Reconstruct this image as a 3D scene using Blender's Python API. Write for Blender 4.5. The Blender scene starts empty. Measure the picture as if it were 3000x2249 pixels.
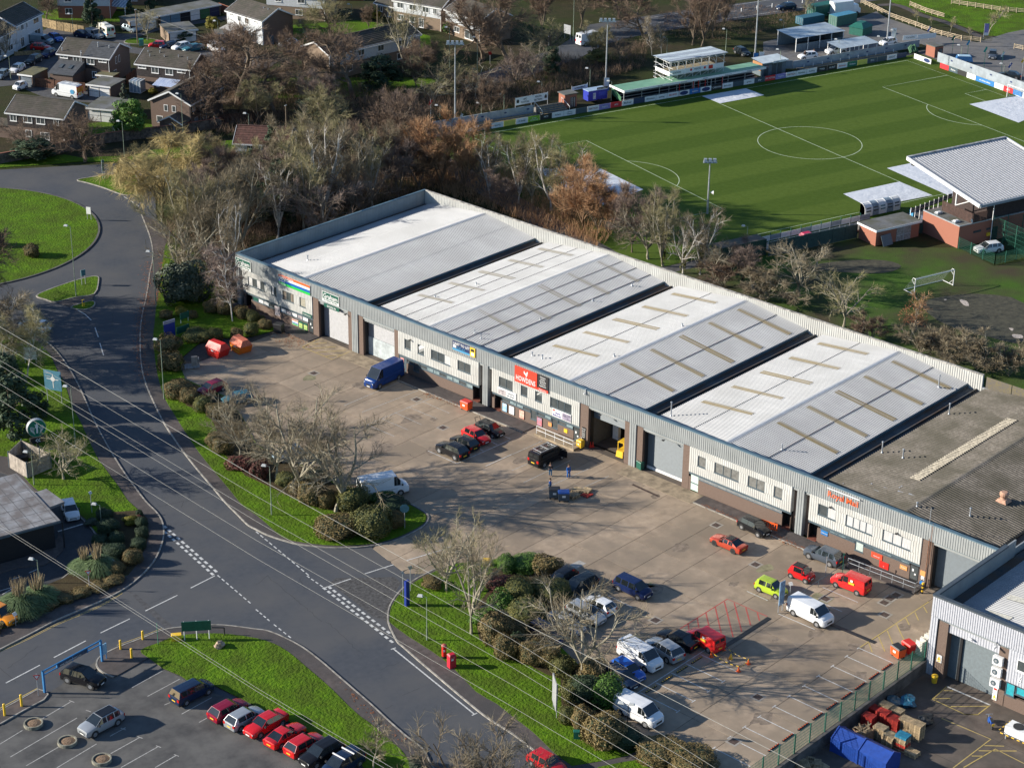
import bpy,bmesh,math,random
from mathutils import Vector,Matrix
from mathutils.geometry import tessellate_polygon
random.seed(7)
S=bpy.context.scene
COL=S.collection
# ---------------------------------------------------------------- camera (solved from the pitch markings)
F,CX,CY,CZ=5953.73,-173.2159,-298.4963,111.8357
YAW,PIT,ROL=.548302,.434343,.013068
fw=Vector((math.sin(YAW)*math.cos(PIT),math.cos(YAW)*math.cos(PIT),-math.sin(PIT)))
rt=Vector((math.cos(YAW),-math.sin(YAW),0));up=rt.cross(fw)
rt2=rt*math.cos(ROL)+up*math.sin(ROL);up2=up*math.cos(ROL)-rt*math.sin(ROL)
cam=bpy.data.objects.new('camera',bpy.data.cameras.new('camera'));COL.objects.link(cam)
m=Matrix((rt2,up2,-fw)).transposed().to_4x4();m.translation=(CX,CY,CZ);cam.matrix_world=m
cam.data.sensor_width=36;cam.data.lens=F/3000*36;cam.data.clip_start=1;cam.data.clip_end=4000
S.camera=cam
# ---------------------------------------------------------------- light: low winter sun, clear sky
SUN_EL,SUN_AZ=math.radians(19.5),math.radians(148.5)
W=bpy.data.worlds.new('World');S.world=W;W.use_nodes=True
wn=W.node_tree.nodes;sky=wn.new('ShaderNodeTexSky');sky.sky_type='NISHITA';sky.sun_disc=False
sky.sun_elevation=SUN_EL;sky.sun_rotation=math.atan2(math.cos(SUN_AZ),math.sin(SUN_AZ));sky.air_density=1.0;sky.dust_density=.3;sky.ozone_density=4.
wn['Background'].inputs[1].default_value=.09
W.node_tree.links.new(sky.outputs[0],wn['Background'].inputs[0])
sl=bpy.data.lights.new('sun','SUN');sl.energy=5.;sl.angle=math.radians(.53);sl.color=(1,.925,.80)
so=bpy.data.objects.new('sun',sl);COL.objects.link(so)
sd=Vector((-math.cos(SUN_AZ)*math.cos(SUN_EL),-math.sin(SUN_AZ)*math.cos(SUN_EL),-math.sin(SUN_EL)))
so.rotation_euler=sd.to_track_quat('-Z','Y').to_euler()
S.view_settings.view_transform='Standard';S.view_settings.look='None';S.view_settings.gamma=1
S.view_settings.exposure=0.88;S.view_settings.use_curve_mapping=False

# ---------------------------------------------------------------- survey: sight lines met with the ground or a wall plane
def ray(px,py):return fw*F+rt2*(px-1500)-up2*(py-1124.5)
def G(px,py,z=0.):
    d=ray(px,py);t=(z-CZ)/d.z
    return Vector((CX+t*d.x,CY+t*d.y,z))
def tl(n,x,y):
    if n==0:return(x*3000/2212,y*3000/2212)
    c,r=(n-1)%4,(n-1)//4
    return(750*c+x*750/2212,(0,562,1124,1686)[r]+y*750/2212)
def q(n,x,y,z=0.):return G(*tl(n,x,y),z)
def ql(n,pts,z=0.):return[q(n,x,y,z)for x,y in pts]
def hgt(n,bx,by,ty,z=0.):      # height of something whose foot is at (bx,by) and whose top is at row ty
    w=q(n,bx,by,z);yy=tl(n,bx,ty)[1];h=5.
    for _ in range(12):
        def py(hh):
            d=Vector((w.x-CX,w.y-CY,z+hh-CZ));return 1124.5-F*d.dot(up2)/d.dot(fw)
        a,b=py(h),py(h+.1);h+=(yy-a)/((b-a)/.1)
    return h
A0=Vector((-67.504187,-50.438003,0));EA=Vector((.279577,-.960123,0));EB=Vector((.960123,.279577,0))
AANG=math.atan2(EA.y,EA.x)
def AB(a,b,z=0.):return A0+EA*a+EB*b+Vector((0,0,z))
def toab(v):d=Vector((v.x,v.y,0))-A0;return d.dot(EA),d.dot(EB)

# ---------------------------------------------------------------- materials
MATS={}
def node(nt,t,**k):
    n=nt.nodes.new(t)
    for a,b in k.items():
        if a[0]=='i' and a[1:].isdigit():n.inputs[int(a[1:])].default_value=b
        else:setattr(n,a,b)
    return n
def mat(name,col,rough=.7,var=.12,scale=3.,bump=0.,bscale=None,metal=0.,spec=.5,col2=None,detail=5.,obvar=0.,coat=0.,trans=0.,emit=0.,stretch=None,big=None,bigscale=.08):
    if name in MATS:return MATS[name]
    m=bpy.data.materials.new(name);m.use_nodes=True;nt=m.node_tree;L=nt.links
    b=nt.nodes['Principled BSDF'];b.inputs['Roughness'].default_value=rough;b.inputs['Metallic'].default_value=metal
    b.inputs['Specular IOR Level'].default_value=spec
    if coat:b.inputs['Coat Weight'].default_value=coat;b.inputs['Coat Roughness'].default_value=.05
    if trans:b.inputs['Transmission Weight'].default_value=trans
    tc=node(nt,'ShaderNodeTexCoord');src=tc.outputs['Object']
    if stretch:
        mp=node(nt,'ShaderNodeMapping');mp.inputs['Scale'].default_value=stretch;L.new(src,mp.inputs[0]);src=mp.outputs[0]
    no=node(nt,'ShaderNodeTexNoise',i2=scale,i3=detail,i4=.62);L.new(src,no.inputs[0])
    if col2 is None:
        c1=tuple(max(0,c*(1-var*2))for c in col);c2=tuple(min(1,c*(1+var*2))for c in col)
    else:c1,c2=col,col2
    mx=node(nt,'ShaderNodeValToRGB');mx.color_ramp.elements[0].position=.3;mx.color_ramp.elements[1].position=.7
    mx.color_ramp.elements[0].color=(*c1,1);mx.color_ramp.elements[1].color=(*c2,1);L.new(no.outputs[0],mx.inputs[0])
    out=mx.outputs[0]
    if big:
        n2=node(nt,'ShaderNodeTexNoise',i2=bigscale,i3=4.,i4=.6);L.new(tc.outputs['Object'],n2.inputs[0])
        r2=node(nt,'ShaderNodeValToRGB');r2.color_ramp.elements[0].position=.38;r2.color_ramp.elements[1].position=.62;L.new(n2.outputs[0],r2.inputs[0])
        m2=node(nt,'ShaderNodeMix',data_type='RGBA');m2.inputs[7].default_value=(*big,1);L.new(r2.outputs[0],m2.inputs[0]);L.new(out,m2.inputs[6]);out=m2.outputs[2]
    if obvar:
        oi=node(nt,'ShaderNodeObjectInfo');hs=node(nt,'ShaderNodeHueSaturation')
        mr=node(nt,'ShaderNodeMapRange',i1=0.,i2=1.,i3=1-obvar,i4=1+obvar);L.new(oi.outputs['Random'],mr.inputs[0]);L.new(mr.outputs[0],hs.inputs['Value'])
        L.new(out,hs.inputs['Color']);out=hs.outputs[0]
    L.new(out,b.inputs['Base Color'])
    if emit:L.new(out,b.inputs['Emission Color']);b.inputs['Emission Strength'].default_value=emit
    if bump:
        nb=node(nt,'ShaderNodeTexNoise',i2=bscale or scale*4,i3=3.);L.new(src,nb.inputs[0])
        bp=node(nt,'ShaderNodeBump');bp.inputs['Strength'].default_value=1.;bp.inputs['Distance'].default_value=bump
        L.new(nb.outputs[0],bp.inputs['Height']);L.new(bp.outputs[0],b.inputs['Normal'])
    MATS[name]=m;return m

# ---------------------------------------------------------------- mesh building
class MB:
    def __init__(s):s.v=[];s.f=[];s.m=[];s.mi=0
    def quad(s,*p):
        i=len(s.v);s.v+=[tuple(x)for x in p];s.f.append(tuple(range(i,i+len(p))));s.m.append(s.mi);return s
    def box(s,x0,y0,z0,x1,y1,z1,tx=0,ty=0):
        i=len(s.v)
        s.v+=[(x0,y0,z0),(x1,y0,z0),(x1,y1,z0),(x0,y1,z0),(x0+tx,y0+ty,z1),(x1-tx,y0+ty,z1),(x1-tx,y1-ty,z1),(x0+tx,y1-ty,z1)]
        s.f+=[(i+3,i+2,i+1,i),(i+4,i+5,i+6,i+7),(i,i+1,i+5,i+4),(i+1,i+2,i+6,i+5),(i+2,i+3,i+7,i+6),(i+3,i,i+4,i+7)]
        s.m+=[s.mi]*6;return s
    def obox(s,c,ux,uy,uz):      # box from a centre and three half-axis vectors
        c=Vector(c);i=len(s.v)
        for a,b,d in((-1,-1,-1),(1,-1,-1),(1,1,-1),(-1,1,-1),(-1,-1,1),(1,-1,1),(1,1,1),(-1,1,1)):
            s.v.append(tuple(c+ux*a+uy*b+uz*d))
        s.f+=[(i+3,i+2,i+1,i),(i+4,i+5,i+6,i+7),(i,i+1,i+5,i+4),(i+1,i+2,i+6,i+5),(i+2,i+3,i+7,i+6),(i+3,i,i+4,i+7)]
        s.m+=[s.mi]*6;return s
    def bar(s,p,r,w,h=None):      # a bar of rectangular section from p to r
        p,r=Vector(p),Vector(r);d=r-p;L=d.length
        if L<1e-6:return s
        d/=L;u=d.cross(Vector((0,0,1)))
        u=u.normalized()if u.length>1e-3 else Vector((1,0,0));v=u.cross(d)
        return s.obox((p+r)/2,d*L/2,u*w/2,v*(h or w)/2)
    def tube(s,p,r,a,b=None,n=8,caps=True):
        p,r=Vector(p),Vector(r);d=(r-p)
        if d.length<1e-6:return s
        d.normalize();u=d.orthogonal().normalized();v=d.cross(u);b=a if b is None else b;i=len(s.v)
        for c,rad in((p,a),(r,b)):
            for k in range(n):
                t=2*math.pi*k/n;s.v.append(tuple(c+u*math.cos(t)*rad+v*math.sin(t)*rad))
        for k in range(n):s.f.append((i+k,i+(k+1)%n,i+n+(k+1)%n,i+n+k));s.m.append(s.mi)
        if caps:
            s.f.append(tuple(range(i+n-1,i-1,-1)));s.f.append(tuple(range(i+n,i+2*n)));s.m+=[s.mi]*2
        return s
    def path(s,pts,rad,n=6):
        for a,b in zip(pts,pts[1:]):s.tube(a,b,rad,rad,n)
        return s
    def lathe(s,prof,n=16,c=(0,0,0),z=None):
        i=len(s.v);k0=len(prof)
        for r,h in prof:
            for k in range(n):
                t=2*math.pi*k/n;s.v.append((c[0]+r*math.cos(t),c[1]+r*math.sin(t),c[2]+h))
        for j in range(k0-1):
            for k in range(n):s.f.append((i+j*n+k,i+j*n+(k+1)%n,i+(j+1)*n+(k+1)%n,i+(j+1)*n+k));s.m.append(s.mi)
        s.f.append(tuple(i+k for k in range(n-1,-1,-1)));s.f.append(tuple(i+(k0-1)*n+k for k in range(n)));s.m+=[s.mi]*2
        return s
    def poly(s,pts,z0,z1,side=True):      # raised sheet over a polygon
        pts=[Vector((p[0],p[1],0))for p in pts]
        ar=sum(a.x*b.y-b.x*a.y for a,b in zip(pts,pts[1:]+pts[:1]))
        if ar<0:pts.reverse()
        n=len(pts);i=len(s.v);s.v+=[(p.x,p.y,z1)for p in pts]
        for t in tessellate_polygon([pts]):
            a,b,c=t
            if(pts[b]-pts[a]).cross(pts[c]-pts[a]).z<0:b,c=c,b
            s.f.append((i+a,i+b,i+c));s.m.append(s.mi)
        if side:
            j=len(s.v);s.v+=[(p.x,p.y,z0)for p in pts]
            for k in range(n):s.f.append((j+k,j+(k+1)%n,i+(k+1)%n,i+k));s.m.append(s.mi)
        return s
    def strip(s,pts,w,z,side=0.,h=None):      # flat ribbon (or kerb if h) along a polyline; side shifts it
        P=[Vector((p[0],p[1],0))for p in pts];o=[]
        for k,p in enumerate(P):
            a=P[max(0,k-1)];b=P[min(len(P)-1,k+1)];d=(b-a)
            d=d.normalized()if d.length>1e-9 else Vector((1,0,0));o.append((p+Vector((-d.y,d.x,0))*(side+w/2),p+Vector((-d.y,d.x,0))*(side-w/2)))
        for(a,b),(c,d)in zip(o,o[1:]):
            T=lambda v,zz:(v.x,v.y,zz)
            s.quad(T(b,z),T(d,z),T(c,z),T(a,z))
            if h:s.quad(T(d,z-h),T(d,z),T(b,z),T(b,z-h));s.quad(T(a,z-h),T(a,z),T(c,z),T(c,z-h))
        return s
    def mesh(s,name,mats,smooth=0):
        me=bpy.data.meshes.new(name);me.from_pydata(s.v,[],s.f)
        for mm in(mats if isinstance(mats,(list,tuple))else[mats]):me.materials.append(mm)
        if any(s.m):me.polygons.foreach_set('material_index',s.m)
        if smooth:
            me.polygons.foreach_set('use_smooth',[True]*len(s.f));me.update();me.set_sharp_from_angle(angle=math.radians(smooth))
        me.update();return me
def BX(*a):return MB().box(*a)
def obj(name,mb,mats,parent=None,smooth=0,kind=None,loc=None,rz=None,label=None,mesh=None):
    me=mesh or(mb.mesh(name,mats,smooth)if isinstance(mb,MB)else mb)
    o=bpy.data.objects.new(name,me);COL.objects.link(o)
    if parent:o.parent=parent
    if kind:o['kind']=kind
    if loc is not None:o.location=loc
    if rz is not None:o.rotation_euler=(0,0,rz)
    if label:o['label']=label
    return o
def tag(o,label,cat,group=None):
    o['label']=label;o['category']=cat
    if group:o['group']=group
    return o
def thing(name,label,cat,loc=(0,0,0),rz=0.,group=None,sc=None):
    o=bpy.data.objects.new(name,None);COL.objects.link(o);o.empty_display_size=.1
    o.location=loc;o.rotation_euler=(0,0,rz)
    if sc:o.scale=(sc,sc,sc)if isinstance(sc,(int,float))else sc
    return tag(o,label,cat,group)
def struct(name,mb,mats,parent=None,**k):return obj(name,mb,mats,parent,kind=None if parent else 'structure',**k)
def copy_tree(o,loc=None,rz=None,label=None,parent=None,sc=None,group=None):
    c=o.copy();COL.objects.link(c)
    if parent:c.parent=parent
    if loc is not None:c.location=loc
    if rz is not None:c.rotation_euler=(0,0,rz)
    if sc:c.scale=(sc,sc,sc)if isinstance(sc,(int,float))else sc
    if label:c['label']=label
    if group:c['group']=group
    for ch in list(o.children):copy_tree(ch,parent=c)
    return c
def sml(P,k=4,closed=False):
    P=[Vector((p[0],p[1],0))for p in P];n=len(P);out=[]
    for i in range(n if closed else n-1):
        p0,p1,p2,p3=(P[(i-1)%n],P[i],P[(i+1)%n],P[(i+2)%n])if closed else(P[max(0,i-1)],P[i],P[i+1],P[min(n-1,i+2)])
        for j in range(k):
            t=j/k;out.append(.5*((2*p1)+(p2-p0)*t+(2*p0-5*p1+4*p2-p3)*t*t+(3*p1-p0-3*p2+p3)*t**3))
    if not closed:out.append(P[-1])
    return out
def vnoise(x,y,s=0):
    def h(a,b):return(math.sin(a*127.1+b*311.7+s*74.7)*43758.5453)%1
    i,j=math.floor(x),math.floor(y);u,v=x-i,y-j;u=u*u*(3-2*u);v=v*v*(3-2*v)
    return(h(i,j)*(1-u)+h(i+1,j)*u)*(1-v)+(h(i,j+1)*(1-u)+h(i+1,j+1)*u)*v
# ================================================================ ground
M_asph=mat('asphalt',(.060,.067,.080),.9,.2,1.6,.015,20,col2=(.078,.085,.098),big=(.095,.096,.10),bigscale=.09,detail=10,spec=0.12)
M_asph2=mat('old_asphalt',(.062,.061,.062),.92,.35,.9,.02,18,col2=(.10,.098,.095),big=(.13,.126,.12),bigscale=.3,detail=10,spec=0.12)
M_lane=mat('new_asphalt',(.04,.042,.047),.85,.12,1.,.01,26)
M_pave=mat('pavement_asphalt',(.105,.088,.082),.9,.15,1.3,.012,24,big=(.07,.066,.066),bigscale=.1,spec=0.12)
M_kerb=mat('kerb_stone',(.27,.25,.22),.85,.25,1.5,.01,20)
M_grass=mat('verge_grass',(.050,.118,.005),.95,.25,1.6,.16,3.5,col2=(.11,.20,.008),big=(.06,.10,.008),bigscale=.3,detail=9,spec=0.12)
M_rough=mat('rough_ground',(.028,.026,.014),.95,.3,.5,.12,4,col2=(.062,.047,.028),big=(.030,.042,.010),bigscale=.07,spec=0.12)
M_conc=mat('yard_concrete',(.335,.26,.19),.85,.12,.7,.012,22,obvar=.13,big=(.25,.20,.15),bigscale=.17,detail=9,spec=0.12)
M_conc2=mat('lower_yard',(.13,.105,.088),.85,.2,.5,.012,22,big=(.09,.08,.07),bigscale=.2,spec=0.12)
M_joint=mat('joint_dirt',(.05,.045,.038),.95,.2,2.)
M_white=mat('white_marking',(.70,.70,.68),.75,.15,4.,col2=(.34,.34,.33),spec=0.12)
M_worn=mat('worn_marking',(.5,.5,.48),.8,.3,5.,col2=(.24,.22,.2),spec=0.12)
M_yel=mat('yellow_marking',(.55,.40,.10),.75,.25,6.,col2=(.35,.27,.12))
M_red_m=mat('red_marking',(.5,.06,.05),.75,.25,6.,col2=(.32,.1,.08))
M_soil=mat('planting_soil',(.05,.036,.022),.95,.4,2.5,.05,9,col2=(.075,.06,.03),spec=0.12)
M_mud=mat('training_grass',(.045,.095,.012),.92,.25,.6,.06,7,col2=(.06,.115,.018),big=(.06,.05,.03),bigscale=.07,spec=0.12)
M_dirt=mat('brown_verge',(.075,.055,.035),.95,.3,.5,.08,8,col2=(.05,.045,.02),big=(.055,.07,.018),bigscale=.06)

struct('ground',MB().poly([AB(-900,-700),AB(121.5,-700),AB(121.5,37.9),AB(900,37.9),AB(900,1200),AB(-900,1200)],-.3,-.05),M_rough)
struct('lower_ground',MB().poly([AB(121.5,-700),AB(900,-700),AB(900,37.9),AB(121.5,37.9)],-2.3,-1.6,side=False),M_rough)

# main road sheet, everything raised sits on top of it
road=struct('road',MB().poly(ql(0,[(-900,395),(0,367),(120,360),(240,354),(300,350),(335,420),(345,600),(420,760),(560,860),(800,1050),(1050,1200),(1300,1500),(1600,1760),(1700,2100),(1500,2700),(-1500,2700)]),-.2,0),M_asph)
lane=struct('drive_lane',MB().poly(ql(9,[(-700,560),(0,770),(100,800),(240,870),(310,940),(540,1050),(720,1180),(830,1310),(840,1400),(700,1560),(560,1690)])+ql(13,[(440,90),(200,200),(60,350),(-600,600),(-1200,500)]),-.1,.004),M_lane)
carpark=struct('car_park',MB().poly(ql(13,[(835,735),(850,810),(985,882),(1280,700),(1640,930),(2209,1150)])+ql(14,[(420,1350),(900,1658),(1100,1900),(600,2600)])+ql(13,[(-900,2600),(-1500,1800),(0,1270),(400,1050),(415,1015)]),-.1,.004),M_asph2)


# --- right-hand verge of the main road
kR=ql(5,[(1225,200),(1300,400),(1322,560),(1295,700),(1280,820),(1258,940),(1230,1060),(1213,1200),(1212,1350),(1222,1500)])+ql(9,[(1260,0),(1310,120),(1400,310),(1500,470),(1600,610),(1720,760),(1840,900),(1950,1030),(2050,1130),(2140,1220)])+ql(10,[(0,1260),(100,1310),(250,1360),(400,1395),(700,1422),(1000,1403),(1200,1355),(1350,1290),(1450,1230),(1488,1175),(1480,1130),(1430,1092),(1340,1042)])
gR=ql(5,[(1425,480),(1400,640),(1375,850),(1350,1000),(1335,1150),(1325,1250),(1340,1450),(1375,1640)])+ql(9,[(1430,140),(1500,260),(1600,420),(1700,570),(1800,700),(1900,820),(2000,940),(2100,1060),(2212,1135)])+ql(10,[(100,1220),(230,1330),(400,1375),(700,1404),(1000,1387),(1200,1338),(1345,1274),(1440,1218),(1472,1172),(1462,1135),(1420,1103),(1340,1058)])
backR=ql(10,[(1250,1010),(1100,985),(850,960),(700,860),(450,720),(200,660),(0,520)])+ql(9,[(2100,300),(1960,120),(1700,10)])+ql(5,[(1600,1620),(1570,1540),(1580,1430),(1700,1330),(1800,1250),(1960,1270),(2120,1265),(2212,1245)])+[AB(11.5,0),AB(-1,0)]+ql(5,[(1900,800),(1700,500),(1500,330)])
kk=sml(kR)
pavement=struct('pavement_right',MB().poly(kk+backR,-.1,.10),M_pave)
obj('kerb',MB().strip(kk,.16,.125,h=.16),M_kerb,pavement)
struct('grass_verge_right',MB().poly(sml(gR,3)+[p for p in backR],0,.13),M_grass)
struct('planting_bed',MB().poly(ql(9,[(1480,60),(1620,200),(1800,260),(1880,420),(1960,640),(2120,800)])+ql(10,[(60,870),(250,960),(500,1060),(760,1130),(560,1180),(700,1330),(1150,1240),(1290,1150),(1250,1025),(850,975),(450,740),(0,545)])+ql(9,[(2100,310),(1960,130),(1700,20),(1560,-40)]),.05,.145),M_soil)
# --- left-hand verge
kL=ql(5,[(300,1240),(380,1285),(450,1340),(520,1420),(580,1500)])+ql(9,[(670,0),(740,150),(800,290),(870,430),(960,590),(1060,750),(1160,890),(1260,1020),(1350,1110),(1400,1190),(1415,1280),(1400,1380),(1340,1520),(1230,1650)])+ql(13,[(1080,112),(860,228),(500,382),(250,512),(0,640),(-500,900)])
inL=ql(13,[(-560,640),(0,400),(250,270),(440,110),(560,10)])+ql(9,[(700,1560),(845,1400),(830,1310),(720,1180),(540,1050),(310,940),(240,870),(100,800),(-400,620),(-800,300)])+ql(5,[(-700,1100),(0,1180),(150,1190)])
kk=sml(kL)
pav2=struct('pavement_left',MB().poly(kk+inL,-.1,.10),M_pave)
obj('kerb',MB().strip(kk,.16,.125,h=.16),M_kerb,pav2)
obj('kerb',MB().strip(sml(inL[2:11]),.14,.125,h=.14),M_kerb,pav2)
gL=ql(5,[(330,1300),(440,1420),(500,1560)])+ql(9,[(560,0),(620,200),(700,340),(770,500),(850,660),(940,780),(1030,900),(1100,1010),(1190,1090),(1262,1160),(1280,1280),(1262,1400),(1190,1550),(1110,1655)])+ql(13,[(1000,35),(800,130),(480,290),(200,400),(0,470),(-400,640),(-500,560),(0,412),(250,285),(440,125),(570,20)])+ql(9,[(720,1560),(862,1400),(845,1305),(735,1168),(550,1036),(330,930),(250,858),(80,640),(-400,560),(-800,300)])+ql(5,[(-700,1150),(0,1190)])
struct('grass_verge_left',MB().poly(gL,0,.13),M_grass)
struct('shrub_bed_left',MB().poly(ql(9,[(1200,1100),(1275,1170),(1285,1290),(1265,1400),(1195,1550),(1110,1655)])+ql(13,[(1000,33),(800,130),(480,292),(200,400),(60,300),(300,130),(560,20)])+ql(9,[(740,1560),(870,1400),(860,1240),(900,1120)]),.05,.14),M_soil)
# --- roundabout: the circle through four points of its kerb
def circ(P):
    (x1,y1),(x2,y2),(x3,y3)=[(p.x,p.y)for p in P]
    d=2*(x1*(y2-y3)+x2*(y3-y1)+x3*(y1-y2))
    ux=((x1*x1+y1*y1)*(y2-y3)+(x2*x2+y2*y2)*(y3-y1)+(x3*x3+y3*y3)*(y1-y2))/d
    uy=((x1*x1+y1*y1)*(x3-x2)+(x2*x2+y2*y2)*(x1-x3)+(x3*x3+y3*y3)*(x2-x1))/d
    return Vector((ux,uy,0)),math.hypot(x1-ux,y1-uy)
RC,RR=circ([q(5,0,800),q(5,858,330),q(5,400,20)])
ringp=[RC+Vector((math.cos(t*math.pi/36),math.sin(t*math.pi/36),0))*RR for t in range(72)]
rbt=struct('roundabout_island',MB().poly([RC+(p-RC)*(1-.12/RR)for p in ringp],0,.12),M_grass)
obj('kerb',MB().strip(ringp+[ringp[0]],.3,.14,h=.16),M_asph2,rbt)
def island(name,pts,m=M_grass,kw=.16,k=4,z=.12):
    L=sml(pts,k,True);o=struct(name,MB().poly(L,0,z),m)
    obj('kerb',MB().strip(L+[L[0]],kw,z+.015,h=.16),M_kerb,o);return o
island('splitter_island',[q(1,668,1558),q(1,850,1528),q(1,1050,1510),q(1,1170,1512),q(5,1200,0),q(5,1130,32),q(5,1040,22),q(5,900,-30),q(1,760,1585)],k=3)
island('splitter_island',ql(5,[(315,903),(420,850),(620,780),(760,742),(838,735),(852,770),(815,885),(650,915),(480,955),(400,935)]),k=3)
island('splitter_island',ql(5,[(615,1000),(700,968),(800,948),(820,972),(790,1005),(720,1022),(650,1015)]),k=3)
struct('island_path',MB().poly(ql(5,[(480,955),(650,915),(808,893),(805,945),(700,965),(600,992)]),0,.06),M_pave)
# --- lower verge between side road and car park
kS=ql(13,[(985,882),(900,845),(850,805),(835,755),(870,700),(1000,630),(1200,553),(1420,470),(1570,448),(1700,432),(1940,432),(2209,465)])+ql(14,[(100,480),(230,530),(400,620),(560,740),(700,860),(850,990),(1000,1120),(1150,1260),(1300,1390),(1440,1500),(1530,1658),(1700,1900)])
bkS=ql(14,[(1150,1900),(920,1650),(870,1560),(700,1490),(580,1410),(420,1345),(240,1240),(60,1190)])+ql(13,[(2209,1130),(2100,1075),(1820,935),(1640,925),(1560,868),(1400,800),(1280,715)])
kk=sml(kS)
pv3=struct('pavement_lower',MB().poly(kk+bkS,-.1,.10),M_pave)
obj('kerb',MB().strip(kk,.16,.125,h=.16),M_kerb,pv3)
struct('grass_verge_lower',MB().poly(sml(ql(13,[(1280,712),(1215,650),(1370,585),(1560,520),(1900,505),(2209,545)])+ql(14,[(170,600),(300,680),(430,790),(560,900),(680,1010),(800,1130),(900,1220),(1000,1290),(1150,1420),(1270,1530),(1350,1658),(1500,1900)]),3)+bkS[:-1],0,.13),M_grass)
pv4=struct('pavement_corner',MB().poly(ql(13,[(-900,1640),(0,1170),(180,1070),(330,985),(400,1005),(415,1030),(380,1075),(200,1170),(0,1285),(-800,1740)]),0,.11),M_pave)
obj('kerb',MB().strip(ql(13,[(-900,1640),(0,1170),(180,1070),(330,985),(400,1005),(415,1030),(380,1075),(200,1170),(0,1285)]),.14,.13,h=.15),M_kerb,pv4)
# --- verge between main road and the yard, lower right
kM=ql(14,[(1560,-60),(1450,-5),(1370,40),(1250,130),(1180,220),(1145,300),(1140,380),(1160,450),(1220,570),(1270,615),(1400,730),(1600,900),(1800,1070),(2000,1230)])+ql(15,[(0,1365),(200,1520),(300,1610),(420,1740),(700,2000)])
bkM=ql(15,[(1900,2000),(1760,1668),(1560,1560),(1300,1450),(1120,1400),(1000,1300),(860,1200),(880,1080),(960,960),(850,830),(600,800),(420,620),(150,480),(100,420),(270,330),(400,230),(480,60)])+ql(11,[(380,1640),(330,1560),(0,1500)])+ql(10,[(2100,1515),(1900,1540),(1720,1560),(1600,1620)])
kk=sml(kM)
pv5=struct('pavement_middle',MB().poly(kk+bkM,-.1,.10),M_pave)
obj('kerb',MB().strip(kk,.16,.125,h=.16),M_kerb,pv5)
struct('grass_verge_middle',MB().poly(sml(ql(14,[(1570,-40),(1460,12),(1380,55),(1262,143),(1195,230),(1160,305),(1155,385),(1165,415),(1310,525),(1500,645),(1700,795),(1900,1005),(2080,1110)])+ql(15,[(0,1218),(150,1330),(260,1430),(360,1530),(500,1635),(570,1640),(1000,1560),(1110,1480)]),2)+bkM[4:],0,.13),M_grass)
struct('grass_corner',MB().poly(ql(15,[(740,1660),(960,1615),(1200,1580),(1300,1470),(1560,1575),(1740,1665),(1800,1900),(900,1900)]),0,.13),M_grass)
struct('planting_bed',MB().poly(ql(15,[(100,60),(0,350),(60,640),(180,800),(300,860),(420,900),(430,1230),(700,1470),(820,1510),(1080,1420),(1000,1310),(855,1205),(870,1080),(950,965),(600,815),(160,495),(120,420),(280,340),(420,230),(470,60)])+ql(11,[(370,1655),(320,1575),(0,1510)])+ql(14,[(2050,-50),(2000,150),(1880,300),(1930,560),(2209,740)]),.05,.142),M_soil)
# --- concrete yard, slab by slab
yard_bed=MB();yardpoly=[AB(11.6,.1),AB(121.4,.1),AB(121.4,-75)]+ql(15,[(1800,1900),(1740,1668),(1300,1450),(1000,1300),(860,1200),(880,1080),(960,960),(600,800),(150,480),(100,420),(270,330),(400,230),(480,60)])+ql(11,[(380,1640),(330,1560),(0,1500)])+ql(10,[(2100,1515),(1720,1560),(1540,1640),(1290,1640),(1000,1415),(1400,1250),(1490,1170),(1440,1080),(1250,1010),(1100,985),(850,960),(700,860),(450,720),(200,660),(0,520)])+ql(9,[(2100,300),(1960,120),(1700,10)])+ql(5,[(1600,1620),(1570,1540),(1580,1430),(1700,1330),(1800,1250),(1960,1270),(2120,1265),(2212,1245)])
yard=struct('concrete_yard',MB().poly(yardpoly,-.1,.006),M_joint)
yp=[toab(p)for p in yardpoly]
def inside(a,b,P):
    c=False;n=len(P)
    for i in range(n):
        (x1,y1),(x2,y2)=P[i],P[(i+1)%n]
        if(y1>b)!=(y2>b)and a<(x2-x1)*(b-y1)/(y2-y1)+x1:c=not c
    return c
AJ=[11.6,15.6,19.8,24.,28.1,32.2,36.2,40.2,44.2,48.2,52.1,56.1,60.1,64.1,68.,70.6,73.4,76.8,80.2,84.3,88.4,92.6,97.,101.4,106.,110.8,115.5,121.35]
BJ=[.05,-2.25,-8.,-13.7,-19.3,-25.2,-31.,-37.,-43.,-49.,-55.,-61.,-67.,-73.]
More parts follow.
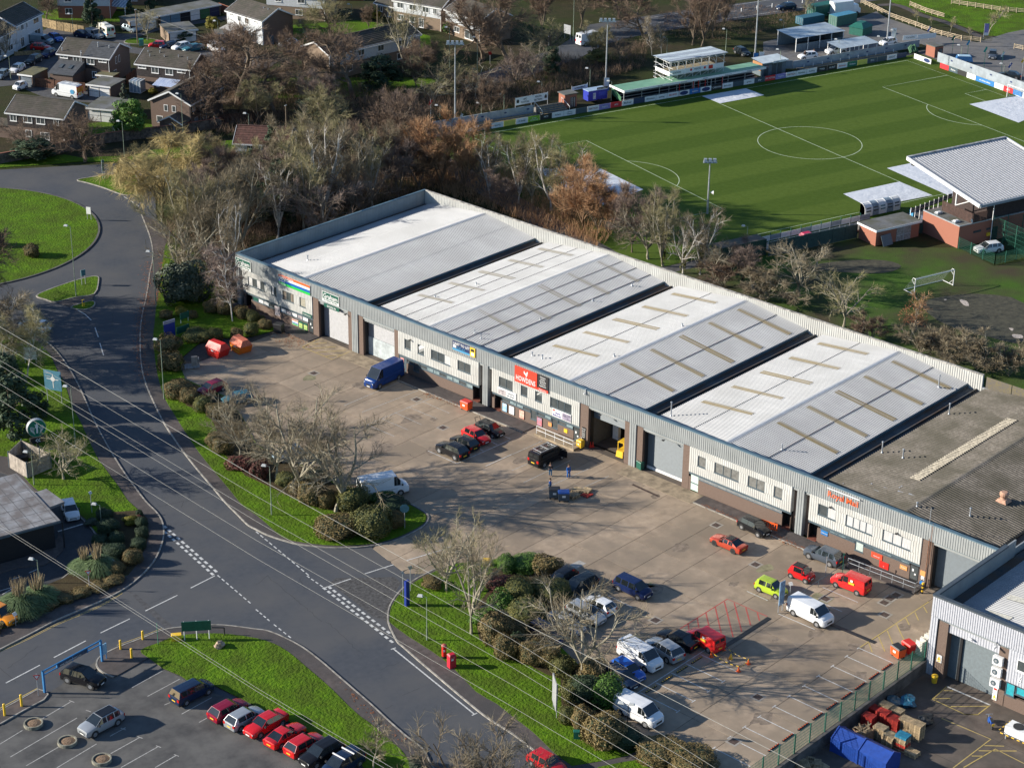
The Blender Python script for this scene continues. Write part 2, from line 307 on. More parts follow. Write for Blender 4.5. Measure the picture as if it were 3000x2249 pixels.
# a slab on the edge of the yard is cut by the edge: intersect in bmesh
def slab_cut(x0,x1,y0,y1):
    P=[Vector((x0,y0)),Vector((x1,y0)),Vector((x1,y1)),Vector((x0,y1))]
    ins=[inside(p.x,p.y,yp)for p in P]
    if all(ins):return[(p.x,p.y)for p in P]
    if not any(ins)and not inside((x0+x1)/2,(y0+y1)/2,yp):return None
    N=10;out=[]
    for i in range(N+1):
        for j in range(N+1):
            xx,yy=x0+(x1-x0)*i/N,y0+(y1-y0)*j/N
            if inside(xx,yy,yp):out.append((xx,yy))
    if len(out)<4:return None
    cx,cy=sum(o[0]for o in out)/len(out),sum(o[1]for o in out)/len(out)
    if not inside(cx,cy,yp):return None
    res=[]
    ring=[(x0+(x1-x0)*t/6,y0)for t in range(6)]+[(x1,y0+(y1-y0)*t/6)for t in range(6)]+[(x1-(x1-x0)*t/6,y1)for t in range(6)]+[(x0,y1-(y1-y0)*t/6)for t in range(6)]
    for(x,y)in ring:
        if inside(x,y,yp):res.append((x,y));continue
        lo,hi=0.,1.
        for _ in range(12):
            mm=(lo+hi)/2
            if inside(cx+(x-cx)*mm,cy+(y-cy)*mm,yp):lo=mm
            else:hi=mm
        res.append((cx+(x-cx)*lo,cy+(y-cy)*lo))
    return res
for i in range(len(AJ)-1):
    for j in range(len(BJ)-1):
        g=.025;pp=slab_cut(AJ[i]+g,AJ[i+1]-g,BJ[j+1]+g,BJ[j]-g)
        if pp:obj('slab',MB().poly([AB(a,b)for a,b in pp],.006,.03),M_conc,yard)
FZ=.035
# concrete aprons before the doors and the asphalt footway along the facade
struct('footway',MB().poly([AB(a,b)for a,b in((-.5,-2.1),(17.1,-2.15),(17.1,-.02),(-.5,-.02))],0,.15),M_pave)
fw2=struct('footway',MB().poly([AB(a,b)for a,b in((32.6,-2.35),(57.0,-2.35),(57.0,-.02),(32.6,-.02))],0,.13),M_pave)
obj('kerb',MB().strip([AB(32.6,-2.4),AB(57.0,-2.4)],.15,.145,h=.15),M_kerb,fw2)
fw3=struct('footway',MB().poly([AB(a,b)for a,b in((83.6,-2.1),(104.5,-2.4),(104.5,-.02),(83.6,-.02))],0,.13),M_pave)
obj('kerb',MB().strip([AB(83.6,-2.15),AB(104.5,-2.45)],.15,.145,h=.15),M_kerb,fw3)
for(a0,a1)in((17.2,32.5),(72.2,83.5)):
    struct('door_apron',MB().poly([AB(a0,-2.6),AB(a1,-2.6),AB(a1,.05),AB(a0,.05)],0,.06),mat('apron_concrete',(.28,.22,.15),.85,.25,.9,.01,20))
# lower yard and retaining wall
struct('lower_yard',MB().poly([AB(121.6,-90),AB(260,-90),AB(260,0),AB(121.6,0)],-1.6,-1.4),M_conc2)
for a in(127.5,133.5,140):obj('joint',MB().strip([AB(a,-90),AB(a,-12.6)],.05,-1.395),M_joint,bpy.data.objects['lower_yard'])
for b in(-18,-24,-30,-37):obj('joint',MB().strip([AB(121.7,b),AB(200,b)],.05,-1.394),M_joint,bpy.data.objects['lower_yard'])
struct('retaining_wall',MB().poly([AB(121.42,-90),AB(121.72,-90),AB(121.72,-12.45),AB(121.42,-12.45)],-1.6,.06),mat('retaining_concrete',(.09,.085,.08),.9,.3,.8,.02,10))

# ================================================================ football pitch
PL,PW=100.88,64.29
pg=mat('pitch_grass',(.062,.100,.011),.9,.12,1.2,.05,9,col2=(.082,.124,.018),spec=0.12)
nt=pg.node_tree;bsdf=nt.nodes['Principled BSDF'];src=bsdf.inputs['Base Color'].links[0].from_socket
tc=node(nt,'ShaderNodeTexCoord');sp=node(nt,'ShaderNodeSeparateXYZ');nt.links.new(tc.outputs['Object'],sp.inputs[0])
nz=node(nt,'ShaderNodeTexNoise',i2=.05,i3=3.);nt.links.new(tc.outputs['Object'],nz.inputs[0])
mu=node(nt,'ShaderNodeMath',operation='MULTIPLY_ADD');mu.inputs[1].default_value=2*math.pi/11.2;mu.inputs[2].default_value=1.2;nt.links.new(sp.outputs[1],mu.inputs[0])
sn=node(nt,'ShaderNodeMath',operation='SINE');nt.links.new(mu.outputs[0],sn.inputs[0])
rp=node(nt,'ShaderNodeMapRange',i1=-.25,i2=.25,i3=0.,i4=1.);nt.links.new(sn.outputs[0],rp.inputs[0])
mx=node(nt,'ShaderNodeMix',data_type='RGBA',blend_type='MULTIPLY');mx.inputs[7].default_value=(.78,.84,.7,1)
nt.links.new(rp.outputs[0],mx.inputs[0]);nt.links.new(src,mx.inputs[6]);nt.links.new(mx.outputs[2],bsdf.inputs['Base Color'])
pitch=struct('pitch',MB().poly([(-9,2.6),(PL+5.5,2.6),(PL+5.5,-PW-4),(-9,-PW-4)],-.05,.02),pg)
lm=MB();Z=.026;c=-PW/2
def arc(cx,cy,r,a0,a1,n=48):return[Vector((cx+r*math.cos(a0+(a1-a0)*k/n),cy+r*math.sin(a0+(a1-a0)*k/n),0))for k in range(n+1)]
LW=.11
for pts in([(0,0),(PL,0),(PL,-PW),(0,-PW),(0,0)],[(PL/2,0),(PL/2,-PW)]):lm.strip([Vector((*p,0))for p in pts],LW,Z)
for sx,x0 in((1,0),(-1,PL)):
    for dd,hh in((16.5,20.16),(5.5,9.16)):lm.strip([Vector((x0,c+hh,0)),Vector((x0+sx*dd,c+hh,0)),Vector((x0+sx*dd,c-hh,0)),Vector((x0,c-hh,0))],LW,Z+.002)
    t=math.acos(5.5/9.15);lm.strip(arc(x0+sx*11,c,9.15,-t,t)if sx>0 else arc(x0-11,c,9.15,math.pi-t,math.pi+t),LW,Z+.004)
lm.strip(arc(PL/2,c,9.15,0,2*math.pi,80),LW,Z+.006)
obj('pitch_marking',lm,mat('pitch_line',(.62,.68,.55),.9,.2,3.,col2=(.35,.45,.25)),pitch)
struct('pitch_surround',MB().poly([(-14,4.6),(PL+8.5,4.6),(PL+8.5,-PW-6.5),(-14,-PW-6.5)],-.1,-.02),mat('surround_tarmac',(.07,.066,.064),.9,.25,1.,.01,20))
# training pitch behind the warehouse
struct('training_pitch',MB().poly([AB(40,41),AB(200,41)]+ql(8,[(2900,600),(2200,600),(1950,640),(1640,480),(950,480),(770,400),(100,420),(-600,520)]),-.1,-.035),M_mud)
struct('mud_patch',MB().poly(sml(ql(8,[(350,640),(700,590),(1000,590),(1150,640),(1000,700),(600,690)]),3,True),-.03,-.012),mat('mud',(.05,.046,.028),.9,.3,1.2,.04,9))
for pp in([(1350,940),(1800,880),(2212,960),(2212,1290),(1900,1250),(1600,1170),(1400,1060)],):
    struct('mud_patch',MB().poly(sml(ql(8,pp),3,True),-.03,-.012),MATS['mud'])
for pp in([(1655,930),(1720,945),(1735,985),(1690,975)],[(1520,925),(1545,928),(1530,937)],[(2080,1175),(2120,1180),(2110,1200)],[(2110,1230),(2190,1235),(2200,1262),(2130,1258)]):
    struct('sand_patch',MB().poly(sml(ql(8,pp),3,True),-.03,-.004),mat('sand',(.42,.36,.31),.9,.3,4.))

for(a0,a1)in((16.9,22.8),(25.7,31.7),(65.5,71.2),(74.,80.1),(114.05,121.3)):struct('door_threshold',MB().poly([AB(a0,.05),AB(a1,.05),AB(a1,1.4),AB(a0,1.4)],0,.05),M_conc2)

rng=random.Random(21);M_st=mat('oil_stain',(.20,.155,.115),.8,.25,1.5);M_gs=mat('algae_stain',(.21,.19,.11),.85,.2,1.);M_ck=mat('crack_filler',(.028,.028,.03),.9,.2,3.)
for i in range(42):
    a,b,r=rng.uniform(16,119),-rng.uniform(3,36),rng.uniform(.25,1.3)
    if not inside(a,b,yp):continue
    pp=[(a+r*rng.uniform(.5,1.2)*math.cos(t*.7),b+1.6*r*rng.uniform(.4,1.)*math.sin(t*.7))for t in range(9)]
    if all(inside(x,y,yp)for x,y in pp):obj('stain',MB().poly(sml([AB(x,y)for x,y in pp],3,True),.03,.0325,side=False),M_gs if i%4==0 else M_st,yard)
ck=MB()
def crack(n,a,b,jit=.25,w=.035,mb=None,z=.0045):
    A_,B_=q(n,*a),q(n,*b);N_=max(4,int((B_-A_).length/.5));P=[A_.lerp(B_,k/N_)+Vector((rng.gauss(0,jit*.3),rng.gauss(0,jit*.3),0))for k in range(N_+1)];(mb or ck).strip(P,w,z)
for n,a,b in((9,(1350,1065),(1600,1010)),(9,(1600,1010),(1840,975)),(9,(1570,1060),(1590,1010)),(9,(1560,1230),(1700,1180)),(9,(1700,1180),(1900,1165)),(14,(100,0),(330,190)),(14,(330,190),(560,390)),(14,(380,20),(420,110)),(14,(620,400),(930,690)),(14,(1265,1035),(1410,965)),(14,(1070,815),(1250,740)),(14,(1120,1150),(1190,1115)),(13,(0,790),(140,915)),(13,(60,800),(330,610)),(13,(1290,240),(1540,130)),(5,(985,1000),(970,1160)),(9,(1070,250),(1130,385)),(14,(0,80),(100,0))):crack(n,a,b)
obj('crack',ck,M_ck,road);c2=MB()
for n,a,b in((11,(640,960),(880,1040)),(11,(870,1030),(1060,1110)),(11,(285,1130),(460,1220)),(10,(1305,600),(1390,650)),(10,(1760,870),(1860,935)),(15,(830,60),(980,30)),(15,(1280,90),(1340,50)),(16,(1030,375),(1090,415))):crack(n,a,b,mb=c2,z=.0345)
obj('crack',c2,M_ck,yard)
obj('road_patch',MB().poly(ql(13,[(1100,125),(1180,160),(1500,440),(1440,460),(1230,260)]),0,.0035,side=False),mat('old_patch',(.062,.062,.066),.9,.2,2.),road)
obj('road_patch',MB().poly(ql(14,[(690,20),(1200,10),(1250,60),(1180,200),(1140,300),(1150,400),(1010,350),(640,60)]),0,.0035,side=False),mat('coarse_patch',(.062,.060,.060),.92,.35,3.,.02,14),road)
# ================================================================ materials for buildings
M_clad=mat('pale_cladding',(.50,.50,.475),.55,.05,.6,spec=.4,big=(.44,.435,.41),bigscale=.5)
M_fasc=mat('grey_fascia',(.27,.285,.285),.5,.06,.5,spec=.4)
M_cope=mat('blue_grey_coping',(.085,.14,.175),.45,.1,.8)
M_roofw=mat('white_roof_sheet',(.33,.335,.345),.55,.05,1.2,spec=.3,col2=(.39,.395,.40),big=(.30,.305,.31),bigscale=.15,stretch=(.12,1.5,1),detail=8)
M_roofg=mat('mossy_fibre_cement',(.085,.074,.062),.95,.5,2.6,.02,12,col2=(.19,.17,.145),detail=10,big=(.075,.068,.052),bigscale=.25)
M_rl=mat('aged_rooflight',(.19,.145,.06),.6,.2,2.,col2=(.13,.10,.05))
M_rl2=mat('clear_rooflight',(.27,.255,.22),.7,.2,2.,col2=(.22,.205,.17),spec=.2)
M_gut=mat('gutter_lining',(.035,.045,.055),.8,.5,.6,col2=(.10,.11,.11),big=(.09,.055,.035),bigscale=.3)
MR=mat('brown_brick',(.105,.068,.052),.9,.35,7.,.008,16,col2=(.175,.125,.10),stretch=(1,1,3))
MF=mat('blue_grey_frame',(.07,.10,.12),.5,.1)
MG=mat('window_glass',(.045,.055,.06),.06,.3,.7,spec=.8,col2=(.09,.10,.10))
M_blind=mat('white_blind',(.6,.6,.58),.6,.25,9.,col2=(.35,.35,.36),stretch=(1,1,.05))
M_shut=mat('grey_shutter',(.10,.125,.145),.5,.06)
M_shutl=mat('galvanised_shutter',(.21,.215,.235),.5,.08)
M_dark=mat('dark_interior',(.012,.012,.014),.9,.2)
MK=mat('black_paint',(.018,.018,.02),.5,.1)
MS=mat('galvanised_steel',(.42,.44,.46),.4,.12,3.,metal=.4)
MW=mat('white_paint',(.72,.72,.71),.5,.05)
M_green=mat('dark_green_paint',(.008,.085,.058),.5,.1)
def paint(name,c,rough=.5,var=.06):return mat(name,c,rough,var)
M_red=paint('red_paint',(.55,.018,.012));M_org=paint('orange_paint',(.72,.11,.015));MY=paint('yellow_paint',(.75,.47,.03));M_blue=paint('blue_paint',(.012,.07,.30));M_sky=paint('light_blue_paint',(.06,.26,.45))

def text(parent,s,loc,size,m,rot=(math.pi/2,0,0),ext=.008,bold=.0,align='LEFT',sx=1.,shear=0.):
    cu=bpy.data.curves.new('lettering','FONT');cu.body=s;cu.size=size;cu.extrude=ext;cu.offset=bold;cu.align_x=align;cu.resolution_u=2;cu.shear=shear
    cu.materials.append(m);tmp=bpy.data.objects.new('tmp',cu);COL.objects.link(tmp);me=bpy.data.meshes.new_from_object(tmp)
    bpy.data.objects.remove(tmp);o=bpy.data.objects.new('lettering',me);COL.objects.link(o)
    o.parent=parent;o.location=loc;o.rotation_euler=rot;o.scale=(sx,1,1);return o
def ribwall(mb,x0,x1,y,z0,z1,per=.3,dep=.04):      # vertical ribbed sheet facing -y
    n=max(1,round((x1-x0)/per));p=(x1-x0)/n
    for k in range(n):
        a=x0+k*p;X=(a,a+p*.42,a+p*.55,a+p*.87,a+p);Y=(y,y,y-dep,y-dep,y)
        for j in range(4):mb.quad((X[j],Y[j],z0),(X[j+1],Y[j+1],z0),(X[j+1],Y[j+1],z1),(X[j],Y[j],z1))
    return mb
def ribslope(mb,xa,za,xb,zb,y0,y1,per=.333,dep=.045):      # roof sheet, ribs running down the slope
    n=round((y1-y0)/per);p=(y1-y0)/n;i=len(mb.v)
    ys=[]
    for k in range(n):
        a=y0+k*p;ys+=[(a,0),(a+p*.5,0),(a+p*.62,dep),(a+p*.88,dep)]
    ys.append((y1,0))
    for(yy,dz)in ys:mb.v+=[(xa,yy,za+dz),(xb,yy,zb+dz)]
    for k in range(len(ys)-1):
        j=i+2*k;f=(j,j+1,j+3,j+2)if xb>xa else(j+1,j,j+2,j+3)
        mb.f.append(f);mb.m.append(mb.mi)
    return mb

# ================================================================ the long warehouse
wh=thing('warehouse','long row of industrial units with pale ribbed cladding and five double pitched roofs','warehouse',A0,AANG)
CT,FB,DEP=7.8,5.78,37.6
# fascia, columns and parapets
m_=MB();ribwall(m_,-.1,121.5,0,FB,CT-.12);obj('fascia',m_,M_fasc,wh)
for a0,a1 in((-.1,.6),(23.6,24.8),(47.8,48.75),(72.0,73.05),(96.4,97.4)):
    mm=MB();ribwall(mm,a0,a1,0,0,FB+.001);mm.quad((a1,0,0),(a1,.6,0),(a1,.6,FB),(a1,0,FB));mm.quad((a0,.6,0),(a0,0,0),(a0,0,FB),(a0,.6,FB));obj('cladding_column',mm,M_fasc,wh)
obj('soffit',BX(-.1,.005,FB-.06,121.4,.35,FB-.005),M_cope,wh)
obj('coping',BX(-.14,-.08,CT-.12,121.54,.42,CT,0,.02),M_cope,wh)  # blue-grey coping, widened inward to stand for the parapet's shadow band on the roof
obj('coping',BX(-.14,.425,CT-.12,.22,DEP+.1,CT),M_cope,wh)
obj('coping',BX(.225,DEP-.2,CT-.12,97.6,DEP+.12,CT),mat('weathered_coping',(.30,.28,.25),.7,.4,2.),wh)
m_=MB();m_.box(-.1,.2,0,.1,DEP,CT-.125);obj('side_wall',m_,M_fasc,wh)
m_=MB();ribwall(m_,.1,97.6,DEP-.1,5.4,CT-.125,.33,.05);obj('rear_parapet',m_,M_clad,wh)
m_=BX(-.1,DEP-.095,0,121.4,DEP+.1,CT-.14);obj('rear_wall',BX(-.1,DEP-.095,0,97.6,DEP+.1,CT-.13).box(97.6,DEP-.095,0,121.4,DEP+.1,6.1),M_fasc,wh)
m_=MB();
for k in range(120):m_.quad((.12,.3+k*.31,5.4),(.15,.3+k*.31+.12,5.4),(.15,.3+k*.31+.12,CT-.13),(.12,.3+k*.31,CT-.13)).quad((.15,.3+k*.31+.12,5.4),(.12,.3+k*.31+.31,5.4),(.12,.3+k*.31+.31,CT-.13),(.15,.3+k*.31+.12,CT-.13))
obj('side_parapet',m_,M_fasc,wh)
obj('front_parapet',BX(.1,.13,5.4,121.4,.17,CT-.13),M_fasc,wh)
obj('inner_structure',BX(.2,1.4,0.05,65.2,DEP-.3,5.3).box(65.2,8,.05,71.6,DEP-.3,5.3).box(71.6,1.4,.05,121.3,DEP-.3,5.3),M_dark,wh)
# roofs
EZ,RZ=5.95,7.2;y0,y1=.32,DEP-.12
for k in range(5):
    o=24.2*k;L,R,T=(1.5 if k==0 else o+1.15),(o+22.95 if k<4 else 119.9),o+12.8
    mt=M_roofg if k==4 else M_roofw
    for(xa,xb)in((L,T),(R,T)):
        n=1 if k==4 else(4 if k==1 else 2)
        for j in range(n):
            t0,t1=j/n,(j+1)/n
            obj('roof_sheet',ribslope(MB(),xa+(xb-xa)*t0,EZ+(RZ-EZ)*t0+.012*(j),xa+(xb-xa)*t1+(.06 if xb>xa else-.06)*(j<n-1),EZ+(RZ-EZ)*t1+.012*j,y0,y1,.333 if k !=4 else .42,.07 if k !=4 else .12),mt,wh)
    if k in(1,2,3):
        lp=MB()
        for t_ in((.25,.5,.75)if k==1 else(.5,)):
            for xa in(L,R):x_=xa+(T-xa)*t_;z_=EZ+(RZ-EZ)*t_;lp.box(x_-(.045 if k==1 else .025),y0,z_+.03,x_+(.045 if k==1 else .025),y1,z_+.09)
        obj('sheet_lap',lp,mat('lap_strip',(.19,.18,.17),.8,.3,3.),wh)  # darker strips drawn along the overlaps of the roof sheets
    rc=MB();rc.quad((T-.35,y0,RZ+.02),(T,y0,RZ+.1),(T,y1,RZ+.1),(T-.35,y1,RZ+.02)).quad((T,y0,RZ+.1),(T+.35,y0,RZ+.02),(T+.35,y1,RZ+.02),(T,y1,RZ+.1))
    obj('ridge_cap',rc,mt if k==4 else mat('ridge_flashing',(.45,.46,.47),.5,.1),wh)
    obj('eaves_trim',BX(R-.03,y0,EZ-.28,R+.04,y1,EZ+.02),M_cope if k<4 else M_roofg,wh)
    if k<4:
        obj('valley_gutter',BX(R+.05,y0,EZ-.6,o+24.2+1.15,y1,EZ-.5).box(R+.05,y0,EZ-.5,R+.15,y1,EZ-.3).box(o+24.2,y0,EZ-.5,o+24.35,y1,EZ-.25),M_gut,wh)
obj('valley_gutter',BX(.2,y0,EZ-.5,1.5,y1,EZ-.4),M_gut,wh)
obj('valley_gutter',BX(119.9,y0,EZ-.5,121.3,y1,EZ-.4),M_gut,wh)
obj('end_wall',BX(121.35,.2,0,121.5,DEP,6.3),M_fasc,wh)
def on_slope(a):
    k=min(4,int((a-.5)//24.2));o=24.2*k;T=o+12.8;L=1.5 if k==0 else o+1.15;R=o+22.95
    return EZ+(RZ-EZ)*((a-L)/(T-L)if a<T else(R-a)/(R-T))
for k in(1,2,3):
    for(s0,s1)in((2.6,10.1),(13.8,22.3))if k>1 else((2.2,8.7),(13.4,20.8)):
        for b in(3.9,9.9,15.9,22.,28.1,34.4)if k==1 else(9.9,15.9,22.,28.1,34.4):
            a0,a1=24.2*k+s0,24.2*k+s1;z0,z1=on_slope(a0)+.05,on_slope(a1)+.05
            mm=MB();ribslope(mm,a0,z0,a1,z1,b-.45,b+.45,.225,.05)
            if k !=1 or b>4:obj('rooflight',mm,M_rl if k>1 else M_rl2,wh)
# strips of paler sheets and painted letters on the old roof
mm=MB();ribslope(mm,105.1,on_slope(105.1)+.06,106.4,on_slope(106.4)+.06,9.0,30.5,.42,.12);obj('replacement_sheets',mm,mat('pale_fibre_cement',(.36,.32,.25),.9,.3,3.),wh)
gl=MB()
for(a,b,da,db)in((99.8,3.6,.12,.5),(100.9,4.4,.9,.14),(101.9,4.9,.2,.16),(102.4,5.2,.16,.6),(102.7,4.8,1.2,.2),(104.1,5.3,1.6,.22),(103.6,4.3,.8,.15),(105.5,6.3,.15,.8),(105.9,5.4,1.5,.2),(107.3,5.4,.7,.2)):
    gl.box(a,b,on_slope(a)+.065,a+da,b+db,on_slope(a)+.075)
obj('painted_letters',gl,mat('faded_white_paint',(.45,.47,.5),.8,.2,4.),wh)
# vents
def vent(a,b,h,r=.07,cap=.13):
    z=on_slope(a)if a<119 else 5.5
    obj('roof_vent',MB().lathe([(r*2.4,z),(r*1.1,z+.22),(r,z+h),(cap,z+h),(cap,z+h+.08),(r*.5,z+h+.14)],10,(a,b,0)),MS,wh)
for a,b,h in((7.,7.2,.7),(51.2,5.6,.45),(53.0,5.5,.45),(60.2,11.,.3),(60.4,24.6,.3),(41.7,4.9,.5),(43.2,4.5,.5),(44.5,14.6,.3),(45,24.6,.3),(45.3,32.6,.3),(29,10.5,.2),(30,17.5,.2),(74.9,4.2,1.8),(90.4,5.2,.7),(93.8,33.5,1.6),(98.6,13.6,1.4),(98.7,28.,1.4),(101.4,13.6,1.1),(109.8,3.2,.5),(114.6,6.3,1.)):vent(a,b,h)
obj('roof_vent',BX(114.7,11.3,6.6,116.1,12.7,6.95,.25,.25).lathe([(.42,6.9),(.34,7.1),(.5,7.35),(.52,7.6),(.36,7.75)],14,(115.4,12,0)),mat('terracotta_cowl',(.42,.24,.16),.8,.15),wh)

# ---- front: windows, doors, brickwork
def window(par,a0,a1,z0,z1,n=1,y=.1,glass=None,fr=.07,m=None,part=True,sill=True,split=None):
    w=obj('window',BX(a0,y-.07,z0,a1,y+.02,z0+fr).box(a0,y-.07,z1-fr,a1,y+.02,z1).box(a0,y-.07,z0+fr,a0+fr,y+.02,z1-fr).box(a1-fr,y-.07,z0+fr,a1,y+.02,z1-fr),m or MF,par)
    if sill:obj('sill',BX(a0-.05,y-.14,z0-.07,a1+.05,y-.01,z0-.003),m or MF,w)
    for k in range(n):
        x0=a0+fr+(a1-a0-2*fr)*k/n;x1=a0+fr+(a1-a0-2*fr)*(k+1)/n
        g=glass[k%len(glass)]if isinstance(glass,(list,tuple))else(glass or MG)
        obj('pane',BX(x0+(.035 if k else 0),y-.02,z0+fr,x1,y,z1-fr),g,w)
        if k:obj('mullion',BX(x0-.035,y-.06,z0+fr,x0+.034,y+.01,z1-fr),m or MF,w)
    return w
WZ=(3.6,4.95)
panels=[(1.2,15.75,((2.35,5.9,4),(7.25,8.4,2),(9.65,12.,3),(13.2,14.4,1))),(32.5,47.1,((33.7,34.85,1),(36.15,37.3,1),(38.6,42.1,3),(43.4,45.7,2))),
          (49.4,64.1,((50.65,53.,2),(54.4,55.5,1),(56.8,57.95,1),(59.3,62.8,3))),(81.1,95.7,((82.35,83.5,1),(84.8,88.3,3),(89.6,91.95,2),(93.25,94.4,1))),
          (98.1,112.7,((99.3,101.7,2),(103.,106.5,4),(107.8,111.4,3)))]
for pi,(p0,p1,wins)in enumerate(panels):
    mm=MB();ribwall(mm,p0,p1,.02,2.45,WZ[0],.3,.03);ribwall(mm,p0,p1,.02,WZ[1],FB-.005,.3,.03);x=p0
    for(w0,w1,n)in wins:ribwall(mm,x,w0,.02,WZ[0],WZ[1],.3,.03);x=w1
    ribwall(mm,x,p1,.02,WZ[0],WZ[1],.3,.03);mm.box(p0,.2,2.45,p1,.3,FB)
    mm.quad((p1,.02,2.45),(p1,.6,2.45),(p1,.6,FB),(p1,.02,FB)).quad((p0,.6,2.45),(p0,.02,2.45),(p0,.02,FB),(p0,.6,FB)).quad((p0,.02,2.45),(p0,.3,2.45),(p1,.3,2.45),(p1,.02,2.45))
    obj('cladding_panel',mm,M_clad,wh)
    for(w0,w1,n)in wins:
        gl={0:[M_blind,MG],2:[MG],4:[MG,M_blind,M_blind,M_blind]if w0<100 else[M_blind]}.get(pi,[MG])
        if pi==0 and w0>9:gl=[mat('curtain',(.16,.13,.10),.8,.3,5.,stretch=(1,1,.05)),MG,MATS['curtain']]if w0<12 else[mat('dun_blind',(.30,.28,.22),.7,.1)]
        if pi==3:gl=[mat('whitewashed_glass',(.16,.16,.15),.4,.15,2.)]
        if pi==1 and w0==38.6:gl=[MG,MG,M_blind]
        window(wh,w0,w1,WZ[0],WZ[1],n,.12,gl)
    obj('lintel_beam',BX(p0+.02,.12,2.12,p1-.02,.32,2.44),MF,wh)
lows=[(1.2,15.75,1.45,[(1.6,2.75,'recess'),(7.8,8.85,'poster'),(14.8,15.75,'glassdoor')]),(32.5,47.1,1.52,[(32.5,33.9,'panel'),(35.2,36.3,'tall'),(46.0,47.1,'recess')]),
        (49.4,64.1,1.62,[(49.8,50.9,'recess'),(56.,57.,'tall'),(59.5,60.5,'tall'),(63.1,64.1,'glassdoor')]),(81.1,95.7,1.78,[(81.4,82.5,'white'),(94.55,95.65,'recess')]),
        (98.1,112.7,1.85,[(98.2,99.35,'recess'),(104.4,105.5,'frost'),(111.5,112.65,'glassdoor')])]
strips=[[(3.1,7.7,4),(8.95,14.7,5)],[(33.95,35.15,1),(36.4,45.95,8)],[(51.1,55.9,4),(57.1,59.4,2),(60.6,63.0,2)],[(82.6,94.45,9)],[(99.75,104.3,4),(105.6,111.4,5)]]
M_post=[mat('poster_white',(.62,.62,.62),.5,.3,2.5,col2=(.75,.74,.73)),mat('poster_portrait',(.55,.5,.5),.5,.6,1.6,col2=(.12,.1,.12))]
for(p0,p1,zt,holes),ss in zip(lows,strips):
    x=p0;hs=sorted(holes)
    for(h0,h1,kd)in hs+[(p1,p1,None)]:
        if h0>x+.02:obj('brick_wall',BX(x,.12,0,h0,.32,zt),MR,wh)
        x=max(x,h1)
        if kd=='recess':obj('doorway',BX(h0,1.1,.05,h1,1.14,2.1).box(h0-.02,.3,.05,h0,1.14,2.1).box(h1,.3,.05,h1+.02,1.14,2.1),MK,wh);obj('step',BX(h0,-.1,.13,h1,1.1,.17),mat('quarry_tile',(.17,.05,.03),.8,.2),wh)
        elif kd=='poster':obj('poster_board',BX(h0,.1,.65,h1,.16,2.05),M_post[1],wh);obj('brick_wall',BX(h0,.17,0,h1,.3,.7),MR,wh)
        elif kd=='tall':window(wh,h0,h1,.8,2.12,1,.2,[MG]);obj('brick_wall',BX(h0,.12,0,h1,.32,.72),MR,wh)
        elif kd=='frost':window(wh,h0,h1,1.0,2.12,1,.2,[mat('frosted_glass',(.45,.52,.48),.5,.1)]);obj('brick_wall',BX(h0,.12,0,h1,.32,.92),MR,wh)
        elif kd=='glassdoor':
            d=obj('door',BX(h0+.02,.14,.13,h1-.02,.2,2.1),MK,wh);obj('door_glass',BX(h0+.12,.125,.35,h1-.12,.137,1.95),MG,d);obj('door_notice',BX(h0+.3,.115,1.3,h0+.5,.123,1.6).box(h0+.6,.115,.9,h0+.8,.123,1.1),MW,d)
        elif kd=='white':
            d=obj('door',BX(h0,.14,.13,h1,.2,2.1),mat('pale_green_door',(.50,.62,.55),.5,.1),wh);obj('door_rail',BX(h0+.03,.12,1.0,h1-.03,.138,1.14),MF,d);obj('door_notice',BX(h0+.45,.12,1.5,h0+.85,.136,2.0),MW,d)
        elif kd=='panel':obj('door',BX(h0+.05,.16,.1,h1,.22,2.1),MF,wh);obj('door_notice',BX(h0+.3,.13,1.1,h0+.9,.157,1.95),paint('notice_red_white',(.75,.3,.28)),wh)
    for i,(s0,s1,n)in enumerate(ss):
        gl=[MG,mat('pale_blue_glass',(.20,.26,.27),.2,.2),MATS['pale_blue_glass']]if p0>20 else([M_green,M_post[0],M_post[0],MG]if i==0 else M_post)
        if 80<p0<90:gl=[mat('barred_glass',(.09,.11,.11),.3,.3)]
        window(wh,s0,s1,zt+.05,2.12,n,.2,gl,.06)
        obj('brick_wall',BX(s0-.05,.125,zt-.3,s1+.05,.315,zt-.001),MR,wh)if False else None
        if 80<p0<90:
            bb=MB()
            for k in range(int((s1-s0)/.16)):bb.box(s0+.08+k*.16,.1,zt+.06,s0+.115+k*.16,.13,2.12)
            obj('window_bars',bb,MW,wh)
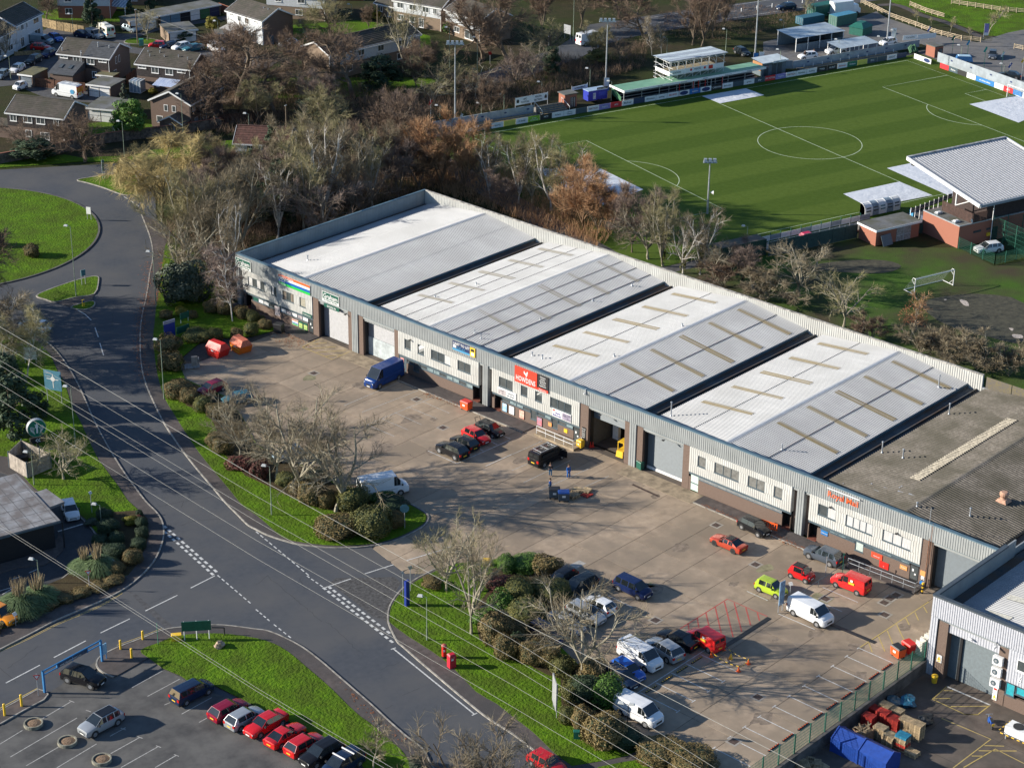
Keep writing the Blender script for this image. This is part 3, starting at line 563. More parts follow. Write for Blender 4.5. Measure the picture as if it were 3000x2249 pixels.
# brick piers, slits
for a0,a1 in((.6,1.2),(47.1,47.8),(48.75,49.4),(95.7,96.4),(97.4,98.1)):obj('brick_pier',BX(a0,.55,0,a1,.8,FB),MR,wh)
for a0,a1 in((15.77,16.9),(22.8,23.6),(24.8,25.7),(31.7,32.5),(64.12,65.45),(71.2,72.),(73.05,74.0),(80.1,81.08),(112.72,114.05)):obj('brick_pier',BX(a0,.1,0,a1,1.45,FB-.06),MR,wh)
obj('rust_pipe',MB().tube((113.55,-.02,0),(113.55,-.02,6.),.05,n=8).tube((113.8,-.02,3.),(113.8,-.02,7.9),.035,n=6),mat('rusty_pipe',(.2,.09,.05),.7,.3),wh)
def roller(a0,a1,zb,zt,m,skirt=None,lip=FB,grp=None):
    ss=MB();n=int((zt-zb)/.12)
    for k in range(n):
        z=zb+(zt-zb)*k/n;z2=zb+(zt-zb)*(k+1)/n;zm=(z+z2)/2
        ss.quad((a0,1.1,z),(a1,1.1,z),(a1,1.07,zm),(a0,1.07,zm)).quad((a0,1.07,zm),(a1,1.07,zm),(a1,1.1,z2),(a0,1.1,z2))
    d=obj('roller_door',ss,m,wh)
    if skirt:obj('door_skirt',BX(a0,1.0,skirt[0],a1,1.06,skirt[1]),skirt[2],d)
    mm=MB();ribwall(mm,a0,a1,.3,zt-.05,FB-.06,.3,.03);mm.quad((a0,.3,zt-.05),(a0,1.12,zt-.05),(a1,1.12,zt-.05),(a1,.3,zt-.05));obj('door_header',mm,M_fasc,wh)
    obj('door_jamb',BX(a0,.5,0,a0+.08,1.06,zt),MK,wh)
roller(16.9,22.8,.05,5.05,M_shutl);roller(25.7,31.7,.05,5.1,M_shutl,(.05,2.6,mat('zinc_panel',(.38,.42,.43),.6,.15,1.5)))
roller(65.45,71.2,3.85,5.25,M_shut);roller(74.0,80.1,.05,5.25,M_shut,(.05,.4,MW));roller(114.05,121.3,.05,5.35,M_shut)
# open unit: floor, back wall, half height stores, door leaf
obj('interior_wall',BX(65.45,7.9,0,71.2,8.,5.3).box(65.4,1.1,0,65.5,8,5.3).box(71.2,1.1,0,71.3,8,5.3),mat('interior_wall_shade',(.10,.10,.095),.8,.1),wh)  # white walls coloured dark grey to put in the shade inside
obj('interior_floor',BX(65.4,1.1,0,71.3,8,.05),M_conc2,wh)
obj('inner_door',BX(67.0,5.9,.05,67.9,5.95,2.6).box(66.0,4.2,.05,66.9,4.7,2.2),MW,wh)
for a in(34.9,67.5,77.3,101.0,109.6,22.6):obj('flood_lamp',BX(a-.14,-.35,5.2 if a in(67.5,77.3)else 5.1,a+.14,-.12,5.3 if a in(67.5,77.3)else 5.2).box(a-.03,-.12,5.2,a+.03,.1,5.26),MK,wh)
obj('security_camera',BX(65.0,-.5,7.3,65.12,-.15,7.42).box(65.04,-.2,7.1,65.08,0,7.9),MW,wh)
obj('antenna',MB().tube((113.3,.1,7.5),(113.3,.1,9.6),.03,n=6),MS,wh)
# rear fence panels on the last bay
for a0,a1 in((98,101.5),(101.6,105),(105.1,109),(109.1,113),(113.1,117)):obj('fence_panel',BX(a0,DEP,6.1,a1,DEP+.06,7.6),mat('mesh_panel',(.10,.09,.09),.8,.4,4.,col2=(.16,.13,.06)),wh)

# ---- signs on the front
TXW=MW;gfx=lambda n,c:mat(n,c,.5,.02)
def sign(label,a0,a1,z0,z1,m,y=-.07,edge=None,t=.05,cat='sign'):
    r=thing('shop_sign',label,cat,AB(a0,y),AANG,'signs on the warehouse front')
    obj('sign_board',BX(0,-t,z0,a1-a0,0,z1),m,r)
    if edge:e=.07;w=a1-a0;obj('sign_border',BX(0,-t-.006,z0,w,-t-.001,z0+e).box(0,-t-.006,z1-e,w,-t-.001,z1).box(0,-t-.006,z0+e,e,-t-.001,z1-e).box(w-e,-t-.006,z0+e,w,-t-.001,z1-e),edge,r)
    return r
for a0,lb in((-.05,'green and white plumbing merchant sign at the far left corner of the warehouse front'),(18.0,'green and white plumbing merchant sign above the first roller door')):
    s=sign(lb,a0,a0+3.3,5.85,7.3,M_green,edge=TXW)
    text(s,'Graham',(1.65,-.08,6.42),.92,TXW,bold=0.0077,align='CENTER',sx=.95);obj('sign_panel',BX(.1,-.058,5.95,3.2,-.051,6.27),TXW,s);text(s,'The Plumbers\' Merchant',(1.65,-.075,6.03),.27,M_green,align='CENTER',bold=0.0021,sx=1.02)
s=sign('green GOODS IN board hanging below the second green merchant sign',18.3,21.3,5.05,5.6,M_green);text(s,'GOODS IN',(1.5,-.08,5.2),.36,TXW,align='CENTER',bold=0.0035)
s=sign('striped orange, white, blue and green heating sign left of centre of the first unit',9.15,15.5,5.82,7.25,TXW)
for(z0,z1,c,tx)in((6.9,7.25,M_org,'Heating & Home Solutions'),(6.55,6.9,gfx('sign_pale',(.6,.66,.68)),'Plumbing Supplies'),(6.18,6.55,paint('sign_blue',(.0,.09,.36)),'Bathrooms'),(5.82,6.18,paint('sign_green',(.01,.42,.06)),'Renewables')):
    obj('stripe',BX(0,-.062,z0,6.35,-.052,z1),c,s);text(s,tx,(.12,-.075,z0+.09),.27,TXW if c is not MATS['sign_pale']else MF,bold=0.0028)
s=sign('green entrance board over the door at the right end of the first unit',13.8,15.65,2.46,2.95,M_green,-.02);text(s,'Trade Entrance',(.92,-.07,2.62),.24,TXW,align='CENTER',bold=0.0021)
s=sign('small striped opening notice beside two green posters on brick',11.4,12.65,.35,1.15,TXW,.11)
for k,c in enumerate((M_org,gfx('sign_pale',0),MATS['sign_blue'],MATS['sign_green'])):obj('stripe',BX(.05,-.062,.95-k*.19,1.2,-.052,1.1-k*.19),c,s)
for a0,lb in((12.75,'left green offer poster on brick beside the trade entrance'),(13.75,'right green offer poster next to the trade entrance door')):
    s=sign(lb,a0,a0+.85,.15,1.3,M_green,.11,cat='poster');obj('poster_print',BX(.08,-.06,.3,.78,-.052,1.0),mat('green_print',(.12,.35,.08),.6,.6,3.,col2=(.55,.55,.2)),s)
s=sign('navy and blue UNIT TO LET board with yellow agent panel',42.6,46.6,6.25,7.5,paint('navy',(.012,.03,.10)))
text(s,'UNIT TO LET',(.15,-.075,7.02),.5,TXW,bold=0.0042,sx=.98);obj('sign_panel',BX(0,-.062,6.25,3.1,-.052,6.5),M_sky,s);obj('sign_panel',BX(.12,-.062,6.6,.65,-.052,6.95),TXW,s);text(s,'10,441 sq ft',(.72,-.075,6.62),.36,M_sky,bold=0.0028,sx=.9)
obj('agent_panel',BX(3.1,-.064,6.25,4.,-.052,7.5),MY,s);obj('agent_panel',BX(3.25,-.07,6.95,3.85,-.065,7.3),MK,s);obj('agent_panel',BX(3.3,-.07,6.4,3.8,-.065,6.8),MW,s)
s=sign('large red kitchen joinery sign with white cockerel',53.5,57.2,5.3,7.45,paint('sign_red',(.72,.045,.02)),-.14);text(s,'HOWDENS',(1.85,-.08,5.62),.95,TXW,bold=0.0070,align='CENTER',sx=.68)
ck=[(0,0),(.08,.22),(-.1,.38),(-.32,.5),(-.36,.75),(-.28,.9),(-.2,.72),(-.05,.6),(.1,.62),(.18,.82),(.28,.92),(.36,.84),(.3,.76),(.36,.68),(.26,.6),(.3,.42),(.2,.25),(.1,.12),(.06,0)]
cm=MB();P=[Vector((1.85+x*.95,6.32+z*.95,0))for x,z in ck];i=len(cm.v);cm.v+=[(p.x,-.062,p.y)for p in P];cm.f+=[tuple(i+k for k in t)for t in tessellate_polygon([P])];cm.m+=[0]*len(cm.f)
obj('cockerel_emblem',cm,TXW,s)
s=sign('black list board with red foot right of the red kitchen sign',57.3,59.05,5.3,7.45,MK,-.1)
for k,tx in enumerate(('Kitchens','Joinery','Hardware','Flooring','Appliances')):text(s,tx,(.87,-.075,7.1-k*.29),.26,TXW,align='CENTER',bold=0.0021)
obj('sign_panel',BX(0,-.062,5.3,1.75,-.052,5.65),MATS['sign_red'],s);text(s,'TRADE ONLY',(.87,-.075,5.39),.2,TXW,align='CENTER',bold=0.0021)
s=sign('white banner with kettle picture under the left window of the kitchen unit',50.6,53.6,2.55,3.5,TXW,-.03);obj('banner_print',BX(.05,-.062,2.6,1.3,-.052,3.3),M_post[1],s);text(s,'work MATTERS',(1.45,-.075,3.05),.2,MF,bold=0.0028);text(s,'0345 6128825',(1.45,-.075,2.72),.22,MF,bold=0.0028)
s=sign('white Fitted Bedrooms banner below the right-hand window of the kitchen unit',59.7,62.8,2.55,3.6,TXW,-.03);text(s,'Fitted',(.95,-.075,3.0),.33,paint('purple',(.08,.06,.3)),bold=0.0042,align='CENTER');text(s,'Bedrooms',(.85,-.075,2.68),.33,MATS['purple'],bold=0.0042,align='CENTER');obj('banner_print',BX(1.7,-.062,2.6,3.05,-.052,3.5),mat('bedroom_photo',(.03,.03,.06),.5,.6,3.,col2=(.4,.35,.45)),s);obj('sign_panel',BX(.1,-.062,3.3,.5,-.052,3.5),MATS['sign_red'],s)
for a0,w,c,lb in((51.2,.85,mat('blue_poster',(.1,.35,.6),.5,.4,2.,col2=(.6,.7,.75)),'framed blue picture poster on brick, leftmost of the kitchen unit posters'),(52.35,.95,TXW,'framed blank white poster on brick under the kettle banner'),(54.1,.9,mat('red_poster',(.7,.2,.14),.5,.4,3.,col2=(.75,.6,.5)),'framed red and white offer poster on brick left of the first tall window'),(57.1,.9,mat('red_poster2',(.62,.12,.1),.5,.5,2.,col2=(.25,.28,.4)),'framed red and grey poster right of the first tall window')):
    s=sign(lb,a0,a0+w,.3,1.5,MK,.1,cat='poster');obj('poster_print',BX(.05,-.062,.36,w-.05,-.052,1.45),c,s)
for a0,c,lb in((61.6,MY,'yellow notice on brick beside the kitchen unit door'),(59.,paint('notice_orange',(.7,.3,.1)),'small orange and white notice under the framed poster row')):
    s=sign(lb,a0,a0+.55,.85,1.35,c,.11,cat='notice')
s=sign('tall black board of vertical white lettering on the brick pier by the open roller door',64.55,65.1,.8,2.6,MK,.09);[text(s,t_,(.27,-.07,2.3-k*.27),.2,TXW,align='CENTER')for k,t_ in enumerate(('TRADE','ENTR','ANCE','OPEN','HERE'))]
s=thing('shop_sign','orange Royal Mail lettering under a white light strip on the grey fascia','sign',AB(100.4,-.07),AANG,'signs on the warehouse front')
text(s,'Royal Mail',(0,-.02,6.35),1.0,paint('mail_orange',(.72,.12,.03)),bold=0.0042,sx=.98);obj('light_strip',BX(0,-.25,7.42,4.3,-.15,7.5),TXW,s)
for a0,a1,z0,z1,c,tx,lb in((99.9,100.8,1.2,1.75,paint('sign_blue2',(.01,.15,.42)),'Collections','small blue notice on brick beside the delivery office left door'),(106.6,108.0,.95,1.6,paint('mail_red',(.7,.07,.03)),'Customer','red orange notice on brick right of the frosted window'),(107.7,108.9,.1,.9,M_red,'5','red notice low on the brick near the ramp rail'),(110.3,111.2,.95,1.45,MATS['notice_orange'],'Private','orange notice on brick left of the black door'),(112.85,113.5,1.15,1.75,MATS['notice_orange'],'','orange plate on the brick pier beside the last roller door'),(112.9,113.6,-.0,.5,MATS['sign_blue2'],'','blue plate low on the brick pier beside the last roller door'),(113.0,113.4,.7,1.1,TXW,'','white plate between orange and blue plates on the brick pier')):
    s=sign(lb,a0,a1,z0+.1,z1+.1,c,.1,cat='notice')
    if tx:text(s,tx,((a1-a0)/2,-.07,z0+.3),.2,TXW,align='CENTER')
# ================================================================ vehicles
M_tyre=mat('tyre_rubber',(.02,.02,.021),.85,.2);M_rim=mat('alloy_rim',(.45,.46,.48),.3,.1,metal=.7);M_rimd=mat('dark_rim',(.04,.04,.042),.4,.1,metal=.5)
M_cglass=mat('car_glass',(.012,.016,.018),.04,.2,.8,spec=.9)
M_trim=mat('black_trim',(.02,.021,.022),.6,.1);M_lamp=mat('headlamp_glass',(.55,.58,.60),.12,.1,metal=.3);M_tail=mat('tail_lamp',(.42,.012,.01),.2,.1)
M_ply=mat('yellow_plate',(.72,.48,.03),.4,.05);M_plw=mat('white_plate',(.7,.7,.68),.4,.05)
CARP={}
def cpaint(n,c,rough=.25,metal=0.):return mat('car_paint_'+n,c,rough,.03,.8,metal=metal,coat=.6 if max(c)>.2 else .25,spec=.5 if max(c)>.2 else .3)
for n,c in dict(white=(.72,.73,.74),black=(.010,.010,.012),red=(.50,.010,.012),silver=(.36,.38,.40),blue=(.01,.09,.42),navy=(.010,.020,.075),blue2=(.010,.040,.17),dkblue=(.010,.022,.055),teal=(.03,.12,.16),maroon=(.20,.008,.03),orange=(.62,.22,.015),copper=(.50,.07,.035),green=(.36,.48,.03),grey=(.09,.11,.14),paleblue=(.25,.33,.38),cream=(.66,.63,.52),mail=(.60,.02,.02),dark=(.018,.025,.03)).items():
    CARP[n]=cpaint(n,c,.25 if n not in('silver','grey','paleblue')else .3,.0 if n not in('silver','grey','paleblue','copper')else .35)
# kind: L, W, H, belt, hood z at nose, z low, greenhouse x (rear base, rear top, front top, screen base), tail z, side windows, wheel r
KINDS=dict(
 hatch=(4.0,1.72,1.46,.93,.72,.22,(-1.92,-1.45,.35,1.05),.93,((-1.35,-.42),(-.36,.62)),.31),
 city=(3.5,1.62,1.5,.95,.76,.22,(-1.68,-1.4,.3,.95),.95,((-1.2,-.3),(-.24,.55)),.29),
 minicar=(2.7,1.56,1.54,.98,.82,.24,(-1.28,-1.05,.35,.85),.98,((-.7,.5),),.28),
 estate=(4.5,1.78,1.47,.95,.72,.22,(-2.15,-1.85,.35,1.15),.95,((-1.95,-1.2),(-1.14,-.3),(-.24,.7)),.32),
 saloon=(4.55,1.76,1.44,.94,.70,.22,(-1.75,-1.0,.35,1.1),.98,((-1.2,-.36),(-.3,.65)),.32),
 coupe=(4.3,1.72,1.32,.86,.66,.2,(-1.75,-.85,.15,.8),.88,((-1.1,-.5),(-.42,.45)),.31),
 suv=(4.45,1.84,1.62,1.04,.86,.28,(-2.14,-1.62,.3,1.15),1.06,((-1.75,-1.1),(-1.04,-.2),(-.14,.75)),.36),
 mpv=(4.4,1.8,1.64,1.02,.80,.24,(-2.12,-1.85,.7,1.5),1.02,((-1.85,-1.1),(-1.04,-.1),(-.04,.95)),.32),
 smallvan=(4.3,1.8,1.82,1.08,.86,.25,(-2.12,-2.02,.55,1.2),1.08,((-.1,.8),),.31),
 van=(5.1,1.95,1.98,1.22,1.0,.28,(-2.5,-2.42,1.05,1.85),1.22,((.55,1.45),),.34),
 tallvan=(6.0,2.0,2.6,1.35,1.05,.3,(-2.95,-2.85,1.45,2.35),1.35,((1.1,1.9),),.35))
VM={}
def lerp(a,b,t):return a+(b-a)*t
def inset_face(mb_body,mb_glass,P,m=.06,out=None):      # paint a frame round a quad, glass inside it
    P=[Vector(p)for p in P];c=sum(P,Vector())/len(P);Q=[]
    for p in P:d=(c-p);Q.append(p+d.normalized()*min(m,d.length*.5))
    n=(P[1]-P[0]).cross(P[2]-P[0]).normalized()*.012
    for k in range(len(P)):mb_body.quad(P[k],P[(k+1)%len(P)],Q[(k+1)%len(P)],Q[k])
    mb_glass.quad(*[p-n*0 for p in Q])
def vehicle_meshes(kind):
    if kind in VM:return VM[kind]
    L,Wd,H,belt,nose,low,(ra,rb,fc,fd),tz,sw,wr=KINDS[kind];h=L/2;w=Wd/2
    B,Gs=MB(),[]
    st=[(-h,tz*.86,.86),(-h+.05,tz*.98,.93),(-h+.35,tz,.99),(-h*.5,belt,1),(0,belt,1),(h*.45,belt,1),(fd,belt,.995),(lerp(fd,h,.55),lerp(belt,nose,.4),.975),(h-.22,lerp(belt,nose,.8),.92),(h-.05,nose,.83),(h,nose*.86,.76)]
    rows=[]
    for i,(x,zt,f)in enumerate(st):
        lo=low+(.06 if i in(0,len(st)-1)else 0);ww=w*f
        rows.append([(x,-ww*.93,lo),(x,-ww,lo+.16),(x,-ww,lerp(lo,zt,.62)),(x,-ww*.955,zt-.05),(x,-ww*.86,zt+.005),(x,-ww*.4,zt+.035),(x,ww*.4,zt+.035),(x,ww*.86,zt+.005),(x,ww*.955,zt-.05),(x,ww,lerp(lo,zt,.62)),(x,ww,lo+.16),(x,ww*.93,lo)])
    base=len(B.v)
    for r in rows:B.v+=r
    n=12
    for i in range(len(rows)-1):
        for j in range(n-1):B.f.append((base+i*n+j,base+i*n+j+1,base+(i+1)*n+j+1,base+(i+1)*n+j));B.m.append(0)
        B.f.append((base+i*n+n-1,base+i*n,base+(i+1)*n,base+(i+1)*n+n-1));B.m.append(0)
    B.f.append(tuple(base+j for j in range(n)));B.f.append(tuple(base+(len(rows)-1)*n+j for j in reversed(range(n))));B.m+=[0,0]
    van=kind in('van','tallvan','smallvan');wb,wt=w*.94,w*(.86 if van else .73);zb=belt-.02;zt=H
    A_=lambda s:Vector((ra,s*wb,zb));B_=lambda s:Vector((rb,s*wt,zt-.05));C_=lambda s:Vector((fc,s*wt,zt-.04));D_=lambda s:Vector((fd,s*wb*.93,zb+.02))
    # roof, crowned
    X=[rb,lerp(rb,fc,.1),lerp(rb,fc,.5),lerp(rb,fc,.92),fc];Zc=[0,.035,.05,.04,.01]
    for i in range(4):
        for(y0,z0),(y1,z1)in(((-1,0),(-.85,.6)),((-.85,.6),(0,1)),((0,1),(.85,.6)),((.85,.6),(1,0))):
            f=lambda k,y,z:(X[k],y*wt,zt-.05+Zc[k]*z)
            B.quad(f(i,y0,z0),f(i+1,y0,z0),f(i+1,y1,z1),f(i,y1,z1))
    g1,g2,g3=MB(),MB(),[]
    inset_face(B,g1,[D_(-1),D_(1),C_(1),C_(-1)],.03)
    if not van:inset_face(B,g2,[A_(1),A_(-1),B_(-1),B_(1)],.045)
    else:
        B.quad(A_(1),A_(-1),B_(-1),B_(1))
        if kind !='smallvan' or True:
            for s in(-1,1):
                P=[Vector((lerp(ra,rb,.25)-.012,s*wb*.12,lerp(zb,zt,.3))),Vector((lerp(ra,rb,.25)-.012,s*wb*.8,lerp(zb,zt,.3))),Vector((lerp(ra,rb,.75)-.012,s*wb*.74,lerp(zb,zt,.75))),Vector((lerp(ra,rb,.75)-.012,s*wb*.12,lerp(zb,zt,.75)))]
                if s>0:P.reverse()
                g2.quad(*P)
    for s in(-1,1):
        low_e=lambda x:Vector((x,s*lerp(wb,wb*.93,max(0,(x-fd+.6)/.6)if x>fd-.6 else 0),zb+.01))
        def top_x(x):return max(rb,min(fc,x))
        cuts=sorted([c for a,b in sw for c in(a,b)])
        def side_top(x):      # height of the glasshouse side at x
            if x<rb:t=(x-ra)/(rb-ra)
            elif x>fc:t=(fd-x)/(fd-fc)
            else:t=1
            t=max(0,min(1,t));return Vector((x,s*lerp(wb,wt,t),lerp(zb,zt-.05,t)))
        xs=sorted(set([ra,fd,rb,fc]+cuts));P=[]
        for a,b in zip(xs,xs[1:]):
            q4=[low_e(a),low_e(b),side_top(b),side_top(a)]
            q4=[p for i,p in enumerate(q4)if(p-q4[i-1]).length>.02]
            if len(q4)<3:continue
            if s>0:q4.reverse()
            mid=(a+b)/2
            if any(c0<=mid<=c1 for c0,c1 in sw)and len(q4)>=3:
                c=sum(q4,Vector())/len(q4);Q=[lerp(p,c,.05)for p in q4]
                for k in range(len(q4)):B.quad(q4[k],q4[(k+1)%len(q4)],Q[(k+1)%len(q4)],Q[k])
                g3.append(MB().quad(*Q))
            else:B.quad(*q4)
    T=MB()      # sills, bumpers, arches, mirrors, handles
    T.box(-h+.03,-w*.93,low-.06,h-.12,w*.93,low+.03)
    xw=(-h+.2*L if kind not in('minicar',)else-h+.42,h-.19*L if kind !='minicar' else h-.42)
    for x in xw:
        for s in(-1,1):T.tube((x,s*(w-.25),wr+.01),(x,s*(w+.004),wr+.01),wr+.065,n=16)
    for s in(-1,1):T.box(fd-.35,s*w*.96-.02 if s>0 else s*w*.96-.2,belt-.02,fd-.2,s*w*.96+.2 if s>0 else s*w*.96+.02,belt+.13)
    T.box(h-.02,-w*.42,lerp(low,nose,.3),h+.012,w*.42,lerp(low,nose,.62))
    wheels=MB().tube((0,-.11,0),(0,.11,0),wr,n=18);rim=MB();rim.tube((0,-.115,0),(0,.115,0),wr*.62,n=14)
    hl=BX(h-.17,w*.42,nose*.80,h+.0,w*.80,nose*.97,.03,.03);hlR=BX(h-.17,-w*.80,nose*.80,h+.0,-w*.42,nose*.97,.03,.03)
    tll=BX(-h-.012,w*.62,tz*.66,-h+.1,w*.93,tz*.93);tlr=BX(-h-.012,-w*.93,tz*.66,-h+.1,-w*.62,tz*.93)
    pr=BX(-h-.025,-.26,tz*.52,-h-.013,.26,tz*.52+.12);pf=BX(h+.014,-.26,low+.12,h+.026,.26,low+.24)
    VM[kind]=dict(body=B.mesh('body',M_trim,38),trim=T.mesh('trim',M_trim),windscreen=g1.mesh('windscreen',M_cglass),rear_window=g2.mesh('rear_window',M_cglass)if g2.f else None,side_windows=[g.mesh('side_window',M_cglass)for g in g3],
                    tyre=wheels.mesh('tyre',M_tyre,40),rim=rim.mesh('rim',M_rim,40),headlight=[hl.mesh('headlight',M_lamp),hlR.mesh('headlight',M_lamp)],tail=[tll.mesh('tail_light',M_tail),tlr.mesh('tail_light',M_tail)],pr=pr.mesh('number_plate',M_ply),pf=pf.mesh('number_plate',M_plw),xw=xw,w=w,wr=wr,h=h,H=H,belt=belt,ra=ra,rb=rb,fc=fc,fd=fd,wt=wt,L=L)
    return VM[kind]
def vehicle(kind,col,loc,rz,label,group=None,name=None,rimd=False,roofcol=None,far=False,cat=None):
    V=vehicle_meshes(kind);van=kind in('van','tallvan','smallvan')
    r=thing(name or('parked_van' if van else 'parked_car'),label,cat or('van' if van else 'car'),loc,rz,group)
    b=obj('body',None,None,r,mesh=V['body']);b.material_slots[0].link='OBJECT';b.material_slots[0].material=CARP[col]
    obj('trim',None,None,r,mesh=V['trim']);obj('windscreen',None,None,r,mesh=V['windscreen'])
    if V['rear_window']:obj('rear_window',None,None,r,mesh=V['rear_window'])
    for g in V['side_windows']:obj('side_window',None,None,r,mesh=g)
    for x in V['xw']:
        for s in(-1,1):
            t=obj('wheel',None,None,r,mesh=V['tyre'],loc=(x,s*(V['w']-.1),V['wr']))
            ri=obj('rim',None,None,t,mesh=V['rim'])
            if rimd:ri.material_slots[0].link='OBJECT';ri.material_slots[0].material=M_rimd
    for o in V['headlight']:obj('headlight',None,None,r,mesh=o)
    for o in V['tail']:obj('tail_light',None,None,r,mesh=o)
    obj('number_plate',None,None,r,mesh=V['pr']);obj('number_plate',None,None,r,mesh=V['pf'])
    if roofcol:obj('roof_panel',BX(V['rb']+.08,-V['wt']*.88,V['H']-.02,V['fc']-.05,V['wt']*.88,V['H']+.012,.05,.05),CARP[roofcol],r)
    if van and kind !='smallvan':obj('bulkhead_line',BX(V['ra']+.05,V['w']*.97,1.0,V['fc'],V['w']+.006,1.03).box(V['ra']+.05,-V['w']-.006,1.0,V['fc'],-V['w']*.97,1.03),M_trim,r)
    return r
def park(kind,col,n,fr,re,label,group=None,z=.03,**k):      # near-side front and rear wheel contact points
    a,b=q(n,*fr,z),q(n,*re,z);d=(a-b);d.z=0;d.normalize();p=Vector((-d.y,d.x,0));mid=(a+b)/2
    if p.dot(Vector((mid.x-CX,mid.y-CY,0)))<0:p=-p
    V=vehicle_meshes(kind);c=mid+p*(V['w']-.02)-d*(sum(V['xw'])/2)
    return vehicle(kind,col,(c.x,c.y,z),math.atan2(d.y,d.x),label,group,**k)
YG,CG,EG='vehicles parked in the industrial yard','cars in the lower car park','cars parked in the housing estate'
park('tallvan','blue2',10,(1055,52),(1250,-40),'dark blue high roof van nosing out beside the unit to let',YG)
v=park('hatch','black',10,(2060,480),(1905,410),'black hatchback with cycle rack on its tail next to the red one by the facade',YG);obj('cycle_rack',MB().bar((-2.05,-.4,.8),(-2.3,-.4,1.5),.05).bar((-2.05,.4,.8),(-2.3,.4,1.5),.05).bar((-2.3,-.4,1.5),(-2.45,.4,1.3),.05),M_trim,v)
park('hatch','red',10,(1930,538),(1790,465),'red hatchback between two black cars in the marked yard bays',YG)
park('hatch','black',10,(1680,525),(1830,600),'glossy black car between the red hatchback and the black hatchback at the row end',YG)
park('suv','black',10,(1582,600),(1715,662),'black hatchback with silver wheels at the lower left end of the short row',YG)
vt=park('van','black',11,(440,650),(272,728),'black passenger van with roof rails and open cab door beside two people',YG)
obj('roof_rack',MB().bar((-2.,-.7,2.06),(.9,-.7,2.06),.05).bar((-2.,.7,2.06),(.9,.7,2.06),.05).bar((-1.8,-.7,2.08),(-1.8,.7,2.08),.05).bar((-.6,-.7,2.08),(-.6,.7,2.08),.05).bar((.6,-.7,2.08),(.6,.7,2.08),.05),MS,vt)
obj('open_door',MB().obox((1.45,-1.35,.95),Vector((.14,-.42,0)),Vector((.02,.008,0)),Vector((0,0,.45))),CARP['black'],vt);obj('side_window',BX(-1.9,-.99,1.3,.3,-.975,1.75),M_cglass,vt)
park('tallvan','white',10,(1245,965),(1000,1010),'white high roof van behind the clipped hedge at the yard entrance',YG)
park('hatch','black',0,(2222*.7373,1575*.7373),(2169*.7373,1549*.7373),'black five door hatchback with bright wheels against the brick facade',YG)
park('coupe','copper',11,(1750,1398),(1903,1466),'orange three door hatchback with black roof alone on the concrete',YG,rimd=True,roofcol='black')
park('suv','grey',12,(350,1512),(525,1582),'blue grey four wheel drive estate near the ramp rail',YG)
park('minicar','red',16,(312,66),(200,22),'tiny red two seater with black roof beyond the barrier',YG,roofcol='black')
v=park('smallvan','mail',16,(578,98),(768,172),'red delivery van with yellow emblem parked nearest the ramp',YG)
def mailmark(v):
    for s in(-1,1):obj('emblem',BX(-.9,s*.905-.004,1.05,-.2,s*.905+.004,1.3),MY,v);obj('emblem',BX(-.7,s*.88-.02,1.35,-.4,s*.88+.012,1.6),MW,v)
mailmark(v)
park('city','green',16,(75,203),(-92,135),'lime green small hatchback behind the white van by the barrier',YG)
park('van','white',16,(432,452),(200,338),'white panel van beside the lime green hatchback',YG)
park('mpv','navy',15,(1084,212),(915,132),'dark blue people carrier alone above the white hatchback',YG)
park('estate','dark',15,(545,182),(700,110),'black estate with red tail lamp at the top of the hedge row',YG)
park('hatch','black',15,(440,110),(520,60),'black car half hidden behind the estate at the hedge top',YG)
park('hatch','white',15,(625,285),(765,352),'white hatchback showing its rear plate under the bare tree',YG)
park('estate','silver',15,(690,438),(500,345),'silver grey estate between the two pale cars under the bare tree',YG)
park('saloon','silver',15,(505,522),(330,432),'pale silver saloon under the left of the bare tree',YG)
park('estate','navy',15,(350,610),(170,520),'dark blue car in shade under the bare tree by the hedge',YG)
park('van','white',15,(1162,842),(940,712),'white panel van between the bright blue hatchback and the silver crossover',YG)
park('suv','silver',15,(1190,660),(1326,750),'silver crossover with black roof pillar between van and black coupe',YG)
park('saloon','black',15,(1290,575),(1480,660),'black fastback car between the silver crossover and red delivery van',YG)
v=park('smallvan','mail',15,(1535,575),(1690,665),'red delivery van backed up to the hatched red bay',YG);mailmark(v)
park('hatch','blue',15,(1030,935),(862,828),'bright blue hatchback at the lower end of the row of vans',YG)
park('hatch','dkblue',15,(960,985),(830,905),'dark blue car mostly hidden by the hedge below the bright blue hatchback',YG)
park('van','white',15,(1162,1322),(917,1198),'white panel van alone beside the twin headed lamp post',YG)
park('hatch','maroon',9,(1790,120),(1940,60),'dark red car seen through the bare tree by the skips',YG)
park('hatch','teal',9,(1990,200),(2150,170),'blue car seen through the bare tree below the dark red one',YG)
park('hatch','paleblue',10,(230,690),(390,640),'pale grey car seen through the bare trees behind the hedge',YG)
park('hatch','red',15,(335,1745),(165,1645),'bright red hatchback on the main road at the bottom edge','cars on the road')
park('suv','white',5,(190,1195),(340,1232),'white car leaving the roundabout exit behind bare trees','cars on the road')
park('suv','black',13,(780,985),(583,930),'black crossover with chrome roof rails entering under the blue height barrier',CG)
gl_=park('suv','silver',13,(822,1400),(1025,1292),'silver grey four wheel drive with black glass roof and open door',CG,roofcol='black')
park('mpv','dkblue',13,(1800,1030),(1618,1120),'dark navy people carrier alone at the top of the verge row',CG)
park('hatch','maroon',13,(2100,1190),(1945,1270),'dark maroon hatchback at the upper end of the red row',CG)
park('hatch','silver',13,(2245,1255),(2090,1340),'silver hatchback between the maroon one and the red saloon',CG)
park('saloon','red',14,(45,1400),(225,1300),'bright red saloon facing the car park next to the silver hatchback',CG)
park('coupe','red',14,(395,1390),(222,1495),'red vintage coupe with long bonnet in the middle of the red row',CG)
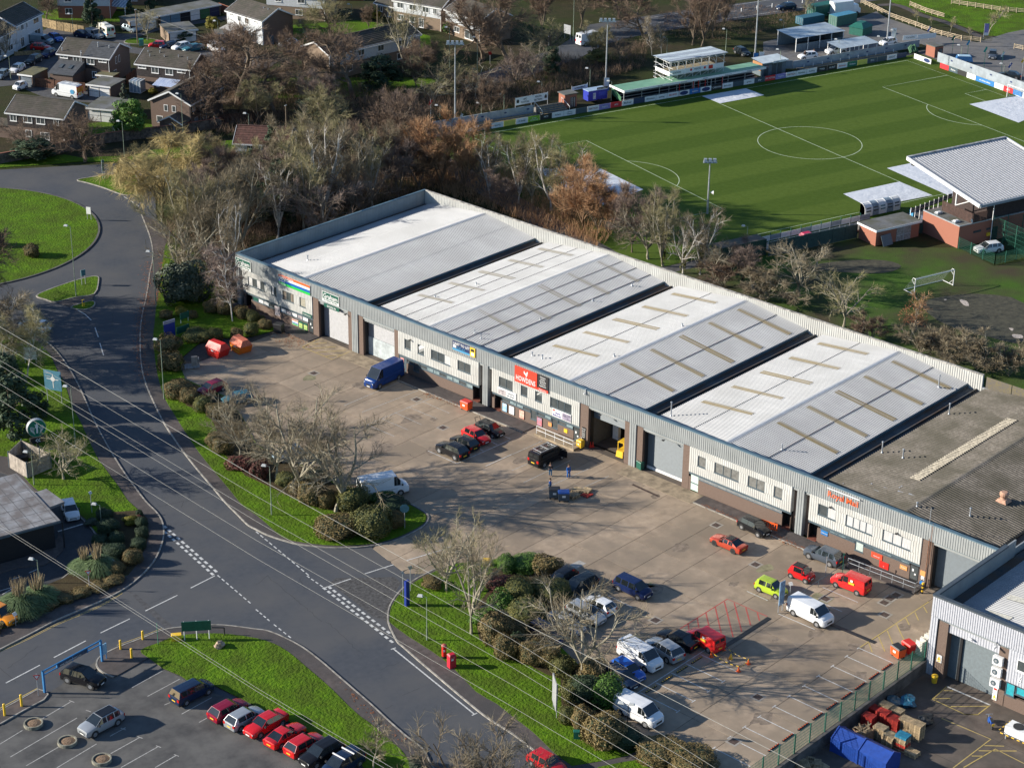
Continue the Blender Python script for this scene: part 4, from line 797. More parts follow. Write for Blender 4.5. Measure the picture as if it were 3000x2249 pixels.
park('hatch','red',14,(560,1480),(385,1580),'deep red hatchback between the vintage coupe and the black crossover',CG)
park('suv','black',14,(540,1660),(700,1570),'black crossover with white grille badge facing the car park',CG)
v=park('mpv','dkblue',14,(735,1750),(885,1655),'dark car with two white roof bars at the bottom edge of the row',CG);obj('roof_bar',MB().bar((.5,-.8,1.72),(.5,.8,1.72),.1),MW,v);obj('roof_bar',MB().bar((-.7,-.8,1.72),(-.7,.8,1.72),.1),MW,v)
park('suv','orange',13,(25,440),(-120,370),'orange crossover cut by the left edge below the pampas grass','cars at the coffee shop')
park('hatch','white',9,(572,1205),(520,1075),'white car waiting in the drive through lane under the canopy','cars at the coffee shop')
for k_,c_,f_,r_,l_ in(('van','paleblue',(395,398),(280,385),'pale blue and white van by the white terrace'),('hatch','blue',(490,372),(415,340),'bright blue car beside the white terrace garden'),('hatch','red',(385,445),(300,440),'red car behind the low fence of the white terrace'),
    ('suv','dark',(292,568),(365,530),'large dark four wheel drive in the estate parking row'),('hatch','navy',(418,508),(490,475),'navy hatchback behind the large dark four wheel drive'),('hatch','white',(150,640),(218,603),'white hatchback with black roof in the estate parking row'),('hatch','paleblue',(25,692),(85,655),'pale car at the left edge of the estate parking row'),
    ('minicar','white',(165,790),(235,768),'tiny white two seater before the small garage'),('smallvan','silver',(838,348),(745,320),'silver van parked beside the camper van'),('hatch','dkblue',(745,335),(670,325),'dark car in shadow left of the silver van'),
    ('hatch','paleblue',(1140,288),(1068,268),'blue grey hatchback alone in front of the garage yard'),('city','red',(1310,425),(1400,425),'red small car with white roof leftmost before the brown semi'),('saloon','dkblue',(1450,432),(1530,420),'dark blue car right of the red small car'),
    ('hatch','white',(1550,442),(1625,425),'white car in the middle of the row behind the brown semi'),('saloon','teal',(1650,455),(1730,440),'teal saloon beside the white car behind the brown semi'),('smallvan','white',(1880,468),(1800,438),'small white van at the right end of the row behind the brown semi')):
    park(k_,c_,1,f_,r_,l_,EG,z=0)
vc=park('tallvan','white',1,(487,835),(622,858),'white utility van with yellow chevron rear and roof rack in the estate',EG,z=0)
for k in range(5):obj('chevron',MB().obox((-3.0,(-.8+k*.4),1.5),Vector((.01,0,0)),Vector((0,.09,0)),Vector((0,.12,.75))),MY,vc)
obj('chevron_backing',BX(-2.985,-.95,.6,-2.975,.95,2.4),M_red,vc);obj('roof_rack',BX(-2.4,-.75,2.65,.9,-.68,2.72).box(-2.4,.68,2.65,.9,.75,2.72).box(-2.4,-.7,2.66,-2.3,.7,2.7).box(-.8,-.7,2.66,-.7,.7,2.7).box(.8,-.7,2.66,.9,.7,2.7),MS,vc)
obj('emblem',MB().lathe([(.45,0),(.45,.01)],16),M_sky,vc,loc=(-1.9,1.01,1.4)).rotation_euler=(math.pi/2,0,0)
vc=park('tallvan','cream',1,(842,300),(905,335),'cream camper van with blue band and roof hatch in the estate',EG,z=0,name='camper_van',cat='camper van')
for s in(-1,1):obj('side_band',BX(-2.8,s*1.0-.01,.9,2.,s*1.0+.01,1.15),M_sky,vc);obj('side_window',BX(-2.,s*.97-.03,1.5,-.9,s*.97+.03,2.),M_cglass,vc);obj('side_window',BX(-.5,s*.97-.03,1.5,.5,s*.97+.03,2.),M_cglass,vc)
obj('roof_hatch',BX(-1.,-.5,2.6,.5,.5,2.78),CARP['cream'],vc)
for k_,c_,n_,f_,r_,l_ in(('hatch','white',2,(260,412),(335,400),'white car in the lane behind the brown gable'),('hatch','white',2,(860,1665),(985,1655),'white car under the tall trees behind the warehouse'),('suv','dkblue',4,(130,100),(215,90),'dark four wheel drive on the far main road'),('hatch','dark',3,(1990,490),(1925,462),'dark hatchback on the stadium lane by the sponsor banners'),
    ('hatch','white',4,(320,520),(400,512),'white car behind the far pitch wall by two people'),('suv','white',4,(560,478),(650,465),'white four wheel drive under the open canopy'),('hatch','white',4,(1010,405),(1110,385),'white car behind the corner of the far wall'),('hatch','grey',4,(1900,530),(1905,460),'grey car facing the ground in the turnstile car park'),
    ('saloon','dark',4,(2030,678),(2130,690),'dark saloon behind the right hand pitch wall')):
    park(k_,c_,n_,f_,r_,l_,'cars around the stadium',z=0)
park('suv','white',8,(1862,545),(1990,530),'white four wheel drive in the fenced yard of the stand','cars around the stadium',z=0)
park('tallvan','white',3,(752,378),(640,400),'white high roof van driving on the road behind the trees','cars on the road',z=0)
# box truck
a=q(4,680,145);d=(q(4,840,125)-a).normalized();tr=thing('box_truck','white box truck parked behind the green container','truck',a+Vector((-d.y,d.x,0))*1.1,math.atan2(d.y,d.x))
obj('cargo_box',BX(-3.2,-1.1,.9,1.6,1.1,3.3),CARP['white'],tr);obj('cab',BX(1.7,-1.,.5,3.6,1.,1.5,.0,.02).box(1.7,-.98,1.5,3.2,.98,2.35,.15,.08),CARP['white'],tr);obj('windscreen',BX(3.02,-.85,1.55,3.22,.85,2.2),M_cglass,tr)
obj('tail_lift',BX(-3.9,-1.,.8,-3.25,1.,.9),MS,tr)
for x in(-2.,2.7):
    for s in(-1,1):w_=obj('wheel',MB().tube((0,-.13,0),(0,.13,0),.42,n=16),M_tyre,tr,loc=(x,s*.95,.42))
# ================================================================ vegetation
ZR={'R1':(680,720,480/2212),'R2':(1130,940,480/2212),'R3':(1440,1080,480/2212),'R4':(1900,1240,480/2212),'R5':(2330,1380,480/1269),'R6':(2520,1700,480/1269)}
_tl=tl
def tl(n,x,y):return(ZR[n][0]+x*ZR[n][2],ZR[n][1]+y*ZR[n][2])if n in ZR else _tl(n,x,y)
def bark(n,c,c2=None):return mat('bark_'+n,c,.95,.3,3.,col2=c2)
M_b=dict(grey=bark('grey',(.19,.165,.12),(.36,.33,.25)),brown=bark('brown',(.10,.075,.052),(.20,.155,.11)),orange=bark('orange',(.13,.075,.04),(.22,.14,.08)),pale=bark('pale',(.40,.37,.33),(.62,.59,.54)),willow=bark('willow',(.15,.12,.06),(.25,.2,.1)))
def twm(n,c,c2):return mat('twigs_'+n,c,.95,.3,.5,col2=c2,obvar=.12)
M_t=dict(grey=twm('grey',(.15,.115,.07),(.28,.235,.155)),brown=twm('brown',(.12,.078,.052),(.21,.145,.10)),orange=twm('orange',(.30,.165,.08),(.46,.28,.15)),purple=twm('purple',(.14,.10,.08),(.25,.185,.15)),willow=twm('willow',(.33,.25,.10),(.50,.40,.18)),olive=twm('olive',(.20,.175,.08),(.34,.30,.16)))
def lfm(n,c,c2):return mat('leaves_'+n,c,.75,.3,1.3,col2=c2,obvar=.15,detail=6)
M_l=dict(brown=lfm('brown',(.095,.068,.022),(.20,.145,.05)),olive=lfm('olive',(.055,.065,.012),(.15,.14,.03)),dark=lfm('dark',(.012,.030,.012),(.035,.062,.022)),bright=lfm('bright',(.03,.085,.008),(.10,.20,.015)),yellow=lfm('yellow',(.11,.11,.008),(.30,.25,.02)),gold=lfm('gold',(.3,.2,.01),(.55,.36,.02)),rust=lfm('rust',(.15,.05,.018),(.32,.12,.05)),greyg=lfm('grey_green',(.035,.05,.03),(.09,.11,.07)),red=lfm('red',(.07,.018,.014),(.16,.05,.035)),straw=lfm('straw',(.2,.15,.07),(.42,.33,.2)),pampas=lfm('pampas',(.05,.09,.03),(.14,.20,.08)))
def tw(mb,p,d,L,w,rng):
    s=d.cross(Vector((rng.uniform(-1,1),rng.uniform(-1,1),rng.uniform(-1,1))))
    if s.length<1e-3:return
    s=s.normalized()*w/2;e=p+d*L;mb.quad(p-s,p+s,e+s*.35,e-s*.35)
def make_tree(seed,H,spread,up,fork=0,n1=9,n2=6,n3=6,n4=5,droop=0.,tk=.16,clear=.25,twl=.75,tww=.028,crook=.18):
    """bare tree of height H; up = how steeply limbs climb; returns limb mesh and twig mesh builders"""
    rng=random.Random(seed);T,K=MB(),MB()
    rd=lambda s=1.:Vector((rng.uniform(-s,s),rng.uniform(-s,s),rng.uniform(-s,s)))
    def limb(p,d,L,r,lev,segs):
        pts=[(p,r,d)];st=L/segs
        for k in range(segs):
            d=(d+rd(crook)+Vector((0,0,(.10 if up>.5 else .04)-droop*(lev/3.)))).normalized();p=p+d*st;r2=r*(1-.72*(k+1)/segs)
            pts.append((p,r2,d))
        nn=(7,5,4,3)[min(lev,3)]
        for(a,ra,_),(b,rb,_)in zip(pts,pts[1:]):(T if lev<3 else K).tube(a,b,ra,rb,nn,caps=False)
        return pts
    def along(pts,t):
        x=t*(len(pts)-1);i=min(int(x),len(pts)-2);f=x-i
        return pts[i][0].lerp(pts[i+1][0],f),lerp(pts[i][1],pts[i+1][1],f),pts[i+1][2]
    def side(d,ang):
        s=d.cross(rd()).normalized();return(d*math.cos(ang)+s*math.sin(ang)).normalized()
    stems=[]
    if fork:
        base=limb(Vector((0,0,-.1)),Vector((0,0,1)),H*clear,tk,0,3);stems0=[]
        for k in range(fork):
            a=2*math.pi*(k+rng.random()*.6)/fork;t=lerp(.75,.25,up)
            stems.append(limb(base[-1][0],Vector((math.cos(a)*t,math.sin(a)*t,1)).normalized(),H*(1-clear)*rng.uniform(.75,.98),tk*.7,0,6))
        n1=max(3,n1//fork)
    else:stems=[limb(Vector((0,0,-.1)),Vector((0,0,1)),H*.9,tk,0,8)]
    for s in stems:
        for k in range(n1):
            t=lerp(clear if not fork else .12,.97,(k+rng.random()*.8)/n1);p,r,d=along(s,t)
            L1=H*spread*rng.uniform(.7,1.1)*(1-.5*t if not fork else .8-.35*t)
            for p1 in[limb(p,side(d,lerp(1.25,.5,up)+rng.uniform(-.15,.15)),L1,r*.55+.01,1,4)]:
                for j in range(n2):
                    p2_,r2,d2=along(p1,lerp(.18,1,(j+rng.random())/n2))
                    b2=limb(p2_,side(d2,rng.uniform(.45,.95)),L1*rng.uniform(.35,.6),max(.032,r2*.6),2,3)
                    for i in range(n3):
                        p3,r3,d3=along(b2,lerp(.1,1,(i+rng.random())/n3));L3=L1*rng.uniform(.16,.3)
                        dd=side(d3,rng.uniform(.3,.9));dd=(dd+Vector((0,0,.25*up-droop))).normalized();tw(K,p3,dd,L3,tww*1.7,rng)
                        for _ in range(n4):
                            q3=p3+dd*L3*rng.uniform(.15,1);d4=side(dd,rng.uniform(.2,.85));d4=(d4+Vector((0,0,.3*up-droop*1.6))).normalized();tw(K,q3,d4,twl*rng.uniform(.6,1.2),tww,rng)
    return T,K
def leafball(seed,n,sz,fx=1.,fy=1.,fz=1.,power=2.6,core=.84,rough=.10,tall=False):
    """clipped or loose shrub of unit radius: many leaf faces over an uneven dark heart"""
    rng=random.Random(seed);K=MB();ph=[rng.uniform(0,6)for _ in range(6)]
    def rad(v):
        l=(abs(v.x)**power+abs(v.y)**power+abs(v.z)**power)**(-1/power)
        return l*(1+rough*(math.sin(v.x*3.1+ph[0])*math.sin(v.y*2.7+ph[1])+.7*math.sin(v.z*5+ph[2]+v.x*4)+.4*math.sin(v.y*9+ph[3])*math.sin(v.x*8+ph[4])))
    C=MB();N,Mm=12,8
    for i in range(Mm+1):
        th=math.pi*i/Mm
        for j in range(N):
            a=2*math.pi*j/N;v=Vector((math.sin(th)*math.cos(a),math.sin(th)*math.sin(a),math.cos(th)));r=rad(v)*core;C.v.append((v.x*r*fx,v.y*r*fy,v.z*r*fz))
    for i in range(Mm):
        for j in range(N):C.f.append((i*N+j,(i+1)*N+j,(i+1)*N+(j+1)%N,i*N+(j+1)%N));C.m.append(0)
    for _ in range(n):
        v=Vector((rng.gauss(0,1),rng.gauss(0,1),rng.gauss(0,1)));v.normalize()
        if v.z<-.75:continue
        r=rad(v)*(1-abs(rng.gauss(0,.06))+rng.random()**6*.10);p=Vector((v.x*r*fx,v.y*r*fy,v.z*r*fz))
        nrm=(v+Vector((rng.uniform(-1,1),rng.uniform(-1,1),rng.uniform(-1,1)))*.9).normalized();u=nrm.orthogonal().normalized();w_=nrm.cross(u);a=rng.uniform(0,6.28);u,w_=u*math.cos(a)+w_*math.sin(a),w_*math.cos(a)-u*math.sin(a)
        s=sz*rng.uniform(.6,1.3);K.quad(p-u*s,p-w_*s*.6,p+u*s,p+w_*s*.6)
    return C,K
def crown_tree(seed,H,W,n,sz,blobs=26,cone=False):
    """evergreen tree: leaf faces gathered in clumps through the crown"""
    rng=random.Random(seed);K=MB();T=MB().tube((0,0,-.1),(0,0,H*.8),.16,.05,7)
    for b in range(blobs):
        t=(b+.5)/blobs if cone else rng.random()
        zz=H*lerp(.12,.96,t)if cone else H*(.14+.76*t)
        rr=(W*(1-t)*.95+.15)if cone else W*1.1*math.sqrt(max(.05,1-((t-.4)/.66)**2))
        a=rng.uniform(0,6.28)+b*2.4;rad_=rr*rng.uniform(.45,.8);c=Vector((math.cos(a)*rad_,math.sin(a)*rad_,zz));cs=max(.35,W*rng.uniform(.25,.42)*((1.1-t)if cone else 1))
        T.tube((0,0,max(.2,zz-cs)),c,.05,.02,4,caps=False)
        for _ in range(n//blobs):
            v=Vector((rng.gauss(0,1),rng.gauss(0,1),rng.gauss(0,.75)));v=v.normalized()*cs*rng.uniform(.6,1.05)if v.length else v
            p=c+v;nr=(v.normalized()+Vector((rng.uniform(-1,1),rng.uniform(-1,1),rng.uniform(-.2,1)))*.7).normalized();u=nr.orthogonal().normalized();w_=nr.cross(u);s=sz*rng.uniform(.6,1.3)
            K.quad(p-u*s,p-w_*s*.6,p+u*s,p+w_*s*.6)
    return T,K
TP={}
def tproto(key,fn,*a,**k):
    if key not in TP:
        T,K=fn(*a,**k);TP[key]=(T.mesh('trunk',M_b['brown']),K.mesh('crown',M_t['brown']))
    return TP[key]
STY={}      # style -> list of (mesh pair, nominal height)
def style(name,variants,fn,H,**k):STY[name]=[(tproto((name,v),fn,100*v+len(name),H,**k),H)for v in range(variants)]
style('up',4,make_tree,12.,spread=.31,up=.8,fork=5,n1=25,n2=6,n3=5,n4=6,clear=.14,tk=.19,twl=.8,tww=.024)
style('oak',3,make_tree,11.,spread=.52,up=.30,n1=15,n2=8,n3=7,n4=7,tk=.32,clear=.22,twl=.8,tww=.032,crook=.28)
style('fine',3,make_tree,10.,spread=.36,up=.7,fork=4,n1=22,n2=7,n3=7,n4=8,clear=.14,tk=.14,twl=.75,tww=.025)
style('street',4,make_tree,8.,spread=.46,up=.45,fork=5,n1=25,n2=6,n3=5,n4=4,clear=.2,tk=.18,twl=.6,tww=.019,crook=.2)
style('birch',2,make_tree,11.,spread=.24,up=.6,n1=20,n2=6,n3=6,n4=7,clear=.2,tk=.085,droop=.22,twl=.7,tww=.024)
style('willow',2,make_tree,11.,spread=.42,up=.55,fork=4,n1=22,n2=7,n3=7,n4=9,clear=.15,tk=.2,droop=.38,twl=1.2,tww=.026)
style('sapling',2,make_tree,5.,spread=.3,up=.7,n1=10,n2=5,n3=4,n4=4,clear=.3,tk=.06,twl=.5,tww=.02)
style('bush',3,make_tree,4.5,spread=.5,up=.5,fork=6,n1=24,n2=5,n3=6,n4=8,clear=.04,tk=.08,twl=.5,tww=.026)
def setm(o,m):o.material_slots[0].link='OBJECT';o.material_slots[0].material=m
TRN=[0]
def tree(sty,tc,bc,n,bx,by,ty,label,wf=1.,group=None,z=0.,name='bare_tree',ivy=False,H=None,cat='tree'):
    p=q(n,bx,by,z);h=H or hgt(n,bx,by,ty,z);TRN[0]+=1;i=TRN[0]
    (tm,km),H0=STY[sty][i%len(STY[sty])];s=h/H0
    r=thing(name,label,cat,p,(i*2.399)%6.28,group,(s*wf,s*wf,s))
    setm(obj('trunk',None,None,r,mesh=tm),M_b[bc]);setm(obj('crown',None,None,r,mesh=km),M_t[tc])
    if ivy:o=obj('ivy',None,None,r,mesh=IVY,loc=(0,0,h*.0));o.scale=(1/(s*wf)*.5,1/(s*wf)*.5,1/s*h*.22);
    return r
_c,_k=leafball(5,900,.10,.8,.8,1.,rough=.35);
for i_,v_ in enumerate(_k.v):_k.v[i_]=(v_[0],v_[1],v_[2]+1)
IVY=_k.mesh('ivy',M_l['olive'])
SH={}
for v in range(4):
    c_,k_=leafball(40+v,5200,.055,power=2.3,rough=.13);SH['ball',v]=(c_,k_)
    c_,k_=leafball(60+v,4200,.075,power=2.1,rough=.2,core=.75);SH['loose',v]=(c_,k_)
SHM={}
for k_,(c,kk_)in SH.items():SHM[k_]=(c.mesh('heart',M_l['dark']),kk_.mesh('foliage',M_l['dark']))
SHN=[0];HY,HL,HM,HC='clipped shrubs by the warehouse corner','shrubs of the bed by the coffee shop','shrubs of the yard hedge','clipped shrubs of the lower yard hedge'
def shrub(kind,col,n,x,yb,yt,w,label,group=None,z=.12,name='clipped_shrub',dep=None,rz=None,cat='shrub'):
    """x, yb: middle of the near foot; yt: top row; w: width in tile pixels"""
    p0=q(n,x,yb,z);pr=q(n,x+w/2,yb,z);pl=q(n,x-w/2,yb,z);R=(pr-pl).length/2;d=Vector((p0.x-CX,p0.y-CY,0)).normalized()
    D=R*(dep or .9);c=p0+d*D*.85;yy=tl(n,x,yt)[1];h=1.
    for _ in range(10):
        def py(hh):dd=Vector((c.x-CX,c.y-CY,z+hh-CZ));return 1124.5-F*dd.dot(up2)/dd.dot(fw)
        a,b=py(h),py(h+.1);h+=(yy-a)/((b-a)/.1)
    h=max(.5,h*.97);SHN[0]+=1;i=SHN[0];cm,km=SHM[kind,i%4]
    r=thing(name,label,cat,(c.x,c.y,z+h*.46),rz if rz is not None else(i*1.7)%6.28 if dep is None else math.atan2(d.y,d.x)-math.pi/2,group,(R*(1.14 if group in(HC,HM)else 1),(D if dep else R)*(1.1 if group in(HC,HM)else 1),h*.56))
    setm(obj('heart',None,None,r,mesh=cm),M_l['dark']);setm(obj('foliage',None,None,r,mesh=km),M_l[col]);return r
CT_={}
def evergreen(kind,col,n,bx,by,ty,wpx,label,group=None,name='evergreen_tree',z=0.,cat='tree'):
    p=q(n,bx,by,z);h=hgt(n,bx,by,ty,z);R=(q(n,bx+wpx/2,by,z)-q(n,bx-wpx/2,by,z)).length/2;key=(kind,TRN[0]%2);TRN[0]+=1
    if key not in CT_:
        T,K=crown_tree(7+key[1],8.,2.4,7000,.17,34,kind=='cone');CT_[key]=(T.mesh('trunk',M_b['brown']),K.mesh('crown',M_l['dark']))
    r=thing(name,label,cat,p,TRN[0]*1.3%6.28,group,(R/2.6,R/2.6,h/8.));setm(obj('trunk',None,None,r,mesh=CT_[key][0]),M_b['brown']);setm(obj('crown',None,None,r,mesh=CT_[key][1]),M_l[col]);return r

# ---- trees by the road and the yard
ORD=('first','second','third','fourth','fifth','sixth','seventh','eighth','ninth','tenth','eleventh','twelfth','thirteenth','fourteenth','fifteenth','sixteenth','seventeenth','eighteenth','nineteenth','twentieth');GY='bare trees along the yard hedge'
tree('street','grey','grey',9,1990,400,-20,'small bare tree before the dark red car near the skips',.95,GY)
tree('street','grey','grey',9,2080,640,200,'leaning pale bare tree at the upper end of the yard hedge',1.1,GY)
tree('street','grey','grey',10,180,830,170,'bare tree in front of the pale grey car',1.2,GY)
tree('street','grey','grey',10,385,1000,120,'tall bare tree with lichen in the middle of the yard hedge',1.05,GY)
tree('street','grey','grey',10,690,1110,280,'bare tree with low branches left of the white high roof van',1.15,GY)
GE='bare trees beside the yard entrance'
tree('street','olive','grey',14,1640,130,-480,'left and larger bare tree at the yard entrance corner',1.0,GE)
tree('street','grey','grey',14,1860,505,-420,'thin tall bare tree on the grass right of the entrance tree',.72,GE)
tree('street','grey','grey',15,600,900,90,'big spreading bare tree over the parked pale cars',1.15)
tree('sapling','grey','grey',14,1010,1700,1250,'young bare tree on the grass by the red car row',1.3)
tree('street','grey','brown',14,1830,2150,1280,'bushy bare tree crown at the bottom edge of the road',1.15)
tree('street','grey','brown',14,2120,2200,1480,'second bushy bare crown at the bottom edge near the red hatchback',1.2)
tree('birch','grey','pale',5,120,1500,800,'pale multi stemmed birch at the left road edge',1.3)
tree('birch','olive','pale',5,235,1600,900,'birch beside the two white notice boards',1.2)
tree('birch','olive','pale',5,60,1640,950,'birch at the left picture edge behind the notice boards',1.2)
tree('street','olive','grey',9,550,830,440,'weeping rounded bare tree by the wooden bin enclosure',1.5)
tree('birch','purple','pale',5,2010,1125,440,'white stemmed birch at the warehouse corner',1.15)
tree('birch','purple','pale',5,1880,900,480,'purple twigged birch behind the clipped shrubs',1.2)
# ---- wood between the road and the warehouse, named by what they stand beside
WD='bare trees of the wood behind the warehouse'
wood=[('willow','willow','willow',350,470,290,1.3,'golden drooping willow at the roundabout edge of the wood'),('willow','willow','willow',405,425,285,1.1,'golden willow standing behind the roundabout willow'),
 ('up','olive','grey',395,560,370,1.25,'olive tinted tree overhanging the pavement below the willow'),('up','grey','grey',455,575,380,1.2,'grey tree nearest the dark evergreen shrub by the road'),('up','grey','pale',500,600,420,1.0,'pale stemmed tree just left of the warehouse corner'),
 ('fine','purple','brown',440,500,350,1.3,'purple brown tree between the willow and the grey trees'),('up','grey','grey',530,545,350,1.1,'grey tree behind the front end of the side parapet'),('up','grey','pale',600,515,330,1.1,'pale trunked tree above the side parapet, first third'),
 ('up','olive','grey',655,500,290,1.1,'olive tree above the middle of the side parapet'),('up','grey','pale',700,480,275,1.1,'tall pale tree just past the middle of the side parapet'),('up','grey','grey',755,462,280,1.1,'tall grey tree two thirds along the side parapet'),('up','olive','pale',805,445,285,1.0,'pale twin limbed tree near the far end of the side parapet'),
 ('fine','purple','brown',860,432,300,1.2,'purple brown tree at the far corner of the warehouse'),('up','grey','grey',640,420,250,1.4,'broad grey tree clump behind the parapet trees'),('up','olive','grey',720,410,250,1.3,'olive grey tree clump behind the tall pale tree'),('oak','brown','brown',820,365,200,1.05,'round russet oak rising above the middle of the wood'),
 ('fine','brown','brown',560,440,310,1.3,'dark brown tree left of the hidden house chimney'),('fine','purple','brown',480,440,310,1.3,'brown purple tree right behind the golden willow'),('fine','orange','orange',960,415,240,1.25,'large orange twigged tree left of the pitch corner'),('fine','orange','orange',1003,420,258,.9,'slender orange twigged tree nearest the pitch corner'),
 ('fine','brown','brown',905,420,300,1.2,'brown tree between the russet oak and the orange tree'),('fine','brown','brown',890,370,260,1.3,'brown shrubby tree behind the orange tree'),('up','grey','pale',1060,430,285,1.0,'pale stemmed tree right of the slender orange tree'),('up','olive','pale',1120,440,280,1.1,'tall pale tree before the pitch end fence'),
 ('up','olive','pale',1190,455,275,1.25,'widest pale tree before the left penalty area'),('fine','purple','brown',1090,455,370,1.4,'low brown thicket tree behind the rear parapet'),('fine','orange','orange',1262,500,340,1.3,'orange tree over the large white pitch cover'),('fine','orange','orange',1310,520,385,1.2,'orange tree right of the large white pitch cover'),
 ('fine','orange','brown',1235,480,410,1.6,'low orange thicket before the white pitch cover'),('fine','purple','brown',1365,545,400,1.1,'brown tree right of the orange trees'),('up','olive','grey',1432,575,405,1.15,'tall olive tree with ivy on its trunk above the third roof'),('up','grey','pale',1512,592,440,1.1,'pale forked tree with ivy by the green container'),
 ('street','grey','pale',1475,590,470,.8,'thin pale tree between the two ivy trees'),('street','grey','grey',1725,640,525,1.5,'spreading grey tree on the edge of the training pitch'),('street','olive','grey',1822,705,590,1.2,'olive tree with ivied foot above the fourth roof'),('fine','purple','brown',1600,615,530,1.8,'low brown thicket tree beside the green container')]
for(st_,tc_,bc_,x,yb,yt,wf,lb)in wood:tree(st_,tc_,bc_,0,x,yb,yt,lb,wf,WD,ivy='ivy' in lb)
for(x,yb,yt,wf,lb)in((1990,765,705,1.5,'grey rounded bush right of the rust leaved tree'),(2045,780,712,1.5,'grey bush with yellow tips beyond the rounded one'),(2110,800,722,1.6,'grey bush at the right end of the rear parapet'),(2180,812,745,1.5,'grey bush at the right picture edge behind the old roof'),(1655,650,580,1.8,'brown bush between the container and the spreading grey tree'),(1880,735,680,1.6,'dark brown bush right of the olive tree'),(1560,620,560,1.6,'brown bush beside the pale forked tree')):
    tree('bush','grey' if 'grey' in lb else 'brown','grey',0,x,yb,yt,lb,wf,'bushes behind the rear parapet',name='bare_bush',cat='bush')
for i,(x,yb,yt,st_,tc_)in enumerate(((415,610,470,'street','grey'),(470,540,380,'fine','olive'),(505,500,350,'up','grey'),(545,430,300,'up','olive'),(572,455,310,'up','grey'),(625,470,320,'fine','purple'),(675,440,270,'up','olive'),(690,530,380,'street','purple'),(745,430,265,'fine','brown'),(780,480,350,'street','brown'),(835,410,270,'up','grey'),(870,390,250,'fine','brown'),(930,400,270,'fine','orange'),(1030,390,300,'street','brown'),(1150,440,300,'up','grey'),(1215,470,320,'up','olive'),(1290,510,400,'fine','orange'),(1400,560,440,'street','grey'),(1545,605,520,'street','grey'))):
    tree(st_,tc_,'brown' if tc_ !='grey' else 'grey',0,x,yb,yt,'%s bare tree of the inner row of the wood, %s from the willow'%({'grey':'grey','olive':'olive','brown':'brown','purple':'purplish','orange':'orange'}[tc_],ORD[i]),1.3,WD)
for i,(x,yb,yt,st_)in enumerate(((440,240,130,'oak'),(520,200,110,'oak'),(560,270,170,'fine'),(640,200,100,'oak'),(690,250,150,'fine'),(740,300,190,'oak'),(900,190,90,'fine'),(860,280,190,'fine'),(960,210,120,'street'),(1060,250,170,'fine'),(1110,190,110,'street'),(1290,130,50,'fine'),(1390,80,-10,'oak'),(1490,60,-30,'oak'),(1180,130,40,'street'),(620,150,70,'fine'))):
    tree(st_,('brown','purple','olive')[i%3],'brown',0,x,yb,yt,'%s bare tree on the bank between estate and stadium, %s from the left'%(('brown','purplish','olive')[i%3],ORD[i]),1.35,WD)
for i,(x,y)in enumerate(((-420,1150),(-520,1330),(-640,950),(-760,1250),(-560,1550))):tree('oak','brown','brown',5,x,y,y-900,'bare oak just beyond the left picture edge, %s from the road'%ORD[i],1.,GY)
# rust-leaved young tree
r=tree('sapling','orange','grey',8,1235,1275,880,'small tree keeping rust coloured leaves by the training goal',1.25)
lf=leafball(90,900,.05,1,1,1.15,power=2.,rough=.3,core=.1)[1];o=obj('leaves',lf,M_l['rust'],r,loc=(0,0,2.6));o.scale=(1.05,1.05,1.25)
# thicket masses nobody could count
def thicket(label,pts,n,hmin,hmax,m,seed,w=.045,name='undergrowth'):
    rng=random.Random(seed);P=[(p.x,p.y)for p in pts];xs=[p[0]for p in P];ys=[p[1]for p in P];K=MB();k=0
    while k<n:
        x,y=rng.uniform(min(xs),max(xs)),rng.uniform(min(ys),max(ys))
        if not inside(x,y,P):continue
        k+=1;h=lerp(hmin,hmax,rng.random())*(.5+vnoise(x*.35,y*.35,seed))
        for _ in range(5):
            d=Vector((rng.uniform(-.6,.6),rng.uniform(-.6,.6),1)).normalized();b=Vector((x+rng.uniform(-.4,.4),y+rng.uniform(-.4,.4),rng.uniform(0,h*.4)));tw(K,b,d,h*rng.uniform(.4,.8),w,rng)
    o=obj(name,K,m,kind='stuff');tag(o,label,'undergrowth');return o
thicket('tangled brown undergrowth on the floor of the wood left of the warehouse',ql(0,[(350,500),(420,440),(560,400),(900,360),(1000,400),(900,425),(600,520),(520,560),(500,640),(430,640),(380,590)]),3800,1.2,3.2,M_t['brown'],1)
thicket('dark bramble strip running along the rear parapet',[AB(a,b)for a,b in((0,38),(0,50),(30,46),(70,43.5),(122,42),(122,38))],4200,.8,2.3,mat('bramble',(.03,.032,.014),.95,.4,.4,col2=(.09,.07,.03)),2)
thicket('orange brown scrub between the parapet and the pitch fence',ql(0,[(880,400),(1020,330),(1160,400),(1330,500),(1290,540),(1100,470)]),2400,1.,2.6,M_t['orange'],3)
thicket('brown scrub between the estate and the pitch road',ql(0,[(430,250),(520,190),(680,180),(880,200),(980,190),(1000,240),(860,290),(600,300),(450,300)]),3600,.8,2.8,M_t['brown'],4)
thicket('scrub on the bank beside the stadium lane',ql(0,[(980,160),(1080,175),(1180,120),(1290,140),(1400,90),(1390,150),(1250,190),(1100,240),(985,250)]),2600,.6,2.2,M_t['brown'],5)
thicket('dead bracken on the verge of the far main road',ql(0,[(1420,30),(1600,10),(1760,20),(1700,60),(1560,90),(1430,80)]),1600,.3,.9,M_t['brown'],6)
